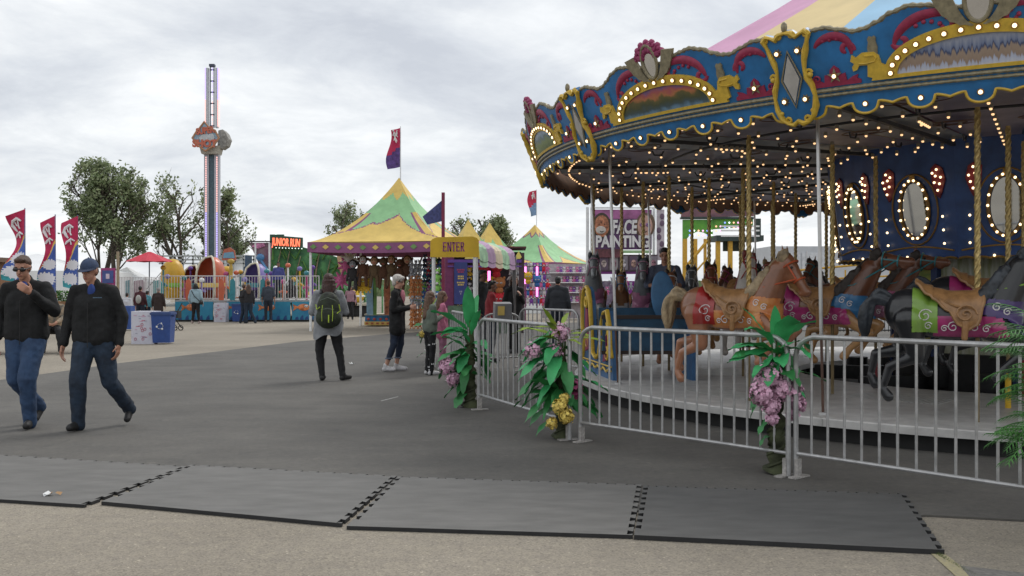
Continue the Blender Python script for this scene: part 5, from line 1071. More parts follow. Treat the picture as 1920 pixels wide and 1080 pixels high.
# ---- kiddie ride on a raised platform, left
D = 41.5; t = thing('kiddie_ride', 'raised kiddie ride with fish-painted skirt panels and bright rounded cars', 'kiddie ride', (X(460, D), D, 0)); f = lambda px, D_=D: X(px, D_) - X(460, D)
def seamat():
    m = mat('sea_panel', (.02, .17, .33), .5, 0, .4, 1.2, dark=(.035, .30, .42)); return m
m = MB(); m.box(((f(327) + f(598)) / 2, 4.2, .88), (f(598) - f(327), 8.2, .10)); m.box(((f(250) + f(327)) / 2, 4.2, .70), (f(327) - f(250), 8.2, .10)); ob('deck', m, mat('deck_grey', (.42, .43, .42), .6), t, False)
for a, b in ((328, 400), (425, 470), (472, 545), (547, 598)):
    m = MB(); m.box(((f(a) + f(b)) / 2, 0, .47), (f(b) - f(a) - .03, .06, .78)); p_ = ob('skirt_panel', m, seamat(), t, False)
    m = MB(); cx_ = f(a) + (f(b) - f(a)) * .45; m.sph((cx_, -.04, .62), (.26, .02, .15), 12, 8); m.prism([(cx_ - .2, .62), (cx_ - .48, .76), (cx_ - .42, .60), (cx_ - .48, .46)], -.05, -.035); ob('painted_fish', m, mat('fish_orange', (.62, .20, .07), .5, 0, .4, 6), p_)
    m = MB(); [m.sph((cx_ + .08 + s * .07, -.06, .67), (.045, .01, .055), 8, 6) for s in (0, 1)]; m.mi = 1; [m.sph((cx_ + .09 + s * .07, -.072, .67), (.018, .01, .02), 6, 4) for s in (0, 1)]; ob('fish_eyes', m, [WHITE, BLACK], p_)
    m = MB(); rr = random.Random(a)
    for i in range(5): x_ = f(a) + .15 + i * (f(b) - f(a)) / 5.5; m.prism([(x_, .09), (x_ + .16, .09), (x_ + .13, .22 + rr.uniform(0, .1)), (x_ + .03, .2)], -.045, -.034)
    ob('painted_rocks', m, mat('reef_navy', (.02, .07, .22), .6), p_)
m = MB(); [m.box(((f(a) + f(b)) / 2, .1, .04), (f(b) - f(a), .2, .06)) for a, b in ((335, 590),)]; ob('skids', m, BLACK, t, False)
for a, b in ((300, 338), (340, 424), (432, 488), (490, 532), (535, 556), (557, 598)):
    m = MB(); xa, xb = f(a), f(b); m.tube([(xa, 0, .92), (xa, 0, 1.97), (xb, 0, 1.97), (xb, 0, .92)], .028, 6); m.cyl((xa, 0, 1.0), (xb, 0, 1.0), .02, n=6)
    k = max(3, int((xb - xa) / .11)); [m.cyl((xa + (xb - xa) * i / k, 0, 1.0), (xa + (xb - xa) * i / k, 0, 1.97), .012, n=5) for i in range(1, k)]; ob('railing', m, mat('rail_pale', (.60, .58, .58), .5, .2), t)
def dome(px, D_, z, r, label, c, band=None, opening=True, hh=1.0):
    x_ = X(px, D_); tt = thing('ride_car', label, 'ride car', (x_, D_, .93), 0, 'rounded cars of the kiddie ride'); m = MB()
    prof = [(r * .55, 0), (r * .9, .25 * hh), (r, .75 * hh), (r * .95, 1.2 * hh), (r * .75, 1.6 * hh), (r * .4, 1.82 * hh), (0, 1.88 * hh)]; 
    a0, a1 = (radians(-60), radians(210)) if opening else (0, 2 * pi)
    m.lathe(prof, 28, a0=a0, a1=a1); m.lathe([(a * .94, b) for a, b in prof], 28, a0=a0, a1=a1); ob('shell', m, c, tt)
    m = MB(); m.lathe([(r * 1.03, .55), (r * 1.06, .65), (r * 1.03, .75)], 24); ob('band', m, band or TEAL, tt)
    if opening:
        for a in (a0, a1): m = MB(); m.tube([(q[0] * cos(a), q[0] * sin(a), q[1]) for q in prof], .05, 6); ob('rim', m, mat('rim_cream', (.62, .58, .45), .5), tt)
    m = MB(); m.box((0, 0, .5), (r * 1.1, r, .12)); m.box((0, r * .4, .8), (r * 1.1, .12, .5)); ob('seat', m, VIO, tt, False); return tt
CARO = mat('car_orange', (.52, .11, .045), .35, 0, .12, 3, coat=.3)
dome(324, 44.5, .9, .56, 'yellow bell-shaped ride car under the red umbrella side of the ride', mat('car_yellow', (.55, .32, .02), .4, 0, .1, 3), mat('band_green', (.22, .45, .05), .5), False)
dome(396, 44, .9, .68, 'largest orange ride car with an open front, on the fish-painted ride', CARO, TY, True, 1.05); dome(366, 45.5, .9, .60, 'orange ride car half hidden behind the biggest orange one', CARO, None, True, .85)
dome(480, 45, .9, .60, 'violet ride car with a grinning grille', mat('car_violet', (.20, .16, .42), .4, 0, .1, 3), TEAL, True, .9)
for i, (px, c, lb) in enumerate(((353, CARO, 'orange upright panel of the ride fence, left'), (415, CARO, 'orange upright panel right of the biggest orange car'), (436, TEAL, 'teal wavy upright panel on the ride fence, left of the violet car'), (493, TEAL, 'teal upright panel in front of the violet car'), (501, mat('post_salmon', (.50, .16, .12), .5), 'salmon pink end post of the ride fence'))):
    tt = tag(ob('fence_panel', (lambda m: (m.prism([(-.10, 0), (.10, 0), (.12, .35), (.11, .8), (.03, .95), (-.09, .85), (-.12, .4)], -.03, .03), m.mi == 0 and m)[1])(MB()), c, loc=(X(px, 41.2), 41.2, .93)), lb, 'fence panel')
m = MB(); m.box((0, 0, .5), (.13, .13, 1.1)); m.sph((0, 0, 1.35), (.17, .14, .12), 10, 7); m.cyl((0, 0, 1.0), (0, 0, 1.3), .09, .05, 8); tag(ob('cup_post', m, [mat('post_mix', (.45, .30, .05), .5)], loc=(X(433, 43.4), 43.4, 1.3)), 'yellow cup ornament on a post in the kiddie ride', 'ornament')
# busy hardware on the kiddie ride: hub, arms, painted posts, lamps
t2 = thing('ride_hub', 'centre hub of the kiddie ride with grey arms and coloured rings', 'ride machinery', (X(425, 46), 46, .93)); m = MB(); m.cyl((0, 0, 0), (0, 0, 1.2), .28, .2, 12); ob('column', m, TEAL, t2); m = MB()
for k in range(10): a = k * pi / 5; m.tube([(0, 0, 1.0), (1.1 * cos(a), 1.1 * sin(a), 1.15), (2.4 * cos(a), 2.4 * sin(a), .5)], .045, 6)
ob('arms', m, mat('arm_grey', (.35, .36, .38), .5, .3), t2); m = MB(); m.sph((0, 0, 1.35), (.3, .3, .22), 12, 8); ob('cap', m, mat('car_yellow', (.55, .32, .02)), t2)
pc_ = [(TEAL, 'teal'), (CARO, 'orange'), (VIO, 'violet'), (mat('car_yellow', (.5, .3, .02)), 'yellow'), (WHITE, 'white'), (mat('car_violet', (.2, .16, .42)), 'lilac'), (MAG, 'magenta')]
rr = random.Random(77)
for i, px in enumerate((306, 314, 346, 357, 378, 424, 443, 451, 459, 500, 509, 517, 531, 540, 551, 562, 575, 586)):
    c_, nm_ = pc_[(i * 3) % 7]; D2 = 42.5 + (i % 4) * .9; hh_ = rr.uniform(.7, 1.5); m = MB(); m.cyl((0, 0, 0), (0, 0, hh_), .05, .04, 7); m.mi = 1; m.sph((0, 0, hh_ + .08), (.13, .13, .11), 8, 6); m.mi = 0; m.tube([(-.18, 0, hh_ * .45), (0, 0, hh_ * .55), (.18, 0, hh_ * .45)], .06, 6)
    tag(ob('ride_post', m, [c_, pc_[(i * 2 + 3) % 7][0]], loc=(X(px, D2), D2, .93)), nm_ + ' post with a coloured ball on top, on the kiddie ride deck', 'ride post', nm_ + ' ball-topped posts of the kiddie ride')
# ---- drop tower
D = 62; t = thing('drop_tower', 'tall drop tower ride with a blue and orange sign halfway up', 'drop tower', (X(398, D), D, 0)); zz_ = lambda y: Z(y, D)
m = MB(); 
for s in (1, -1): m.box((s * .33, 0, (zz_(290) + zz_(492)) / 2), (.30, .34, zz_(290) - zz_(492)))
m.mi = 1; m.box((0, .02, (zz_(290) + zz_(492)) / 2), (.40, .25, zz_(290) - zz_(492))); ob('lower_mast', m, [mat('mast_pale', (.42, .42, .47), .5, .2, .1), mat('mast_blue_grey', (.07, .11, .14), .5, .2, .2)], t, False)
LR = noem(mat('led_red_white', (.9, .5, .5), .4, 0, 0, emit=(1, .55, .5), es=.75)); LV = noem(mat('led_violet', (.5, .4, 1), .4, 0, 0, emit=(.55, .45, 1), es=.9))
m = MB()
for s in (1, -1):
    for i in range(46): z = zz_(484) + (zz_(296) - zz_(484)) * i / 45; m.mi = 0 if i > 20 else 1; m.box((s * .35, -.18, z), (.07, .02, .10))
ob('mast_lamps', m, [LR, LV], t, False)
m = MB()
for s in (1, -1): m.box((s * .30, 0, (zz_(240) + zz_(128)) / 2), (.16, .25, zz_(128) - zz_(240))); 
m.mi = 1
for s in (1, -1): m.box((s * .12, -.02, (zz_(240) + zz_(124)) / 2), (.05, .08, zz_(124) - zz_(240)))
for i in range(6): m.box((0, 0, zz_(236 - i * 21)), (.30, .1, .07))
m.box((0, 0, zz_(123)), (.34, .3, .16)); ob('upper_mast', m, [mat('mast_light', (.50, .52, .55), .5, .2), mat('rail_dark', (.05, .06, .10), .5)], t, False)
m = MB()
for s in (1, -1):
    for i in range(26): z = zz_(236) + (zz_(130) - zz_(236)) * i / 25; m.mi = 0 if i < 12 else 1; m.box((s * .41, 0, z), (.07, .28, .12))
for i in range(14): m.mi = 0 if i < 6 else 1; z = zz_(232) + (zz_(130) - zz_(232)) * i / 13; m.box((.02, -.03, z), (.05, .04, .20))
ob('edge_lamps', m, [LR, LV], t, False)
f = lambda px: X(px, D) - X(398, D)
m = MB(); m.prism([(f(382), zz_(290)), (f(412), zz_(290)), (f(416), zz_(275)), (f(378), zz_(275))], -.5, .4); ob('sign_base', m, mat('sign_base_cream', (.42, .39, .33), .6), t, False)
m = MB(); hx = [(368, 262), (376, 250), (380, 246), (390, 232), (400, 244), (410, 248), (417, 262), (408, 276), (392, 286), (380, 277)]; m.prism([(f(a), zz_(b)) for a, b in hx], -.75, -.60); s1 = ob('front_sign', m, mat('sign_slate', (.30, .42, .52), .6, 0, .2), t, False)
m = MB(); m.tube([(f(a), -.76, zz_(b)) for a, b in hx], .07, 6, closed=True); ob('sign_border', m, mat('border_tan', (.42, .22, .12), .6), s1)
tm = textmesh('SUPER', .55, .02, .03); xform(tm, Matrix.Translation((f(392), -.8, zz_(249))) @ UPX @ Matrix.Rotation(radians(8), 4, 'Z') @ Matrix.Diagonal((.75, 1, 1, 1))); link('sign_lettering', tm, mat('ink_orange', (.50, .13, .08), .6), s1)
tm = textmesh('SHOT', .62, .02, .04); xform(tm, Matrix.Translation((f(391), -.8, zz_(273))) @ UPX @ Matrix.Diagonal((.95, 1, 1, 1))); link('sign_lettering', tm, mat('ink_orange', (.5, .13, .08)), s1)
m = MB(); m.prism([(f(380), zz_(262)), (f(386), zz_(256)), (f(396), zz_(255)), (f(404), zz_(260)), (f(398), zz_(267)), (f(384), zz_(268))], -.80, -.77); m.sph((f(403), -.8, zz_(261)), (.22, .03, .25), 10, 6); ob('sign_cloud', m, mat('cloud_pale', (.48, .50, .52), .6), s1)
m = MB(); hx2 = [(412, 246), (420, 244), (426, 250), (431, 262), (427, 274), (418, 280), (410, 278)]; m.prism([(f(a), zz_(b)) for a, b in hx2], -.3, .5); ob('side_sign', m, mat('side_sign_grey', (.30, .29, .27), .7, 0, .3), t, False)
m = MB()
for y in (480, 487, 494): m.box((f(388), 0, zz_(y)), (f(480) - f(300), .1, .10))
for i in range(10): m.box((f(305 + i * 19), 0, zz_(496)), (.1, .1, 1.1))
m.box((0, .2, 1.4), (1.2, 1.2, 2.8)); ob('base_frame', m, mat('truss_pale', (.38, .40, .40), .5, .2), t, False)
for a in range(3): m = MB(); m.cyl((0, 0, zz_(400)), ((-6, 6.5, 2)[a], (2, 1, 8)[a], .2), .02, n=5); ob('guy_wire', m, BLACK, t)
D = 58; m = MB(); f2 = lambda px: X(px, D) - X(430, D); m.prism([(f2(416), Z(488, D)), (f2(443), Z(488, D)), (f2(440), Z(470, D)), (f2(431), Z(464, D)), (f2(420), Z(468, D))], -.05, .05); m.mi = 1; m.prism([(f2(418), Z(484, D)), (f2(441), Z(484, D)), (f2(438), Z(472, D)), (f2(421), Z(474, D))], -.08, -.05); m.mi = 2; m.box((0, .2, 1.8), (.12, .12, 3.0))
tag(ob('ride_sign', m, [mat('sign_brick', (.45, .12, .07), .6), mat('sign_skyblue', (.16, .32, .45), .6), STEEL], smooth=False, loc=(X(430, D), D, 0)), 'small blue and brick-red ride sign below the drop tower', 'sign')
# ---- coaster with jungle backdrop and LED sign
D = 52; t = thing('junior_coaster', 'junior coaster with a green jungle backdrop and a red-lit name sign', 'coaster', (X(540, D), D, 0)); f = lambda px: X(px, D) - X(540, D)
JG = mat('jungle_paint', (.09, .28, .09), .6, 0, .5, 2.2, dark=(.012, .07, .035)); JG2 = mat('jungle_light', (.13, .28, .07), .6, 0, .3, 2)
m = MB(); m.prism([(f(498), .5), (f(600), .5), (f(652), .9), (f(652), Z(500, D)), (f(640), Z(485, D)), (f(620), Z(478, D)), (f(600), Z(472, D)), (f(570), Z(464, D)), (f(508), Z(460, D)), (f(498), Z(462, D))], 0, .15); bd_ = ob('backdrop', m, JG, t, False)
m = MB(); rr = random.Random(8)
for i in range(44): x_ = f(rr.uniform(503, 648)); z_ = rr.uniform(.7, 3.1); m.tube([(x_, -.05, z_), (x_ + rr.uniform(-.4, .4), -.05, z_ + .5), (x_ + rr.uniform(-.7, .7), -.05, z_ + rr.uniform(.5, 1.1))], [.14, .09, .03], 6, flat=.3)
m.mi = 1
for px, y0, y1 in ((536, 470, 515), (592, 470, 520), (520, 465, 510), (556, 480, 520), (612, 485, 530), (575, 500, 535)): m.tube([(f(px), -.1, Z(y1, D)), (f(px) + .1, -.1, Z((y0 + y1) / 2, D)), (f(px) + .25, -.1, Z(y0, D))], [.13, .08, .05], 6, flat=.4)
ob('painted_leaves', m, [JG2, mat('trunk_tan', (.30, .24, .16), .7, 0, .3)], bd_)
m = MB(); m.prism([(f(633), Z(470, D)), (f(650), Z(466, D)), (f(647), Z(492, D)), (f(642), Z(515, D)), (f(637), Z(500, D))], -.4, -.2); ob('painted_cone', m, mat('cone_peach', (.50, .30, .17), .6, 0, .3), t, False)
m = MB(); m.prism([(f(508), Z(464, D)), (f(569), Z(467, D)), (f(569), Z(446, D)), (f(534), Z(443, D)), (f(534), Z(440, D)), (f(508), Z(440, D))], -.25, -.1); ls = ob('name_sign', m, mat('sign_bottle', (.018, .075, .045), .6), t, False)
tm = textmesh('JUNIOR RUN', .52, .02, .012); xform(tm, Matrix.Translation((f(539), -.30, Z(455.5, D))) @ UPX @ Matrix.Rotation(radians(-3), 4, 'Z') @ Matrix.Diagonal((.50, 1.1, 1, 1))); link('led_lettering', tm, noem(mat('led_red', (1, .2, .1), .4, 0, 0, emit=(1, .16, .08), es=1.5)), ls)
m = MB(); [m.sph((f(520 + i * 6), -.28, Z(465 + i * .2, D)), .03, 5, 4) for i in range(9)]; m.sph((f(519), -.2, Z(438, D)), .07, 7, 5); ob('sign_bulbs', m, LB[1], ls)
m = MB()
for zz2, off in ((1.35, 0), (1.15, .12)):
    pts = [(f(px), -1.5 - .5 * sin(i * .7), zz2 + .55 * sin(i * .8 + 1)) for i, px in enumerate(range(560, 730, 10))]; m.tube(pts, .06, 6)
for px in range(565, 730, 16): m.cyl((f(px), -1.7, 0), (f(px), -1.7, 1.6), .05, n=6)
ob('track', m, mat('track_green', (.12, .30, .13), .5, 0, .2), t)
m = MB(); m.box((f(650), -3.0, .62), (f(722) - f(588), 1.5, .12)); m.mi = 1; m.box((f(650), -2.9, .28), (f(722) - f(588), 1.4, .5)); ob('station_deck', m, [mat('deck_cream', (.50, .46, .36), .7), mat('deck_dark', (.03, .03, .03), .8)], t, False)
for px, c, lb in ((590, YEP, 'lime yellow round coaster tub, left'), (603, LGP, 'lime round coaster tub beside the grey fence'), (668, YEP, 'yellow coaster tub behind the woman in the dark cardigan')):
    m = MB(); m.sph((0, 0, 0), (.42, .4, .36), 14, 9); m.mi = 1; m.tube([(.43 * cos(a), .41 * sin(a), .02) for a in [2 * pi * i / 16 for i in range(16)]], .05, 5, closed=True); tag(ob('coaster_tub', m, [c, WHITE], loc=(X(px, 50), 50, 1.0)), lb, 'coaster tub', 'round tubs of the junior coaster')
for px, py, c, lb in ((650, 498, PIP, 'big pink inflatable star behind the tent post'), (640, 525, PIP, 'faded pink flower figure on the coaster'), (655, 486, WHP, 'white spiky inflatable toy hanging at the left edge of the large tent')):
    m = MB(); [m.cap((0, 0, 0), (.3 * cos(a), -.05, .3 * sin(a)), .10, .03, 7) for a in [2 * pi * i / 9 for i in range(9)]]; m.sph((0, 0, 0), .17, 9, 7); tag(ob('inflatable_toy', m, c, loc=(X(px, 34), 34, Z(py, 34))), lb, 'inflatable toy', 'inflatable toys')
# slide structure
D = 50; t = thing('fun_slide', 'slide frame with pink and white canopy art, between the tower and the coaster', 'slide', (X(485, D), D, 0)); f = lambda px: X(px, D) - X(485, D)
m = MB(); m.box((f(487), 0, Z(453, D)), (f(510) - f(463), .15, .06)); ob('top_beam', m, BLACK, t, False)
m = MB(); m.prism([(f(466), Z(455, D)), (f(508), Z(455, D)), (f(506), Z(500, D)), (f(486), Z(500, D)), (f(478), Z(480, D))], .1, .2); ob('art_panel', m, mat('slide_art', (.26, .22, .22), .7, 0, .5, 1.4, dark=(.18, .07, .12)), t, False)
m = MB(); m.prism([(f(472), Z(462, D)), (f(480), Z(456, D)), (f(494), Z(456, D)), (f(497), Z(461, D)), (f(484), Z(466, D))], 0, .08); ob('art_pink', m, mat('art_pink', (.60, .22, .40), .7, 0, .4, 4), t, False)
m = MB(); m.sph((f(490), -.2, Z(483, D)), (.22, .2, .2), 12, 8); m.tube([(f(490), -.2, Z(486, D)), (f(508), -.2, Z(515, D))], .14, 6, flat=.5); ob('blue_chute', m, SKY, t)
m = MB(); [m.box((f(459 - i * 4), .5, Z(505 + i * 9, D)), (.12, 1, .28)) for i in range(3)]; m.box((f(461), .5, Z(500, D)), (.1, 1, 1.2)); ob('stairs', m, mat('stair_navy', (.04, .08, .14), .6), t, False)
m = MB(); [m.cyl((f(px), 0, 0), (f(px), 0, Z(456, D)), .05, n=6) for px in (479, 505)]; ob('legs', m, WHITE, t)
# booth counter and small things under the big tent
D = 37; t = thing('booth_counter', 'blue and yellow painted booth base at the front of the large tent', 'counter', (X(712, D), D, 0)); m = MB(); m.box((0, 0, .30), (.95, 1.2, .26)); m.mi = 1; m.box((0, 0, .12), (1.0, 1.25, .14)); m.mi = 2; m.box((0, 0, .45), (1.0, 1.25, .05)); ob('base', m, [mat('base_blue', (.03, .17, .36), .6, 0, .4, 4), TY, mat('deck_cream2', (.5, .46, .36), .7)], t, False)
m = MB(); [m.sph((-.35 + i * .23, -.62, .28), (.06, .02, .05), 7, 5) for i in range(4)]; m.mi = 1; [m.box((-.4 + i * .2, -.64, .12), (.10, .01, .07)) for i in range(5)]; ob('painted_figures', m, [mat('fig_red', (.5, .08, .06), .6), mat('fig_red2', (.45, .12, .05), .6)], t)
for px, w, hh, c, lb in ((726, .10, 1.9, mat('panel_striped', (.45, .16, .08), .6, 0, .5, 5), 'tall striped red and cream game panel in the large tent'), (694, .12, 1.7, mat('post_sky', (.25, .42, .55), .6), 'pale blue upright frame in the large tent'), (703, .06, 1.7, JG2, 'thin green upright in the large tent')):
    m = MB(); m.prism([(-w, 0), (w, 0), (w * 1.2, hh * .5), (w * .8, hh), (-w * .8, hh), (-w * 1.2, hh * .5)], -.04, .04); tag(ob('striped_board', m, c, smooth=False, loc=(X(px, 36), 36, .45)), lb, 'game board')
# ---- red umbrella
D = 42; t = thing('parasol', 'red parasol standing over the people by the kiddie ride', 'parasol', (X(280, D), D, 0)); m = MB(); R_ = .99
for k in range(8):
    a0, a1 = k * pi / 4 + .2, (k + 1) * pi / 4 + .2; rows = []
    for (r, z) in ((R_, 0), (.66, .16), (.33, .30), (.05, .42)):
        rows += [(r * cos(a0), r * sin(a0), z + Z(490, D)), (r * .94 * cos((a0 + a1) / 2), r * .94 * sin((a0 + a1) / 2), z - .03 + Z(490, D)), (r * cos(a1), r * sin(a1), z + Z(490, D))]
    m.add(rows, [(j * 3 + i, j * 3 + i + 1, j * 3 + i + 4, j * 3 + i + 3) for j in range(3) for i in (0, 1)])
ob('canopy', m, mat('parasol_red', (.52, .03, .06), .7, 0, .08), t); m = MB(); m.cyl((0, 0, 0), (0, 0, Z(474, D)), .025, n=6); ob('pole', m, mat('pole_dark', (.05, .06, .09), .5), t)
# ---- recycling bins
def bin_(px, D, w, h, label, parent=None):
    t = thing('recycling_bin', label, 'bin', (X(px, D), D, 0), radians(4), 'blue recycling bins'); m = MB()
    m.add([(-w * .44, -w * .4, .04), (w * .44, -w * .4, .04), (w * .44, w * .4, .04), (-w * .44, w * .4, .04), (-w * .5, -w * .5, h * .9), (w * .5, -w * .5, h * .9), (w * .5, w * .5, h * .9), (-w * .5, w * .5, h * .9)], [(3, 2, 1, 0), (0, 1, 5, 4), (1, 2, 6, 5), (2, 3, 7, 6), (3, 0, 4, 7)]); b_ = ob('body', m, mat('bin_blue', (.025, .07, .26), .45, 0, .1), t, False)
    m = MB(); m.box((0, 0, h * .93), (w * 1.08, w * 1.1, .06)); m.box((0, -.0, h * .965), (w * .98, w * 1.0, .03)); m.cyl((w * .52, -.1, h * .88), (w * .64, -.1, h * .88), .04, n=8); ob('lid', m, mat('lid_blue', (.03, .065, .20), .45), t, False)
    m = MB()
    for k in range(3): a = 2 * pi * k / 3 + pi / 2; a2 = a + 1.5; m.tube([(-.02 + .075 * cos(a + q), -w * .5 + .02 - .002, h * .55 + .075 * sin(a + q)) for q in (0.1, .7, 1.5)], [.020, .020, .020], 4, flat=.3); m.sph((-.02 + .085 * cos(a + 1.7), -w * .5 + .018, h * .55 + .085 * sin(a + 1.7)), (.028, .006, .028), 6, 4)
    ob('recycling_mark', m, WHITE, b_); return t
bin_(306.5, 25.3, .50, .86, 'blue wheeled recycling bin with a white triangle mark, beside the poster-covered box')
def posterbox(px, D, w, h, label):
    t = thing('poster_box', label, 'cardboard box', (X(px, D), D, 0), 0, 'white poster-covered boxes'); m = MB(); m.box((0, .25, h / 2), (w, .5, h)); b_ = ob('box', m, mat('box_white', (.58, .58, .66), .7, 0, .05), t, False); rr = random.Random(px)
    m = MB(); 
    for i in range(20): m.mi = rr.randrange(3); x_ = rr.uniform(-.42, .42) * w; z_ = rr.uniform(.08, .94) * h; m.box((x_, -.004, z_), (rr.uniform(.03, .13), .004, .014))
    m.mi = 0
    for i in range(7): x_ = rr.uniform(-.38, .38) * w; z_ = rr.uniform(.15, .9) * h; m.tube([(x_ + .03 * cos(a), -.006, z_ + .035 * sin(a)) for a in [2 * pi * k / 8 for k in range(8)]], .006, 4, closed=True)
    ob('red_marks', m, [mat('marker_red', (.50, .10, .16), .7), mat('marker_grey', (.30, .30, .40), .7), mat('marker_pink', (.55, .28, .42), .7)], b_); return t
posterbox(267.5, 25.2, .60, .86, 'white box covered in red and grey scribbles, beside the blue recycling bin in front'); posterbox(412, 41.0, .50, .82, 'white scribbled box against the fish-painted ride skirt')
bin_(446, 40.8, .42, .80, 'blue recycling bin right of the scribbled box by the fish panels')
m = MB(); m.box((0, 0, .45), (.40, .4, .8)); tag(ob('blue_crate', m, mat('crate_blue', (.03, .08, .28), .6), smooth=False, loc=(X(238, 33), 33, 0)), 'blue crate left of the scribbled box, partly hidden by the man in the cap', 'crate')
# ---- fence, sign and panels left of the ride
def farbar(a, b, D1, D2, label, n=10, h=1.1, z0=0, hz_=.1):
    t = thing('steel_fence', label, 'fence', (X(a, D1), D1, z0), atan2(D2 - D1, X(b, D2) - X(a, D1)), 'steel fences left of the kiddie ride'); L_ = hypot(D2 - D1, X(b, D2) - X(a, D1)); m = MB(); m.tube([(0, 0, 0), (0, 0, h), (L_, 0, h), (L_, 0, 0)], .03, 6); m.cyl((0, 0, hz_), (L_, 0, hz_), .02, n=6); [m.cyl((L_ * i / n, 0, hz_), (L_ * i / n, 0, h), .013, n=5) for i in range(1, n)]; ob('frame', m, mat('rail_pale', (.6, .58, .58)), t)
farbar(222, 245, 39, 39, 'leftmost pale steel fence by the pink and blue sign', 8, 1.9); farbar(248, 272, 39.5, 39.5, 'pale steel fence behind the person with the light backpack', 8, 1.9); farbar(274, 300, 39.5, 40, 'pale steel fence behind the parasol pole', 8, 1.9)
for px, w, c, lb in ((241, .12, TEAL, 'teal upright ride panel behind the leftmost steel fence'), (262, .22, mat('board_mauve', (.32, .22, .26), .7, 0, .3, 3), 'mauve rules board behind the steel fence'), (296, .18, mat('ride_teal_box', (.08, .30, .30), .6), 'teal ride box left of the yellow car')):
    m = MB(); m.prism([(-w, 0), (w, 0), (w, 1.2), (w * .6, 1.35), (-w, 1.3)], -.04, .04); tag(ob('ride_board', m, c, smooth=False, loc=(X(px, 40.5), 40.5, .45)), lb, 'ride board')
D = 38; t = thing('info_sign', 'pink and blue framed notice board on a post, right of the man in the cap', 'sign', (X(203, D), D, 0)); m = MB(); m.box((0, 0, 1.85), (.56, .06, .80)); b_ = ob('frame', m, mat('frame_magenta', (.34, .05, .18), .6), t, False); m = MB(); m.box((0, -.04, 1.90), (.44, .02, .50)); m.mi = 1; m.box((0, -.055, 1.92), (.14, .01, .2)); m.box((0, -.045, 1.55), (.44, .02, .08)); m.mi = 0; m.box((0, 0, .7), (.5, .04, 1.3)); ob('face', m, [mat('face_blue', (.06, .09, .28), .6), mat('face_white', (.6, .5, .6), .6)], b_, False)
m = MB(); m.cyl((0, 0, 0), (0, 0, 2.9), .06, n=8); tag(ob('wooden_pole', m, mat('pole_tan', (.34, .27, .18), .8), loc=(X(221, 38), 38, 0)), 'tan pole beside the pink and blue notice board', 'pole')
# ---- feather banners
def feather(px, D, ytop, label, w, seed, slot):
    t = thing('feather_banner', label, 'banner', (X(px, D), D, 0), 0, 'crimson and blue feather banners'); zt = Z(ytop, D); m = MB(); m.tube([(0, .02, 0), (0, .02, zt)], [.03, .016], 7); ob('pole', m, mat('pole_blue_grey', (.12, .15, .30), .5), t); m = MB(); nv, nu = 60, 24; H = 140 * D / 1800
    def pt(u, v): return Vector((-w * u * (1 - .55 * sin(pi * min(1, v * 1.05)) ** 2 * (.9 if slot != 1 else 1.05)) + (.02 if 1 else 0), .22 * sin(v * 5.2 + seed) * u, zt - .03 - H * v - .22 * u * (1 - v) + .12 * u * v))
    for j in range(nv):
        for i in range(nu):
            u, v = (i + .5) / nu, (j + .5) / nv; edge = .38 + .30 * u ** 1.5 - .06 * cos(u * 3); k = 0
            if v > edge: k = 1 if v < edge + .055 - .03 * u else (3 if (v > .85 and u > .45) else 2)
            for (cu, cv, r) in ((.42, .66, .32), (.5, .86, .36)):
                dx = (u - cu) * w * .62; dz = (v - cv) * H; rr_ = hypot(dx, dz); an = atan2(dz, dx); R_ = r * w * (.75 + .25 * abs(cos(an * 7)))
                if rr_ < R_ * .30: k = 4
                elif rr_ < R_: k = 4
            m.mi = k; m.add([pt(i / nu, j / nv), pt((i + 1) / nu, j / nv), pt((i + 1) / nu, (j + 1) / nv), pt(i / nu, (j + 1) / nv)], [(0, 1, 2, 3)])
    f_ = ob('cloth', m, [mat('banner_crimson', (.48, .015, .08), .7, 0, .12), mat('banner_gold', (.72, .50, .12), .7), mat('banner_blue', (.06, .12, .42), .7, 0, .2), mat('banner_teal', (.05, .36, .42), .7, 0, .2), mat('petal_white', (.74, .74, .80), .7, 0, .03), mat('daisy_centre', (.62, .32, .02), .7)], t)
    m = MB()   # white galloping-horse emblem, as loose strokes
    def e(pts, r): m.tube([pt(a, b) + Vector((0, -.03, 0)) for a, b in pts], r, 6)
    e([(.25, .14), (.45, .09), (.70, .11), (.88, .18)], [.03, .05, .05, .03]); e([(.80, .15), (.72, .22), (.62, .27)], [.05, .045, .02]); e([(.42, .12), (.45, .20), (.40, .24)], .025); e([(.60, .13), (.55, .19)], .02); e([(.2, .33), (.45, .29), (.75, .32), (.9, .35)], [.02, .045, .04, .02]); e([(.5, .31), (.48, .37)], .02)
    ob('horse_emblem', m, mat('emblem_white', (.72, .70, .72), .7), f_)
    return t
feather(46, 30, 390, 'leftmost crimson and blue daisy banner, behind the man in sunglasses', .66, .3, 0); feather(103, 30.5, 402, 'middle daisy banner, narrowed by the wind, between the two men', .60, 1.6, 1); feather(145, 30.5, 403, 'rightmost daisy banner, just left of the man in the cap', .58, 2.6, 2)
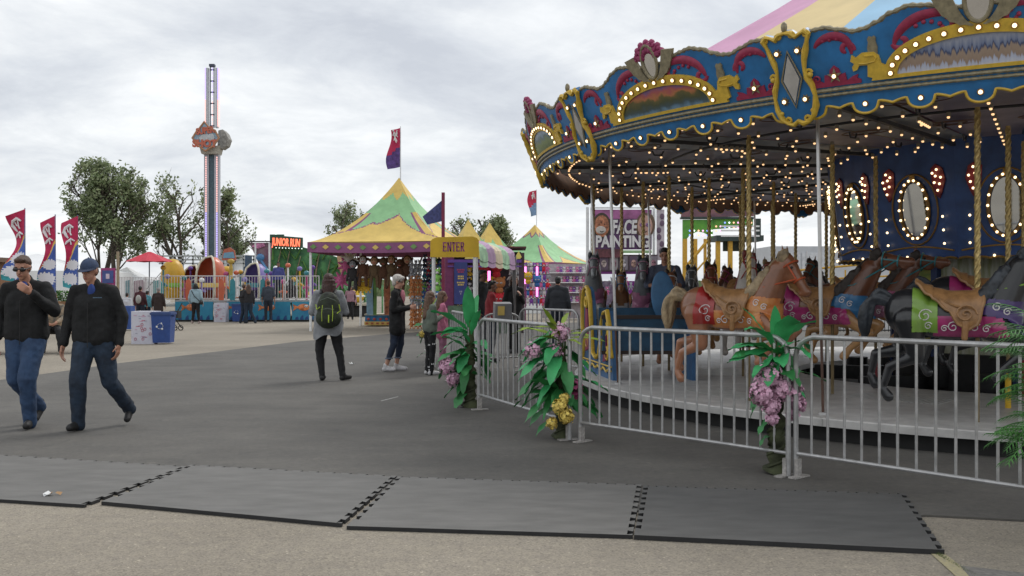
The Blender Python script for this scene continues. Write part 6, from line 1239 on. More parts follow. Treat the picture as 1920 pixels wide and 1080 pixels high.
# white tents and cabin
WT = mat('white_tarpaulin', (.76, .77, .78), .7, 0, .04, 1)
def dometent(px, D, rx, ry, zt, label, name='dome_tent'):
    m = MB(); m.lathe([(rx * cos(a), zt * sin(a)) for a in [pi / 2 * i / 12 for i in range(13)]], 36, sc=(1, ry / rx)); m.mi = 1
    for k in range(3): a = k * pi / 3; m.tube([(rx * 1.002 * cos(b) * cos(a), ry * 1.004 * cos(b) * sin(a), zt * 1.004 * sin(b)) for b in [pi * i / 20 for i in range(21)]], .03, 5)
    tag(ob(name, m, [WT, mat('seam_grey', (.73, .74, .75), .7)], loc=(X(px, D), D, 0)), label, 'tent', 'white tents')
peaktent_later = 1
def peaktent(px, D, w, ze, za, label):
    m = MB(); a = [(-w, -w), (w, -w), (w, w), (-w, w)]
    for (r, z), (r2, z2) in zip(((1, ze), (.45, ze + (za - ze) * .4)), ((.45, ze + (za - ze) * .4), (.02, za))):
        for k in range(4): p, q = a[k], a[(k + 1) % 4]; m.add([(p[0] * r, p[1] * r, z), (q[0] * r, q[1] * r, z), (q[0] * r2, q[1] * r2, z2), (p[0] * r2, p[1] * r2, z2)], [(0, 1, 2, 3)])
    for k in range(4): p, q = a[k], a[(k + 1) % 4]; m.add([(p[0], p[1], 0), (q[0], q[1], 0), (q[0], q[1], ze), (p[0], p[1], ze)], [(0, 1, 2, 3)])
    tag(ob('white_tent', m, WT, smooth=False, loc=(X(px, D), D, 0)), label, 'tent', 'white tents')
peaktent(238, 78, 2.6, 1.9, 3.1, 'low white tent behind the leftmost steel fence'); peaktent(438, 82, 2.4, 2.4, 6.8, 'white peaked tent between the trees and the slide'); peaktent(70, 70, 5, 2.6, 3.9, 'long low white tent behind the planter')
t = thing('wooden_kiosk', 'brown wooden kiosk corner at the far left edge', 'kiosk', (X(-30, 33), 33, 0)); m = MB(); m.box((0, 0, 1.3), (1.45, 1.2, 2.2)); ob('wall', m, mat('kiosk_brown', (.20, .10, .05), .8, 0, .3, 4), t, False); m = MB(); m.box((0, 0, 2.42), (1.7, 1.5, .16)); ob('roof', m, mat('kiosk_roof', (.14, .09, .06), .8), t, False)
# planter
D = 34; t = thing('planter', 'wooden planter box of green shrubs between the two walking men', 'planter', (X(118, D), D, 0)); m = MB(); m.box((0, .3, .88), (1.0, .5, .22)); m.box((0, .3, .4), (.9, .4, .8)); ob('box', m, mat('planter_wood', (.30, .17, .09), .8, 0, .3, 5), t, False)
m = MB(); rr = random.Random(2)
for i in range(420): p_ = Vector((rr.uniform(-.5, .5), rr.uniform(.05, .5), rr.uniform(.98, 1.36))); u = Vector((rr.uniform(-1, 1), rr.uniform(-1, 1), rr.uniform(-.3, 1))).normalized() * .06; v = Vector((rr.uniform(-1, 1), rr.uniform(-1, 1), rr.uniform(-1, 1))).normalized() * .035; m.add([p_ - u, p_ + v, p_ + u, p_ - v], [(0, 1, 2, 3)])
ob('shrubs', m, mat('shrub_green', (.07, .20, .03), .7, 0, .4, 6), t)
# ================================================================ TREES
BARK = mat('bark', (.075, .06, .045), .9, 0, .3, 6); LFA = mat('leaf_mid', (.27, .325, .17), .6, 0, .3, 1.5); LFB = mat('leaf_dark', (.18, .235, .115), .6, 0, .3, 1.5); LFC = mat('leaf_pale', (.40, .44, .27), .55, 0, .2, 1.5)
for q_ in (LFA, LFB, LFC):   # leaves let light through
    t_ = q_.node_tree; b_ = t_.nodes['Principled BSDF']; tr_ = t_.nodes.new('ShaderNodeBsdfTranslucent'); mx_ = t_.nodes.new('ShaderNodeMixShader'); mx_.inputs[0].default_value = .4; t_.links.new(b_.inputs['Base Color'].links[0].from_socket, tr_.inputs[0]); t_.links.new(b_.outputs[0], mx_.inputs[1]); t_.links.new(tr_.outputs[0], mx_.inputs[2]); t_.links.new(mx_.outputs[0], t_.nodes['Material Output'].inputs[0])
def tree(px, D, H, label, crowns, seed, lf=.20, dens=1.0, lean=.25, base=0):
    rr = random.Random(seed); t = thing('tree', label, 'tree', (X(px, D), D, 0), 0, 'trees behind the fair'); tr = MB(); le = MB()
    tips = []; base_ = H * .22
    def inside(p, g=1.0): return any(((p.x - c[0]) / c[2]) ** 2 + (p.y / c[2]) ** 2 + ((p.z - (c[1] + base_) / 2) / ((c[1] - base_) / 2)) ** 2 < g for c in crowns)
    def branch(p, d, ln, r, lvl):
        if lvl > 0 and not inside(p, 1.05): return
        pts = [p]; rad = [r]; n = 5
        for i in range(n):
            d = (d + Vector((rr.uniform(-.22, .22) + lean * .05, rr.uniform(-.22, .22), rr.uniform(-.02, .16)))).normalized(); p = p + d * ln / n; pts.append(p); rad.append(r * (1 - .75 * (i + 1) / n)); tips.append((p, d, lvl))
            if lvl < 3 and i > 0:
                for q in range(2 if lvl else 2):
                    a = rr.uniform(0, 6.28); nd = (d * .75 + Vector((cos(a), sin(a), .25)) * .75).normalized(); branch(p, nd, ln * rr.uniform(.42, .62), r * .42, lvl + 1)
        kk = next((i for i, q in enumerate(pts) if i > 1 and not inside(q, .9 if lvl < 2 else 1.1) and q.z > base_ * 1.5), len(pts)); tr.tube(pts[:max(2, kk)], rad[:max(2, kk)], 6 if lvl < 2 else 4)
    for (cx_, hh, ww) in crowns: branch(Vector((cx_ * .25, 0, 0)), Vector((cx_ * .10, 0, 1)).normalized(), hh * .90, .17 * hh / 8, 0)
    for (p, d, lvl) in tips:
        if lvl < 2 or noise.noise(p * .75 + Vector((seed, 0, 0))) < -.10: continue
        ok = inside(p, 1.12)
        if not ok or rr.random() > dens: continue
        cl_ = rr.choice((0, 0, 1, 2, 1)); k = 4
        for i in range(k):
            q = p + d * rr.uniform(-.2, .2) + Vector((rr.gauss(0, .20), rr.gauss(0, .20), rr.gauss(0, .22))); u = (d * .4 + Vector((rr.uniform(-1, 1) + lean, rr.uniform(-1, 1), rr.uniform(-.6, .9)))).normalized(); v = u.cross(Vector((rr.uniform(-1, 1), rr.uniform(-1, 1), rr.uniform(-1, 1)))).normalized(); s = lf * rr.uniform(.6, 1.2); le.mi = cl_ if rr.random() < .7 else 0
            le.add([q - u * s * .5, q + v * s * .28, q + u * s * .6, q - v * s * .28], [(0, 1, 2, 3)])
    ob('trunk', tr, BARK, t); ob('crown', le, [LFA, LFB, LFC], t, False); return t
tree(200, 76, 9.8, 'broad airy tree, leftmost behind the red parasol', [(-.9, 11.3, 2.5), (1.5, 10.7, 2.2), (-1.7, 8.2, 2.3), (2.2, 7.6, 1.7)], 5, .30, .95)
tree(338, 78, 9.8, 'slender airy tree just left of the drop tower', [(-.7, 11.2, 1.5), (.9, 9.6, 1.6), (-.4, 7.5, 1.7)], 12, .30, 1); tree(420, 80, 8.6, 'narrow tree right behind the drop tower', [(-.3, 10.2, 1.5), (1.0, 7.6, 1.6), (-1.4, 7.6, 1.3)], 23, .30, 1)
tree(650, 95, 8.2, 'tree partly hidden by the left slope of the large tent', [(0, 9.6, 2.2), (1.6, 9.0, 2.2)], 31, .32, 1); tree(775, 98, 8.4, 'small tree top showing right of the large tent peak', [(0, 8.6, 1.6)], 35, .3, 1)
tree(868, 98, 8, 'tree behind the left yellow tent peak', [(0, 8.3, 1.8), (1.5, 8.7, 1.8)], 41, .32, 1); tree(925, 98, 8, 'tree behind the right yellow tent peak', [(0, 8.6, 2.0), (1.3, 7.2, 1.4)], 44, .32, 1)
m = MB(); rr = random.Random(17)
for i in range(5200):
    x_ = rr.uniform(-95, 130); y_ = rr.uniform(150, 165); z_ = rr.uniform(0, 2.3 + .8 * noise.noise(Vector((x_ * .08, 0, 0)))); s = rr.uniform(.4, .8); u = Vector((rr.uniform(-1, 1), 0, rr.uniform(-1, 1))).normalized() * s; v = Vector((-u.z, .3, u.x)) * .6; m.add([Vector((x_, y_, z_)) - u, Vector((x_, y_, z_)) + v, Vector((x_, y_, z_)) + u, Vector((x_, y_, z_)) - v], [(0, 1, 2, 3)])
tag(ob('far_treeline', m, LFB, smooth=False), 'low dark line of trees along the horizon beyond the fairground', 'trees', kind='stuff')
# ================================================================ PEOPLE
SK = mat('skin_light', (.50, .27, .19), .55, 0, .08, 10); SKD = mat('skin_brown', (.20, .10, .065), .55, 0, .08, 10); SKT = mat('skin_tan', (.42, .21, .14), .55, 0, .08, 10)
DK_JK = mat('jacket_black', (.019, .0195, .0205), .82, 0, .25, 7, .35, 26, spec=.25); JEAN = mat('denim_mid', (.035, .075, .16), .85, 0, .35, 7, .25, 30, dark=(.018, .038, .085)); JEAN2 = mat('denim_dark', (.022, .042, .075), .85, 0, .4, 6, .25, 30, dark=(.010, .016, .028)); NAVYC = mat('cap_navy', (.035, .055, .11), .85, 0, .2, 20); SHB = mat('shirt_blue', (.02, .05, .22), .8)
LEGG = mat('leggings_black', (.010, .010, .012), .8, 0, .2); LEGW = mat('leggings_thick', (.010, .010, .012), .8, 0, .2); SHOE = mat('shoe_black', (.012, .012, .013), .6); SHW = mat('shoe_white', (.55, .54, .55), .6, 0, .15, 20); HBR = mat('hair_brown', (.075, .038, .022), .55, 0, .35, 25, .4, 60, stretch=(3, 3, .4)); HDK = mat('hair_black', (.008, .007, .007), .5, 0, .3, 25, .3, 60, stretch=(3, 3, .4)); HRD = mat('hair_auburn', (.050, .016, .012), .5, 0, .4, 25, .4, 60, stretch=(3, 3, .4)); HGR = mat('hair_silver', (.52, .48, .44), .5, 0, .25, 25, .4, 60, stretch=(3, 3, .4)); HLB = mat('hair_light_brown', (.14, .075, .045), .55, 0, .35, 25, .4, 60, stretch=(3, 3, .4)); LIPS = mat('lips', (.32, .10, .09), .5)
def hand(m, wr, d, nrm, s=1.0, curl=.5, sd=1):
    d = Vector(d).normalized(); n = Vector(nrm); n = (n - d * n.dot(d)).normalized(); t = d.cross(n) * sd
    w = Vector(wr); pc = w + d * .05 * s
    m.cap(w, w + d * .03 * s, .026 * s, .027 * s, 8)
    for k in range(3): m.cap(w + d * .02 * s + t * (k - 1) * .012 * s, w + d * .085 * s + t * (k - 1) * .024 * s, .017 * s, .015 * s, 8)
    for k in range(4):
        b = w + d * .092 * s + t * (k - 1.5) * .0205 * s; ln = (.034, .042, .039, .029)[k] * s; dd = d; p = b; r = .0098 * s
        for j in range(3):
            a = curl * (.7 + .25 * j) ; dd = (dd * cos(a) + n * sin(a)).normalized(); q = p + dd * ln * (1, .75, .6)[j]; m.cap(p, q, r, r * .9, 8); p = q; r *= .92
    p = w + d * .028 * s - t * .030 * s; dd = (d * .75 - t * .62 + n * .25).normalized(); q = p + dd * .042 * s; m.cap(p, q, .0125 * s, .011 * s, 8); m.cap(q, q + (dd * .6 + d * .5 + n * .35).normalized() * .032 * s, .011 * s, .009 * s, 8)
def person(px, D, H, label, rz=0, pose=None, skin=SK, top=DK_JK, trous=JEAN, shoes=SHOE, hair='short', hm=HBR, hem=.88, wd=1.0, near=False, sleeve=1.0, z0=.015, legcut=0, face=True, extra=None, group=None, skirt=0, px_x=None):
    s = H / 1.77; V = Vector; J = dict(hipL=(.09, 0, .93), hipR=(-.09, 0, .93), kneeL=(.10, -.02, .50), kneeR=(-.10, -.02, .50), ankL=(.10, .02, .09), ankR=(-.10, .02, .09), toeL=None, toeR=None, shL=(.160 * wd, 0, 1.425), shR=(-.160 * wd, 0, 1.425), elL=(.222 * wd, .03, 1.13), elR=(-.222 * wd, .03, 1.13), wrL=(.235 * wd, -.06, .89), wrR=(-.235 * wd, -.06, .89), head=(0, -.02, 1.635), look=(0, -1, -.03), chest=(0, 0, 1.27), pel=(0, 0, .95), hnL=(-1, 0, 0), hnR=(1, 0, 0))
    J.update(pose or {}); K = {k: (V(v) * s if (isinstance(v, tuple) and k not in ('look', 'hnL', 'hnR')) else v) for k, v in J.items()}
    t = thing('person', label, 'person', (px_x if px_x is not None else X(px, D), D, z0), radians(rz), group)
    vox = (.009 if near else .014) * min(1, s + .1); b = MB(); hd = K['head']; lk = V(K['look']).normalized(); up = V((0, 0, 1)); up = (up - lk * up.dot(lk)).normalized(); rt = lk.cross(up)
    HM = Matrix((rt, -lk, up)).transposed().to_4x4(); HM.translation = hd     # head frame: x right, -y forward, z up
    def h(x, y, z): return HM @ V((x * s, y * s, z * s))
    hr = HM.to_3x3().to_4x4()
    b.sph(h(0, .012, .03), (.073 * s, .092 * s, .088 * s), 18, 12, hr); b.sph(h(0, -.022, -.042), (.056 * s, .062 * s, .068 * s), 14, 10, hr); b.cap(h(0, -.062, -.085), h(0, -.055, -.08), .024 * s, .026 * s, 8)
    b.cap(h(0, -.083, .018), h(0, -.104, -.022), .011 * s, .016 * s, 8); b.cap(h(-.03, -.074, .032), h(.03, -.074, .032), .013 * s, .013 * s, 8); b.cap(h(-.012, -.085, -.052), h(.012, -.085, -.052), .010 * s, .010 * s, 8)
    for q in (1, -1): b.sph(h(q * .074, .005, .0), (.011 * s, .019 * s, .031 * s), 8, 6, hr)
    nk = (K['shL'] + K['shR']) / 2; b.cap(nk + V((0, .01, .02)) * s, hd + V((0, .012, -.05)) * s, .058 * s, .052 * s)
    b.sph(K['chest'], (.145 * s * wd, .095 * s, .18 * s), 16, 10); b.cap(K['pel'], K['chest'], .10 * s, .10 * s); b.sph(K['pel'], (.14 * s * wd, .10 * s, .11 * s), 16, 10); b.cap(K['shL'] * .8 + K['shR'] * .2, K['shR'] * .8 + K['shL'] * .2, .045 * s, .045 * s)
    for q, sg in (('L', 1), ('R', -1)):
        b.cap(K['sh' + q], K['el' + q], .043 * s, .038 * s); b.cap(K['el' + q], K['wr' + q], .038 * s, .026 * s)
        b.cap(K['hip' + q], K['knee' + q], .082 * s, .055 * s); b.cap(K['knee' + q], K['ank' + q], .055 * s, .036 * s)
        tv = V(K['toe' + q]) if K['toe' + q] is not None else K['ank' + q] + V((sg * .02, -.15, -.05)) * s
        b.cap(K['ank' + q], tv + V((0, 0, .0)), .028 * s, .018 * s)
        hand(b, K['wr' + q], K['wr' + q] - K['el' + q], K['hn' + q], s * 1.03, J.get('curl', .35) if q != J.get('fist') else 1.15, sg)
    body = link('body', remesh(b, vox, 3 if near else 2), skin, t)
    e = MB(); e.mi = 0
    if face:
        for q in (1, -1): e.sph(h(q * .030, -.078, .012), (.012 * s, .008 * s, .006 * s), 8, 6, hr); e.sph(h(q * .031, -.084, .035), (.017 * s, .005 * s, .0045 * s), 8, 5, hr)
        ob('eyes', e, mat('eye_dark', (.035, .022, .018), .4), body); e = MB(); e.sph(h(0, -.0925, -.050), (.021 * s, .006 * s, .0055 * s), 8, 5, hr); ob('mouth', e, LIPS, body)
    # top
    m = MB(); g = .020; f = s
    m.sph(K['chest'] + V((0, 0, .0)), ((.165 * wd + g) * f, (.108 + g) * f, .185 * f), 16, 10); m.cap(nk + V((0, .012, .02)) * s, nk + V((0, .006, .085)) * s, .072 * s, .060 * s); [m.cap(nk + V((0, .012, .045)) * s, K[q_] + V((0, .0, .0)) * s, .060 * s, .062 * s) for q_ in ('shL', 'shR')]; m.cap(K['shL'] * .85 + K['shR'] * .15, K['shR'] * .85 + K['shL'] * .15, .066 * s, .066 * s)
    hz = hem * s; c1 = K['chest'] + V((0, 0, .02)); c2 = V((K['pel'].x, K['pel'].y, hz + .10 * s)) if hem < 1.2 else c1
    for q in (-1, -.5, 0, .5, 1): m.cap(c1 + V((q * .070 * wd * s, 0, 0)), c2 + V((q * .080 * wd * s * (1 + skirt), 0, 0)), .120 * s, (.130 + skirt * .02) * s)
    for q in ('L', 'R'):
        m.cap(K['sh' + q], K['el' + q], .071 * s, .062 * s)
        if sleeve >= 1: m.cap(K['el' + q], K['el' + q].lerp(K['wr' + q], .95), .062 * s, .047 * s)
    ms = remesh(m, vox * 1.15, 3, .010 * s if near else .008 * s, 8 / s, px); link('jacket' if top is DK_JK else 'top', ms, top, t)
    # trousers
    m = MB(); 
    for q in (-1, 0, 1): m.cap(K['pel'] + V((q * .055 * wd, 0, -.02)) * s, K['pel'] + V((q * .055 * wd, 0, .03)) * s, .118 * s, .112 * s)
    for q in ('L', 'R'):
        m.cap(K['hip' + q], K['knee' + q], (.108 if trous in (JEAN, JEAN2, LEGW) else .098) * s * (.5 + .5 * wd), (.082 if trous in (JEAN, JEAN2) else .068) * s * (.6 + .4 * wd)); a_ = K['ank' + q] if not legcut else K['knee' + q].lerp(K['ank' + q], legcut)
        m.cap(K['knee' + q], a_ + (V((0, 0, -.035 if not legcut else 0))), (.081 if trous in (JEAN, JEAN2) else .067) * s * (.6 + .4 * wd), (.066 if trous in (JEAN, JEAN2) else .050) * s)
    link('trousers', remesh(m, vox * 1.15, 2, .010 * s, 9 / s, px + 5), trous, t)
    for q, sg in (('L', 1), ('R', -1)):
        a = K['ank' + q]; tv = V(K['toe' + q]) if K['toe' + q] is not None else a + V((sg * .025, -.155, -.045)) * s; d = (tv - a); d2 = V((d.x, d.y, 0)).normalized() if abs(d.x) + abs(d.y) > .01 else V((0, -1, 0)); m = MB(); m.cap(a + V((0, 0, .025)) * s, a + V((0, 0, -.045)) * s, .046 * s, .045 * s); m.cap(a - d2 * .03 * s + V((0, 0, -.045)) * s, tv, .042 * s, .036 * s); m.cap(a + V((0, 0, -.02)) * s, tv + V((0, 0, .01)) * s, .04 * s, .03 * s); link('shoe', remesh(m, vox, 2), shoes, t)
    # hair
    m = MB()
    if hair in ('short', 'crop'):
        m.sph(h(0, .024, .048), (.079 * s, .092 * s, .084 * s), 18, 12, hr); m.sph(h(0, -.035, .098), (.060 * s, .052 * s, .030 * s), 12, 8, hr); m.sph(h(0, .05, -.0), (.068 * s, .062 * s, .075 * s), 12, 8, hr)
    elif hair == 'cap':
        m.sph(h(0, .045, .0), (.073 * s, .066 * s, .065 * s), 14, 9, hr)
    elif hair == 'pixie':
        m.sph(h(0, .02, .055), (.092 * s, .105 * s, .092 * s), 18, 12, hr); m.sph(h(0, .06, -.01), (.072 * s, .062 * s, .085 * s), 12, 8, hr); m.sph(h(.0, -.06, .085), (.06 * s, .04 * s, .04 * s), 10, 7, hr)
    elif hair == 'hood':
        m.sph(h(0, .022, .03), (.098 * s, .112 * s, .120 * s), 18, 12, hr); m.cap(h(0, .06, -.06), nk + V((0, .05, 0)), .085 * s, .11 * s)
    else:
        m.sph(h(0, .022, .045), (.088 * s, .100 * s, .090 * s), 18, 12, hr); ln = {'long': .30, 'longer': .44, 'bob': .14, 'tied': .05}[hair]
        for i in range(9):
            a = pi * (i / 8) ; x_ = .080 * cos(a); y_ = .02 + .085 * sin(a); p = h(x_, y_, .0); m.cap(p, p + V((0, 0, -.10)) * s, .030 * s, .032 * s, 8)
            if ln > .1:
                q = V((nk.x + (p.x - nk.x) * 1.05, nk.y + max(.035 * s, (p.y - nk.y)) * 1.0 + .055 * s * sin(a), p.z - ln * s * (.55 + .45 * sin(a)))); q = p + V((0, 0, -.1 * s)) if abs(rz) > 1e9 else q; m.cap(p + V((0, 0, -.08)) * s, q, .040 * s, .032 * s, 8)
        if hair == 'tied': m.sph(h(0, .10, .03), .045 * s, 10, 7)
    link('hair' if hair != 'hood' else 'hood', remesh(m, vox * .9, 1, .005 * s if hair != 'hood' else 0, 30, px), hm if hair != 'hood' else top, body if hair != 'hood' else t)
    if extra: extra(t, body, h, K, s, hr, nk)
    return t
def W_(px, D, cx): return X(px, D) - cx
# --- the two men in front
def ex1(t, body, h, K, s, hr, nk):
    m = MB()
    for q in (1, -1): m.sph(h(q * .033, -.088, .010), (.032 * s, .013 * s, .021 * s), 12, 8, hr); m.tube([h(q * .060, -.085, .015), h(q * .078, -.03, .014), h(q * .080, .01, .008)], .005 * s, 6)
    m.cap(h(-.02, -.092, .018), h(.02, -.092, .018), .007 * s, .007 * s, 6); g = ob('sunglasses', m, mat('dark_lens', (.006, .006, .008), .15, spec=.7), t)
    m = MB(); m.sph(nk + Vector((0, -.062, .0)) * s, (.040 * s, .035 * s, .075 * s), 10, 8); ob('shirt_collar', m, SHB, t)
    m = MB(); m.tube([nk + Vector((.0, -.165, -.12 - i * .045)) * s for i in range(11)], .004, 5); ob('zip', m, BLACK, t)
    m = MB(); [m.box(K['chest'] + Vector((.065 + i * .012, -.150, .09)) * s, (.008, .006, .008)) for i in range(5)]; ob('chest_logo', m, mat('thread_grey', (.16, .20, .23), .7), t, False)
c1 = X(50, 10.15)
person(50, 10.15, 1.83, 'man in black jacket and blue jeans wearing sunglasses, one hand raised to his chin', 4,
       dict(head=(-.01, -.07, 1.625), look=(.02, -1, -.30), kneeL=(.07, -.16, .51), ankL=(.06, -.06, .09), kneeR=(-.10, -.03, .50), ankR=(.0, .32, .20), toeR=(.0, .22, .06), hipL=(.09, 0, .93), hipR=(-.09, .0, .93), elL=(.29, -.03, 1.19), wrL=(.155, -.26, 1.37), hnL=(-.6, .6, .2), elR=(-.29, .04, 1.16), wrR=(-.28, -.02, .92), fist='L'), near=True, hem=.86, wd=1.16, extra=ex1, skin=SKT)
def ex2(t, body, h, K, s, hr, nk):
    m = MB(); m.lathe([(.094 * s * cos(a), .098 * s * sin(a)) for a in [pi / 2 * i / 8 for i in range(9)]], 20, sc=(.92, 1.12)); m.M = Matrix()
    me = m.mesh('cap'); me.transform(Matrix.Translation(h(0, .012, .042)) @ hr); c = link('baseball_cap', me, NAVYC, t)
    m = MB(); vs = []
    for i in range(13):
        a = pi + pi * i / 12; vs.append(h(.082 * cos(a), .0 + .085 * sin(a) * 1.0, .046)); vs.append(h(.080 * cos(a), -.01 + .165 * sin(a), .034 - .0 * abs(cos(a))))
    k = len(vs); vs += [v + Vector((0, 0, -.006)) for v in vs]; fs = [(2 * i, 2 * i + 1, 2 * i + 3, 2 * i + 2) for i in range(12)] + [(k + 2 * i, k + 2 * i + 2, k + 2 * i + 3, k + 2 * i + 1) for i in range(12)] + [(2 * i + 1, k + 2 * i + 1, k + 2 * i + 3, 2 * i + 3) for i in range(12)]
    m.add(vs, fs); ob('cap_brim', m, mat('brim_navy', (.022, .035, .075), .8), c)
    m = MB(); m.sph(h(0, .012, .142), .008, 7, 5); ob('cap_button', m, NAVYC, c)
    m = MB(); m.sph(nk + Vector((0, -.062, .0)) * s, (.040 * s, .035 * s, .075 * s), 10, 8); ob('shirt_collar', m, SHB, t)
    m = MB(); m.tube([nk + Vector((.0, -.165, -.12 - i * .045)) * s for i in range(11)], .004, 5); ob('zip', m, BLACK, t)
    m = MB(); [m.box(K['chest'] + Vector((.055 + i * .013, -.150, .09)) * s, (.009, .006, .009)) for i in range(7)]; ob('chest_logo', m, mat('thread_blue', (.09, .16, .24), .7), t, False)
person(176, 10.0, 1.79, 'man in a navy baseball cap, black jacket and dark jeans, walking', 2,
       dict(head=(-.03, -.04, 1.625), look=(-.10, -1, -.22), kneeR=(-.11, -.13, .50), ankR=(-.14, -.04, .09), kneeL=(.15, .02, .50), ankL=(.235, .36, .20), toeL=(.245, .26, .07), elR=(-.27, .04, 1.15), wrR=(-.30, -.02, .88), elL=(.27, .05, 1.15), wrL=(.255, .0, .88), curl=.45), near=True, hem=.86, wd=1.12, top=DK_JK, trous=JEAN2, hair='cap', extra=ex2, skin=SKT)
# --- woman with backpack
GCD = mat('cardigan_grey', (.25, .26, .275), .9, 0, .15, 10, .3, 40)
def exb(t, body, h, K, s, hr, nk):
    p = MB(); c = Vector((-.03, .24, 1.20)) * s   # back is +y (she faces away)
    p.sph(c, (.185, .12, .26), 16, 12); p.sph(c + Vector((0, .02, -.15)), (.20, .135, .17), 16, 12); p.sph(c + Vector((0, .09, -.12)), (.13, .07, .14), 12, 8)
    bp = link('backpack', remesh(p, .012, 2, .006, 12, 3), mat('backpack_black', (.014, .016, .014), .7, 0, .4, 9, .3, 30, dark=(.03, .045, .018)), t)
    m = MB(); LM = mat('lime_strap', (.42, .55, .05), .7)
    for sg, y1 in ((1, .0), (-1, .02)): m.tube([c + Vector((sg * .075, .155, .05)), c + Vector((sg * .085, .178, -.08)), c + Vector((sg * .08, .185, -.20))], .011, 6, flat=.5); 
    m.tube([c + Vector((-.17, .09, .06)), c + Vector((-.19, .08, -.04)), c + Vector((-.14, .12, -.08))], .008, 5); m.tube([c + Vector((.12, .12, .02)), c + Vector((.17, .10, -.02)), c + Vector((.19, .06, .06))], .008, 5); m.tube([c + Vector((-.02, .16, -.1)), c + Vector((-.02, .17, -.22))], .010, 5); ob('lime_piping', m, LM, bp)
    m = MB(); m.tube([c + Vector((-.10, .155, -.02)), c + Vector((0, .165, .0)), c + Vector((.10, .155, -.02))], .006, 5); m.tube([c + Vector((-.12, .11, .12)), c + Vector((0, .13, .17)), c + Vector((.12, .11, .12))], .006, 5); ob('zips', m, mat('zip_grey', (.10, .12, .10), .5), bp)
    for sg in (1, -1): m = MB(); m.tube([K['shL' if sg > 0 else 'shR'] * .7 + Vector((0, .10, .10)), K['shL' if sg > 0 else 'shR'] * .75 + Vector((0, -.02, .37)) * .0 + Vector((0, 0, .36)) + Vector((0, -.0, 0)), ], .02, 6) if 0 else m.tube([Vector((sg * .11, .13, 1.44)) * s, Vector((sg * .12, .02, 1.505)) * s, Vector((sg * .13, -.12, 1.40)) * s, Vector((sg * .15, -.13, 1.2)) * s], .022, 6, flat=.4); ob('shoulder_strap', m, BLACK, t)
    m = MB(); m.grid(lambda u, v: Vector((.235 * cos(pi * 2 * u) * (1 + .06 * v), .18 * sin(pi * 2 * u) * (1 + .04 * v) + .01, (.98 - v * (.20 + .08 * sin(u * 9) + .05 * sin(u * 21))))) * s, 40, 6); ob('cardigan_hem', m, GCD, t)
person(616, 15.25, 1.70, 'woman with long auburn hair, grey cardigan and black and lime backpack, seen from behind', 184, dict(kneeL=(.15, -.02, .50), ankL=(.10, .02, .09), kneeR=(-.17, -.02, .50), ankR=(-.24, .02, .09), toeR=(-.34, -.10, .045), toeL=(.09, -.14, .045), elL=(.27, -.02, 1.13), elR=(-.28, -.02, 1.13), wrL=(.16, -.26, 1.16), wrR=(-.18, -.28, 1.16), head=(.0, -.03, 1.64)), top=GCD, trous=LEGW, hair='longer', hm=HRD, hem=.86, wd=1.16, near=True, extra=exb, skirt=.2)
def exphone(t, body, h, K, s, hr, nk):
    m = MB(); p = (K['wrL'] + K['wrR']) / 2 + Vector((0, -.10, .05)); m.box(p, (.07, .012, .14), (-.5, 0, 0)); tag_ = ob('phone', m, BLACK, t, False)
def exg(t, body, h, K, s, hr, nk):
    m = MB(); m.sph(nk + Vector((0, -.10, -.06)) * s, (.05 * s, .05 * s, .13 * s), 10, 8); ob('scarf', m, mat('scarf_pink', (.55, .20, .25), .8), t)
    m = MB(); m.tube([h(.09, -.03, .03), h(.0, -.065, .125), h(-.09, -.03, .03)], .008 * s, 5); ob('hair_band', m, BLACK, body)
    for q in ('L', 'R'): m = MB(); c = K['knee' + q].lerp(K['ank' + q], .62); m.tube([c + Vector((.062 * cos(a), .062 * sin(a), 0)) for a in [2 * pi * i / 12 for i in range(12)]], .012, 5, closed=True); ob('cuff', m, mat('denim_cuff', (.13, .16, .22), .8), t)
    for q in (1, -1): m = MB(); m.tube([h(q * .060, -.085, .015), h(q * .082, .0, .014)], .004 * s, 5); ob('spectacle_arm', m, BLACK, body)
person(745, 16.9, 1.70, 'woman with short silver hair, long black jacket, cropped jeans and white sneakers, facing right', 82, dict(kneeL=(.10, -.03, .50), ankL=(.10, .05, .09), kneeR=(-.10, .04, .5), ankR=(-.10, .19, .09), toeR=(-.11, .03, .045), toeL=(.11, -.13, .045), elL=(.22, .02, 1.13), wrL=(.09, -.24, 1.18), elR=(-.22, .02, 1.13), wrR=(-.09, -.24, 1.16), look=(.05, -1, -.2), curl=.8, chest=(0, .01, 1.25)), top=DK_JK, trous=mat('denim_navy', (.015, .025, .05), .85, 0, .3), shoes=SHW, hair='pixie', hm=HGR, hem=.66, wd=1.18, near=True, extra=exg, legcut=.62)
BUT = mat('butterfly_print', (.012, .012, .014), .85, 0, .3, 18)
def exk(t, body, h, K, s, hr, nk):
    m = MB(); rr = random.Random(5)
    for q in ('L', 'R'):
        for i in range(15):
            u = rr.random(); c = (K['hip' + q].lerp(K['knee' + q], u * 2) if u < .5 else K['knee' + q].lerp(K['ank' + q], u * 2 - 1)); r = .088 - .035 * u; a = rr.uniform(0, 6.28); d = Vector((cos(a), sin(a), 0)); sd = Vector((-sin(a), cos(a), 0))
            for sg in (1, -1): m.add([c + d * r, c + d * r + sd * sg * .022 + Vector((0, 0, .02)), c + d * r + sd * sg * .02 - Vector((0, 0, .012))], [(0, 1, 2)])
    ob('printed_butterflies', m, WHITE, t, False)
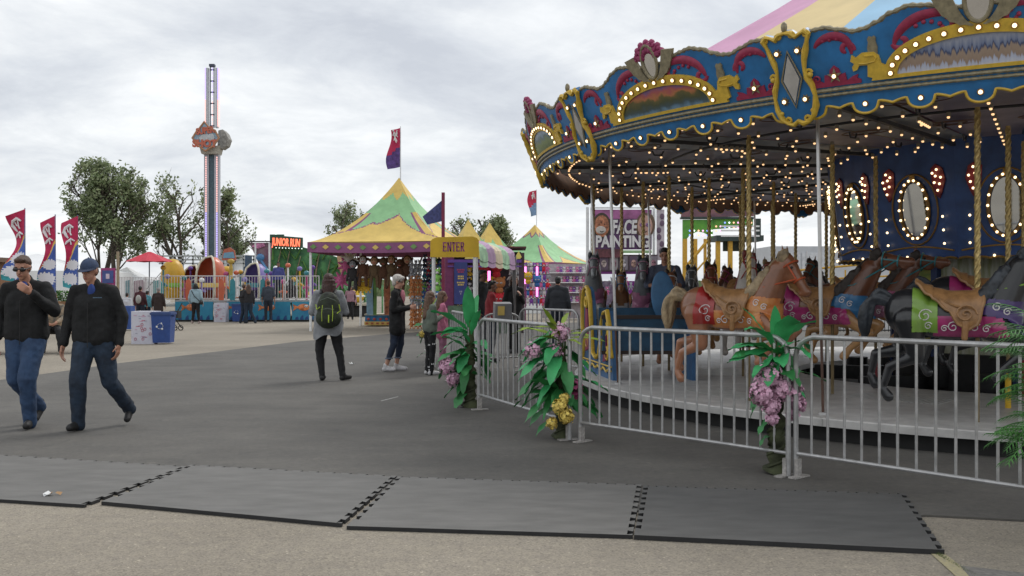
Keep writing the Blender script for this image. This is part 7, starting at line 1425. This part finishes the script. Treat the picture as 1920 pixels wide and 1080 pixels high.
person(806, 16.2, 1.42, 'girl with long light brown hair, sage green top and dark butterfly-print trousers', 118, dict(elL=(.2, -.02, 1.13), wrL=(.1, -.22, 1.2), elR=(-.2, -.02, 1.13), wrR=(-.08, -.22, 1.22)), top=mat('top_sage', (.13, .155, .125), .85, 0, .12, 8, .2, 30), trous=BUT, shoes=SHW, hair='longer', hm=HLB, hem=.88, extra=exk, near=True, wd=1.0)
person(829, 16.9, 1.42, 'girl in pink with light brown hair, half hidden behind the girl with the butterfly trousers', 100, None, top=mat('top_pink', (.50, .16, .26), .85, 0, .15), trous=mat('trousers_mauve', (.36, .16, .24), .85, 0, .2), shoes=SHW, hair='long', hm=HLB, hem=.7)
# --- queue
RDH = mat('hoodie_red', (.24, .018, .025), .85, 0, .15, 8, .2, 30); NVT = mat('trousers_navy', (.012, .018, .035), .85, 0, .2)
person(921, 19.0, 1.62, 'person in a dark red hoodie standing at the grey ticket box', 100, dict(elL=(.21, -.04, 1.14), wrL=(.15, -.24, 1.12), elR=(-.21, -.03, 1.14), wrR=(-.1, -.25, 1.10)), skin=SKD, top=RDH, trous=NVT, hair='short', hm=HDK, wd=1.1, near=True)
person(964, 21.5, 1.76, 'woman in black with tied dark hair, right of the ticket box', 24, dict(elL=(.2, -.03, 1.15), wrL=(.07, -.2, 1.3)), top=mat('dress_black', (.012, .012, .013), .85), trous=LEGG, hair='tied', hm=HBR, hem=.62, near=True)
person(904, 20.6, 1.86, 'tall dark-haired person mostly hidden behind the white awning post', 60, None, skin=SKD, top=mat('top_charcoal', (.03, .03, .035), .85), trous=NVT, hair='short', hm=HDK)
person(1046, 24, 1.76, 'person in a dark jacket with short dark hair, behind the yellow-green orchid plant', 170, None, skin=SKT, top=mat('jacket_charcoal', (.022, .025, .032), .85), trous=NVT, hair='short', hm=HDK, wd=1.25)
# --- midground
person(657, 43.5, 1.56, 'woman in a pink top and open black cardigan walking toward the camera', 8, dict(kneeL=(.1, -.12, .5), ankL=(.11, -.10, .09), ankR=(-.12, .22, .12)), top=mat('top_dusty_pink', (.34, .19, .23), .85), trous=LEGG, hair='tied', hm=HBR, wd=1.15,
       extra=lambda t, b, h, K, s, hr, nk: [link('cardigan', remesh((lambda m: [m.cap(Vector((q * .17, .03, 1.42)) * s, Vector((q * .25, .03, .80)) * s, .085 * s, .10 * s) for q in (1, -1)] and m)(MB()), .016, 2), LEGG, t)])
def exbag(t, body, h, K, s, hr, nk):
    m = MB(); m.tube([Vector((.17, .10, 1.46)) * s, Vector((.0, .155, 1.2)) * s, Vector((-.22, .12, .98)) * s], .014, 6); m.sph(Vector((-.27, .05, .93)) * s, (.07, .12, .10), 10, 7); ob('cross_bag', m, BLACK, t)
person(367, 39.1, 1.64, 'person in a pale blue jacket with a black cross-body bag, watching the kiddie ride', 176, dict(ankL=(.15, .02, .09), ankR=(-.15, .02, .09)), top=mat('jacket_pale_blue', (.30, .42, .48), .8, 0, .1), trous=LEGG, shoes=mat('shoe_pinkish', (.45, .35, .33), .7), hair='tied', hm=HDK, wd=1.25, extra=exbag)
person(458, 39.6, 1.60, 'person in dark clothes leaning on a companion, left one of the pair by the ride', 150, dict(ankL=(.2, .04, .09), ankR=(-.06, .02, .09)), top=mat('top_black2', (.02, .02, .024), .85), trous=JEAN2, hair='short', hm=HBR)
person(466, 39.4, 1.60, 'person with brown hair and dark jeans, right one of the embracing pair by the ride', 200, dict(ankL=(.10, .02, .09), ankR=(-.30, .05, .09), elL=(.26, -.05, 1.2), wrL=(.42, -.02, 1.18)), top=mat('top_black2', (.02, .02, .024)), trous=JEAN2, hair='long', hm=HBR)
person(503, 40.3, 1.76, 'man in a slate grey t-shirt and dark jeans standing by the fish panels', 188, None, skin=SKT, top=mat('tshirt_slate', (.045, .055, .075), .85), trous=mat('jeans_slate', (.02, .026, .04), .85), shoes=mat('shoe_tan', (.16, .13, .11), .7), hair='short', hm=HBR, sleeve=0, wd=1.1)
def exhood(t, body, h, K, s, hr, nk): m = MB(); m.box(Vector((-.05, .14, .90)) * s, (.26, .04, .12), (0, .4, 0)); ob('tied_shirt', m, WHITE, t, False)
person(545, 43.2, 1.84, 'person in a black hoodie and shorts with white sneakers, right of the man in slate', 200, None, skin=SKT, top=mat('hoodie_black', (.012, .012, .014), .85), trous=LEGG, shoes=SHW, hair='hood', hem=.82, legcut=.25, wd=1.1, extra=exhood)
person(522, 44, 1.72, 'man in a blue shirt standing up on the ride deck behind the railing', 10, None, skin=SKD, top=mat('shirt_royal', (.06, .07, .24), .85), trous=NVT, hair='short', hm=HDK, z0=.93, wd=1.15)
def expk(c):
    def f(t, body, h, K, s, hr, nk): p = MB(); p.sph(Vector((0, .20, 1.17)) * s, (.13 * s, .09 * s, .20 * s), 12, 8); ob('backpack', p, mat('pack_' + c, (.38, .38, .36) if c == 'pale' else (.2, .2, .2), .8), t)
    return f
person(263, 37.5, 1.52, 'person in a dark red and black coat wearing a pale backpack, under the parasol', 178, None, skin=SKT, top=mat('coat_maroon', (.07, .018, .025), .85, 0, .4, 3), trous=NVT, hair='short', hm=HDK, wd=1.15, extra=expk('pale'))
person(276, 38.2, 1.34, 'child with dark hair and a light blue top, between two adults under the parasol', 170, None, skin=SKT, top=mat('top_aqua', (.10, .32, .40), .85), trous=NVT, hair='short', hm=HDK)
person(297, 37.2, 1.47, 'person with grey hair and a long dark brown coat, right of the parasol pole', 186, None, top=mat('coat_umber', (.035, .022, .02), .85), trous=NVT, hair='short', hm=mat('hair_grey', (.22, .22, .22), .6), hem=.5, wd=1.2)
person(238, 35, 1.28, 'person with black hair and a white top, left of the scribbled box', 176, None, skin=SKT, top=mat('top_offwhite', (.55, .56, .60), .85), trous=JEAN, hair='short', hm=HDK, wd=1.1)
# seated people behind the men, on a bench
t = thing('bench', 'low bench behind the two walking men, people sitting on it', 'bench', (X(90, 21.8), 21.8, 0)); m = MB(); m.box((-.3, .15, .45), (3.3, .42, .05)); ob('seat', m, mat('bench_wood', (.26, .20, .16), .8, 0, .2), t, False)
for x in (-1.8, -.3, 1.2): m = MB(); m.box((x, .15, .21), (.08, .36, .42)); ob('leg', m, STEEL, t, False)
SIT = dict(pel=(0, .12, .56), chest=(0, .10, .88), hipL=(.09, .08, .54), hipR=(-.09, .08, .54), kneeL=(.14, -.34, .52), kneeR=(-.12, -.34, .52), ankL=(.20, -.42, .10), ankR=(-.16, -.30, .10), shL=(.175, .08, 1.04), shR=(-.175, .08, 1.04), elL=(.24, -.02, .80), elR=(-.24, -.02, .80), wrL=(.12, -.26, .70), wrR=(-.10, -.26, .70), head=(0, .05, 1.255))
person(99, 21.6, 1.76, 'seated person in a patterned cream and orange top, visible between the two walking men', 20, SIT, skin=SKT, top=mat('top_patterned', (.45, .32, .20), .85, 0, .5, 9, dark=(.10, .10, .09)), trous=LEGG, shoes=SHOE, hair='short', hm=HBR, hem=.52)
person(80, 22.0, 1.70, 'seated person in dark clothes, mostly hidden behind the man in sunglasses', -10, SIT, skin=SKT, top=NVT, trous=LEGG, shoes=SHOE, hair='short', hm=HDK, hem=.52)
person(8, 21.6, 1.72, 'seated person in red and blue at the far left edge under the sunglasses man arm', 20, SIT, skin=SKT, top=mat('top_redblue', (.25, .06, .07), .85, 0, .5, 6, dark=(.03, .05, .12)), trous=JEAN2, shoes=SHW, hair='short', hm=HDK, hem=.52)
# riders
RID = dict(pel=(0, .0, .10), chest=(0, -.02, .42), hipL=(.10, 0, .08), hipR=(-.10, 0, .08), kneeL=(.26, -.18, -.16), kneeR=(-.26, -.18, -.16), ankL=(.27, -.05, -.48), ankR=(-.27, -.05, -.48), toeL=(.28, -.17, -.53), toeR=(-.28, -.17, -.53), shL=(.18, -.02, .58), shR=(-.18, -.02, .58), elL=(.27, -.08, .34), elR=(-.27, -.08, .34), wrL=(.08, -.26, .32), wrR=(-.08, -.26, .32), head=(0, -.05, .80), look=(-.1, -1, -.2), curl=1.0)
person(1246, 14.75, 1.72, 'dark-haired rider in a grey-blue t-shirt on a head-on brown carousel horse', -6, RID, skin=SKT, top=mat('tshirt_grey_blue', (.085, .10, .15), .85, 0, .1, 8, .2), trous=NVT, hair='short', hm=HDK, sleeve=0, hem=.05, wd=1.15, z0=1.20, near=True)
person(1468, 18.4, 1.25, 'small dark-haired child riding a horse at the far side of the carousel', -30, RID, skin=SKD, top=mat('top_green_kid', (.05, .22, .10), .85), trous=NVT, hair='short', hm=HDK, sleeve=0, hem=.05, z0=1.30)
# stroller behind the recycling bin
t = thing('stroller', 'dark folding stroller just right of the front recycling bin', 'stroller', (X(327, 33), 33, 0)); m = MB(); m.tube([(-.15, .2, .1), (.05, 0, .55), (.2, .2, .95)], .02, 6); m.tube([(.2, .1, .1), (-.1, 0, .6)], .02, 6); m.box((0, .1, .55), (.3, .35, .25)); ob('frame', m, BLACK, t)
for x in (-.15, .0, .2): m = MB(); m.tube([(x, .1 + .0, .1)] * 1 + [(x + .08 * cos(a), .05, .09 + .08 * sin(a)) for a in [2 * pi * i / 12 for i in range(13)]], .018, 6); ob('wheel', m, BLACK, t)
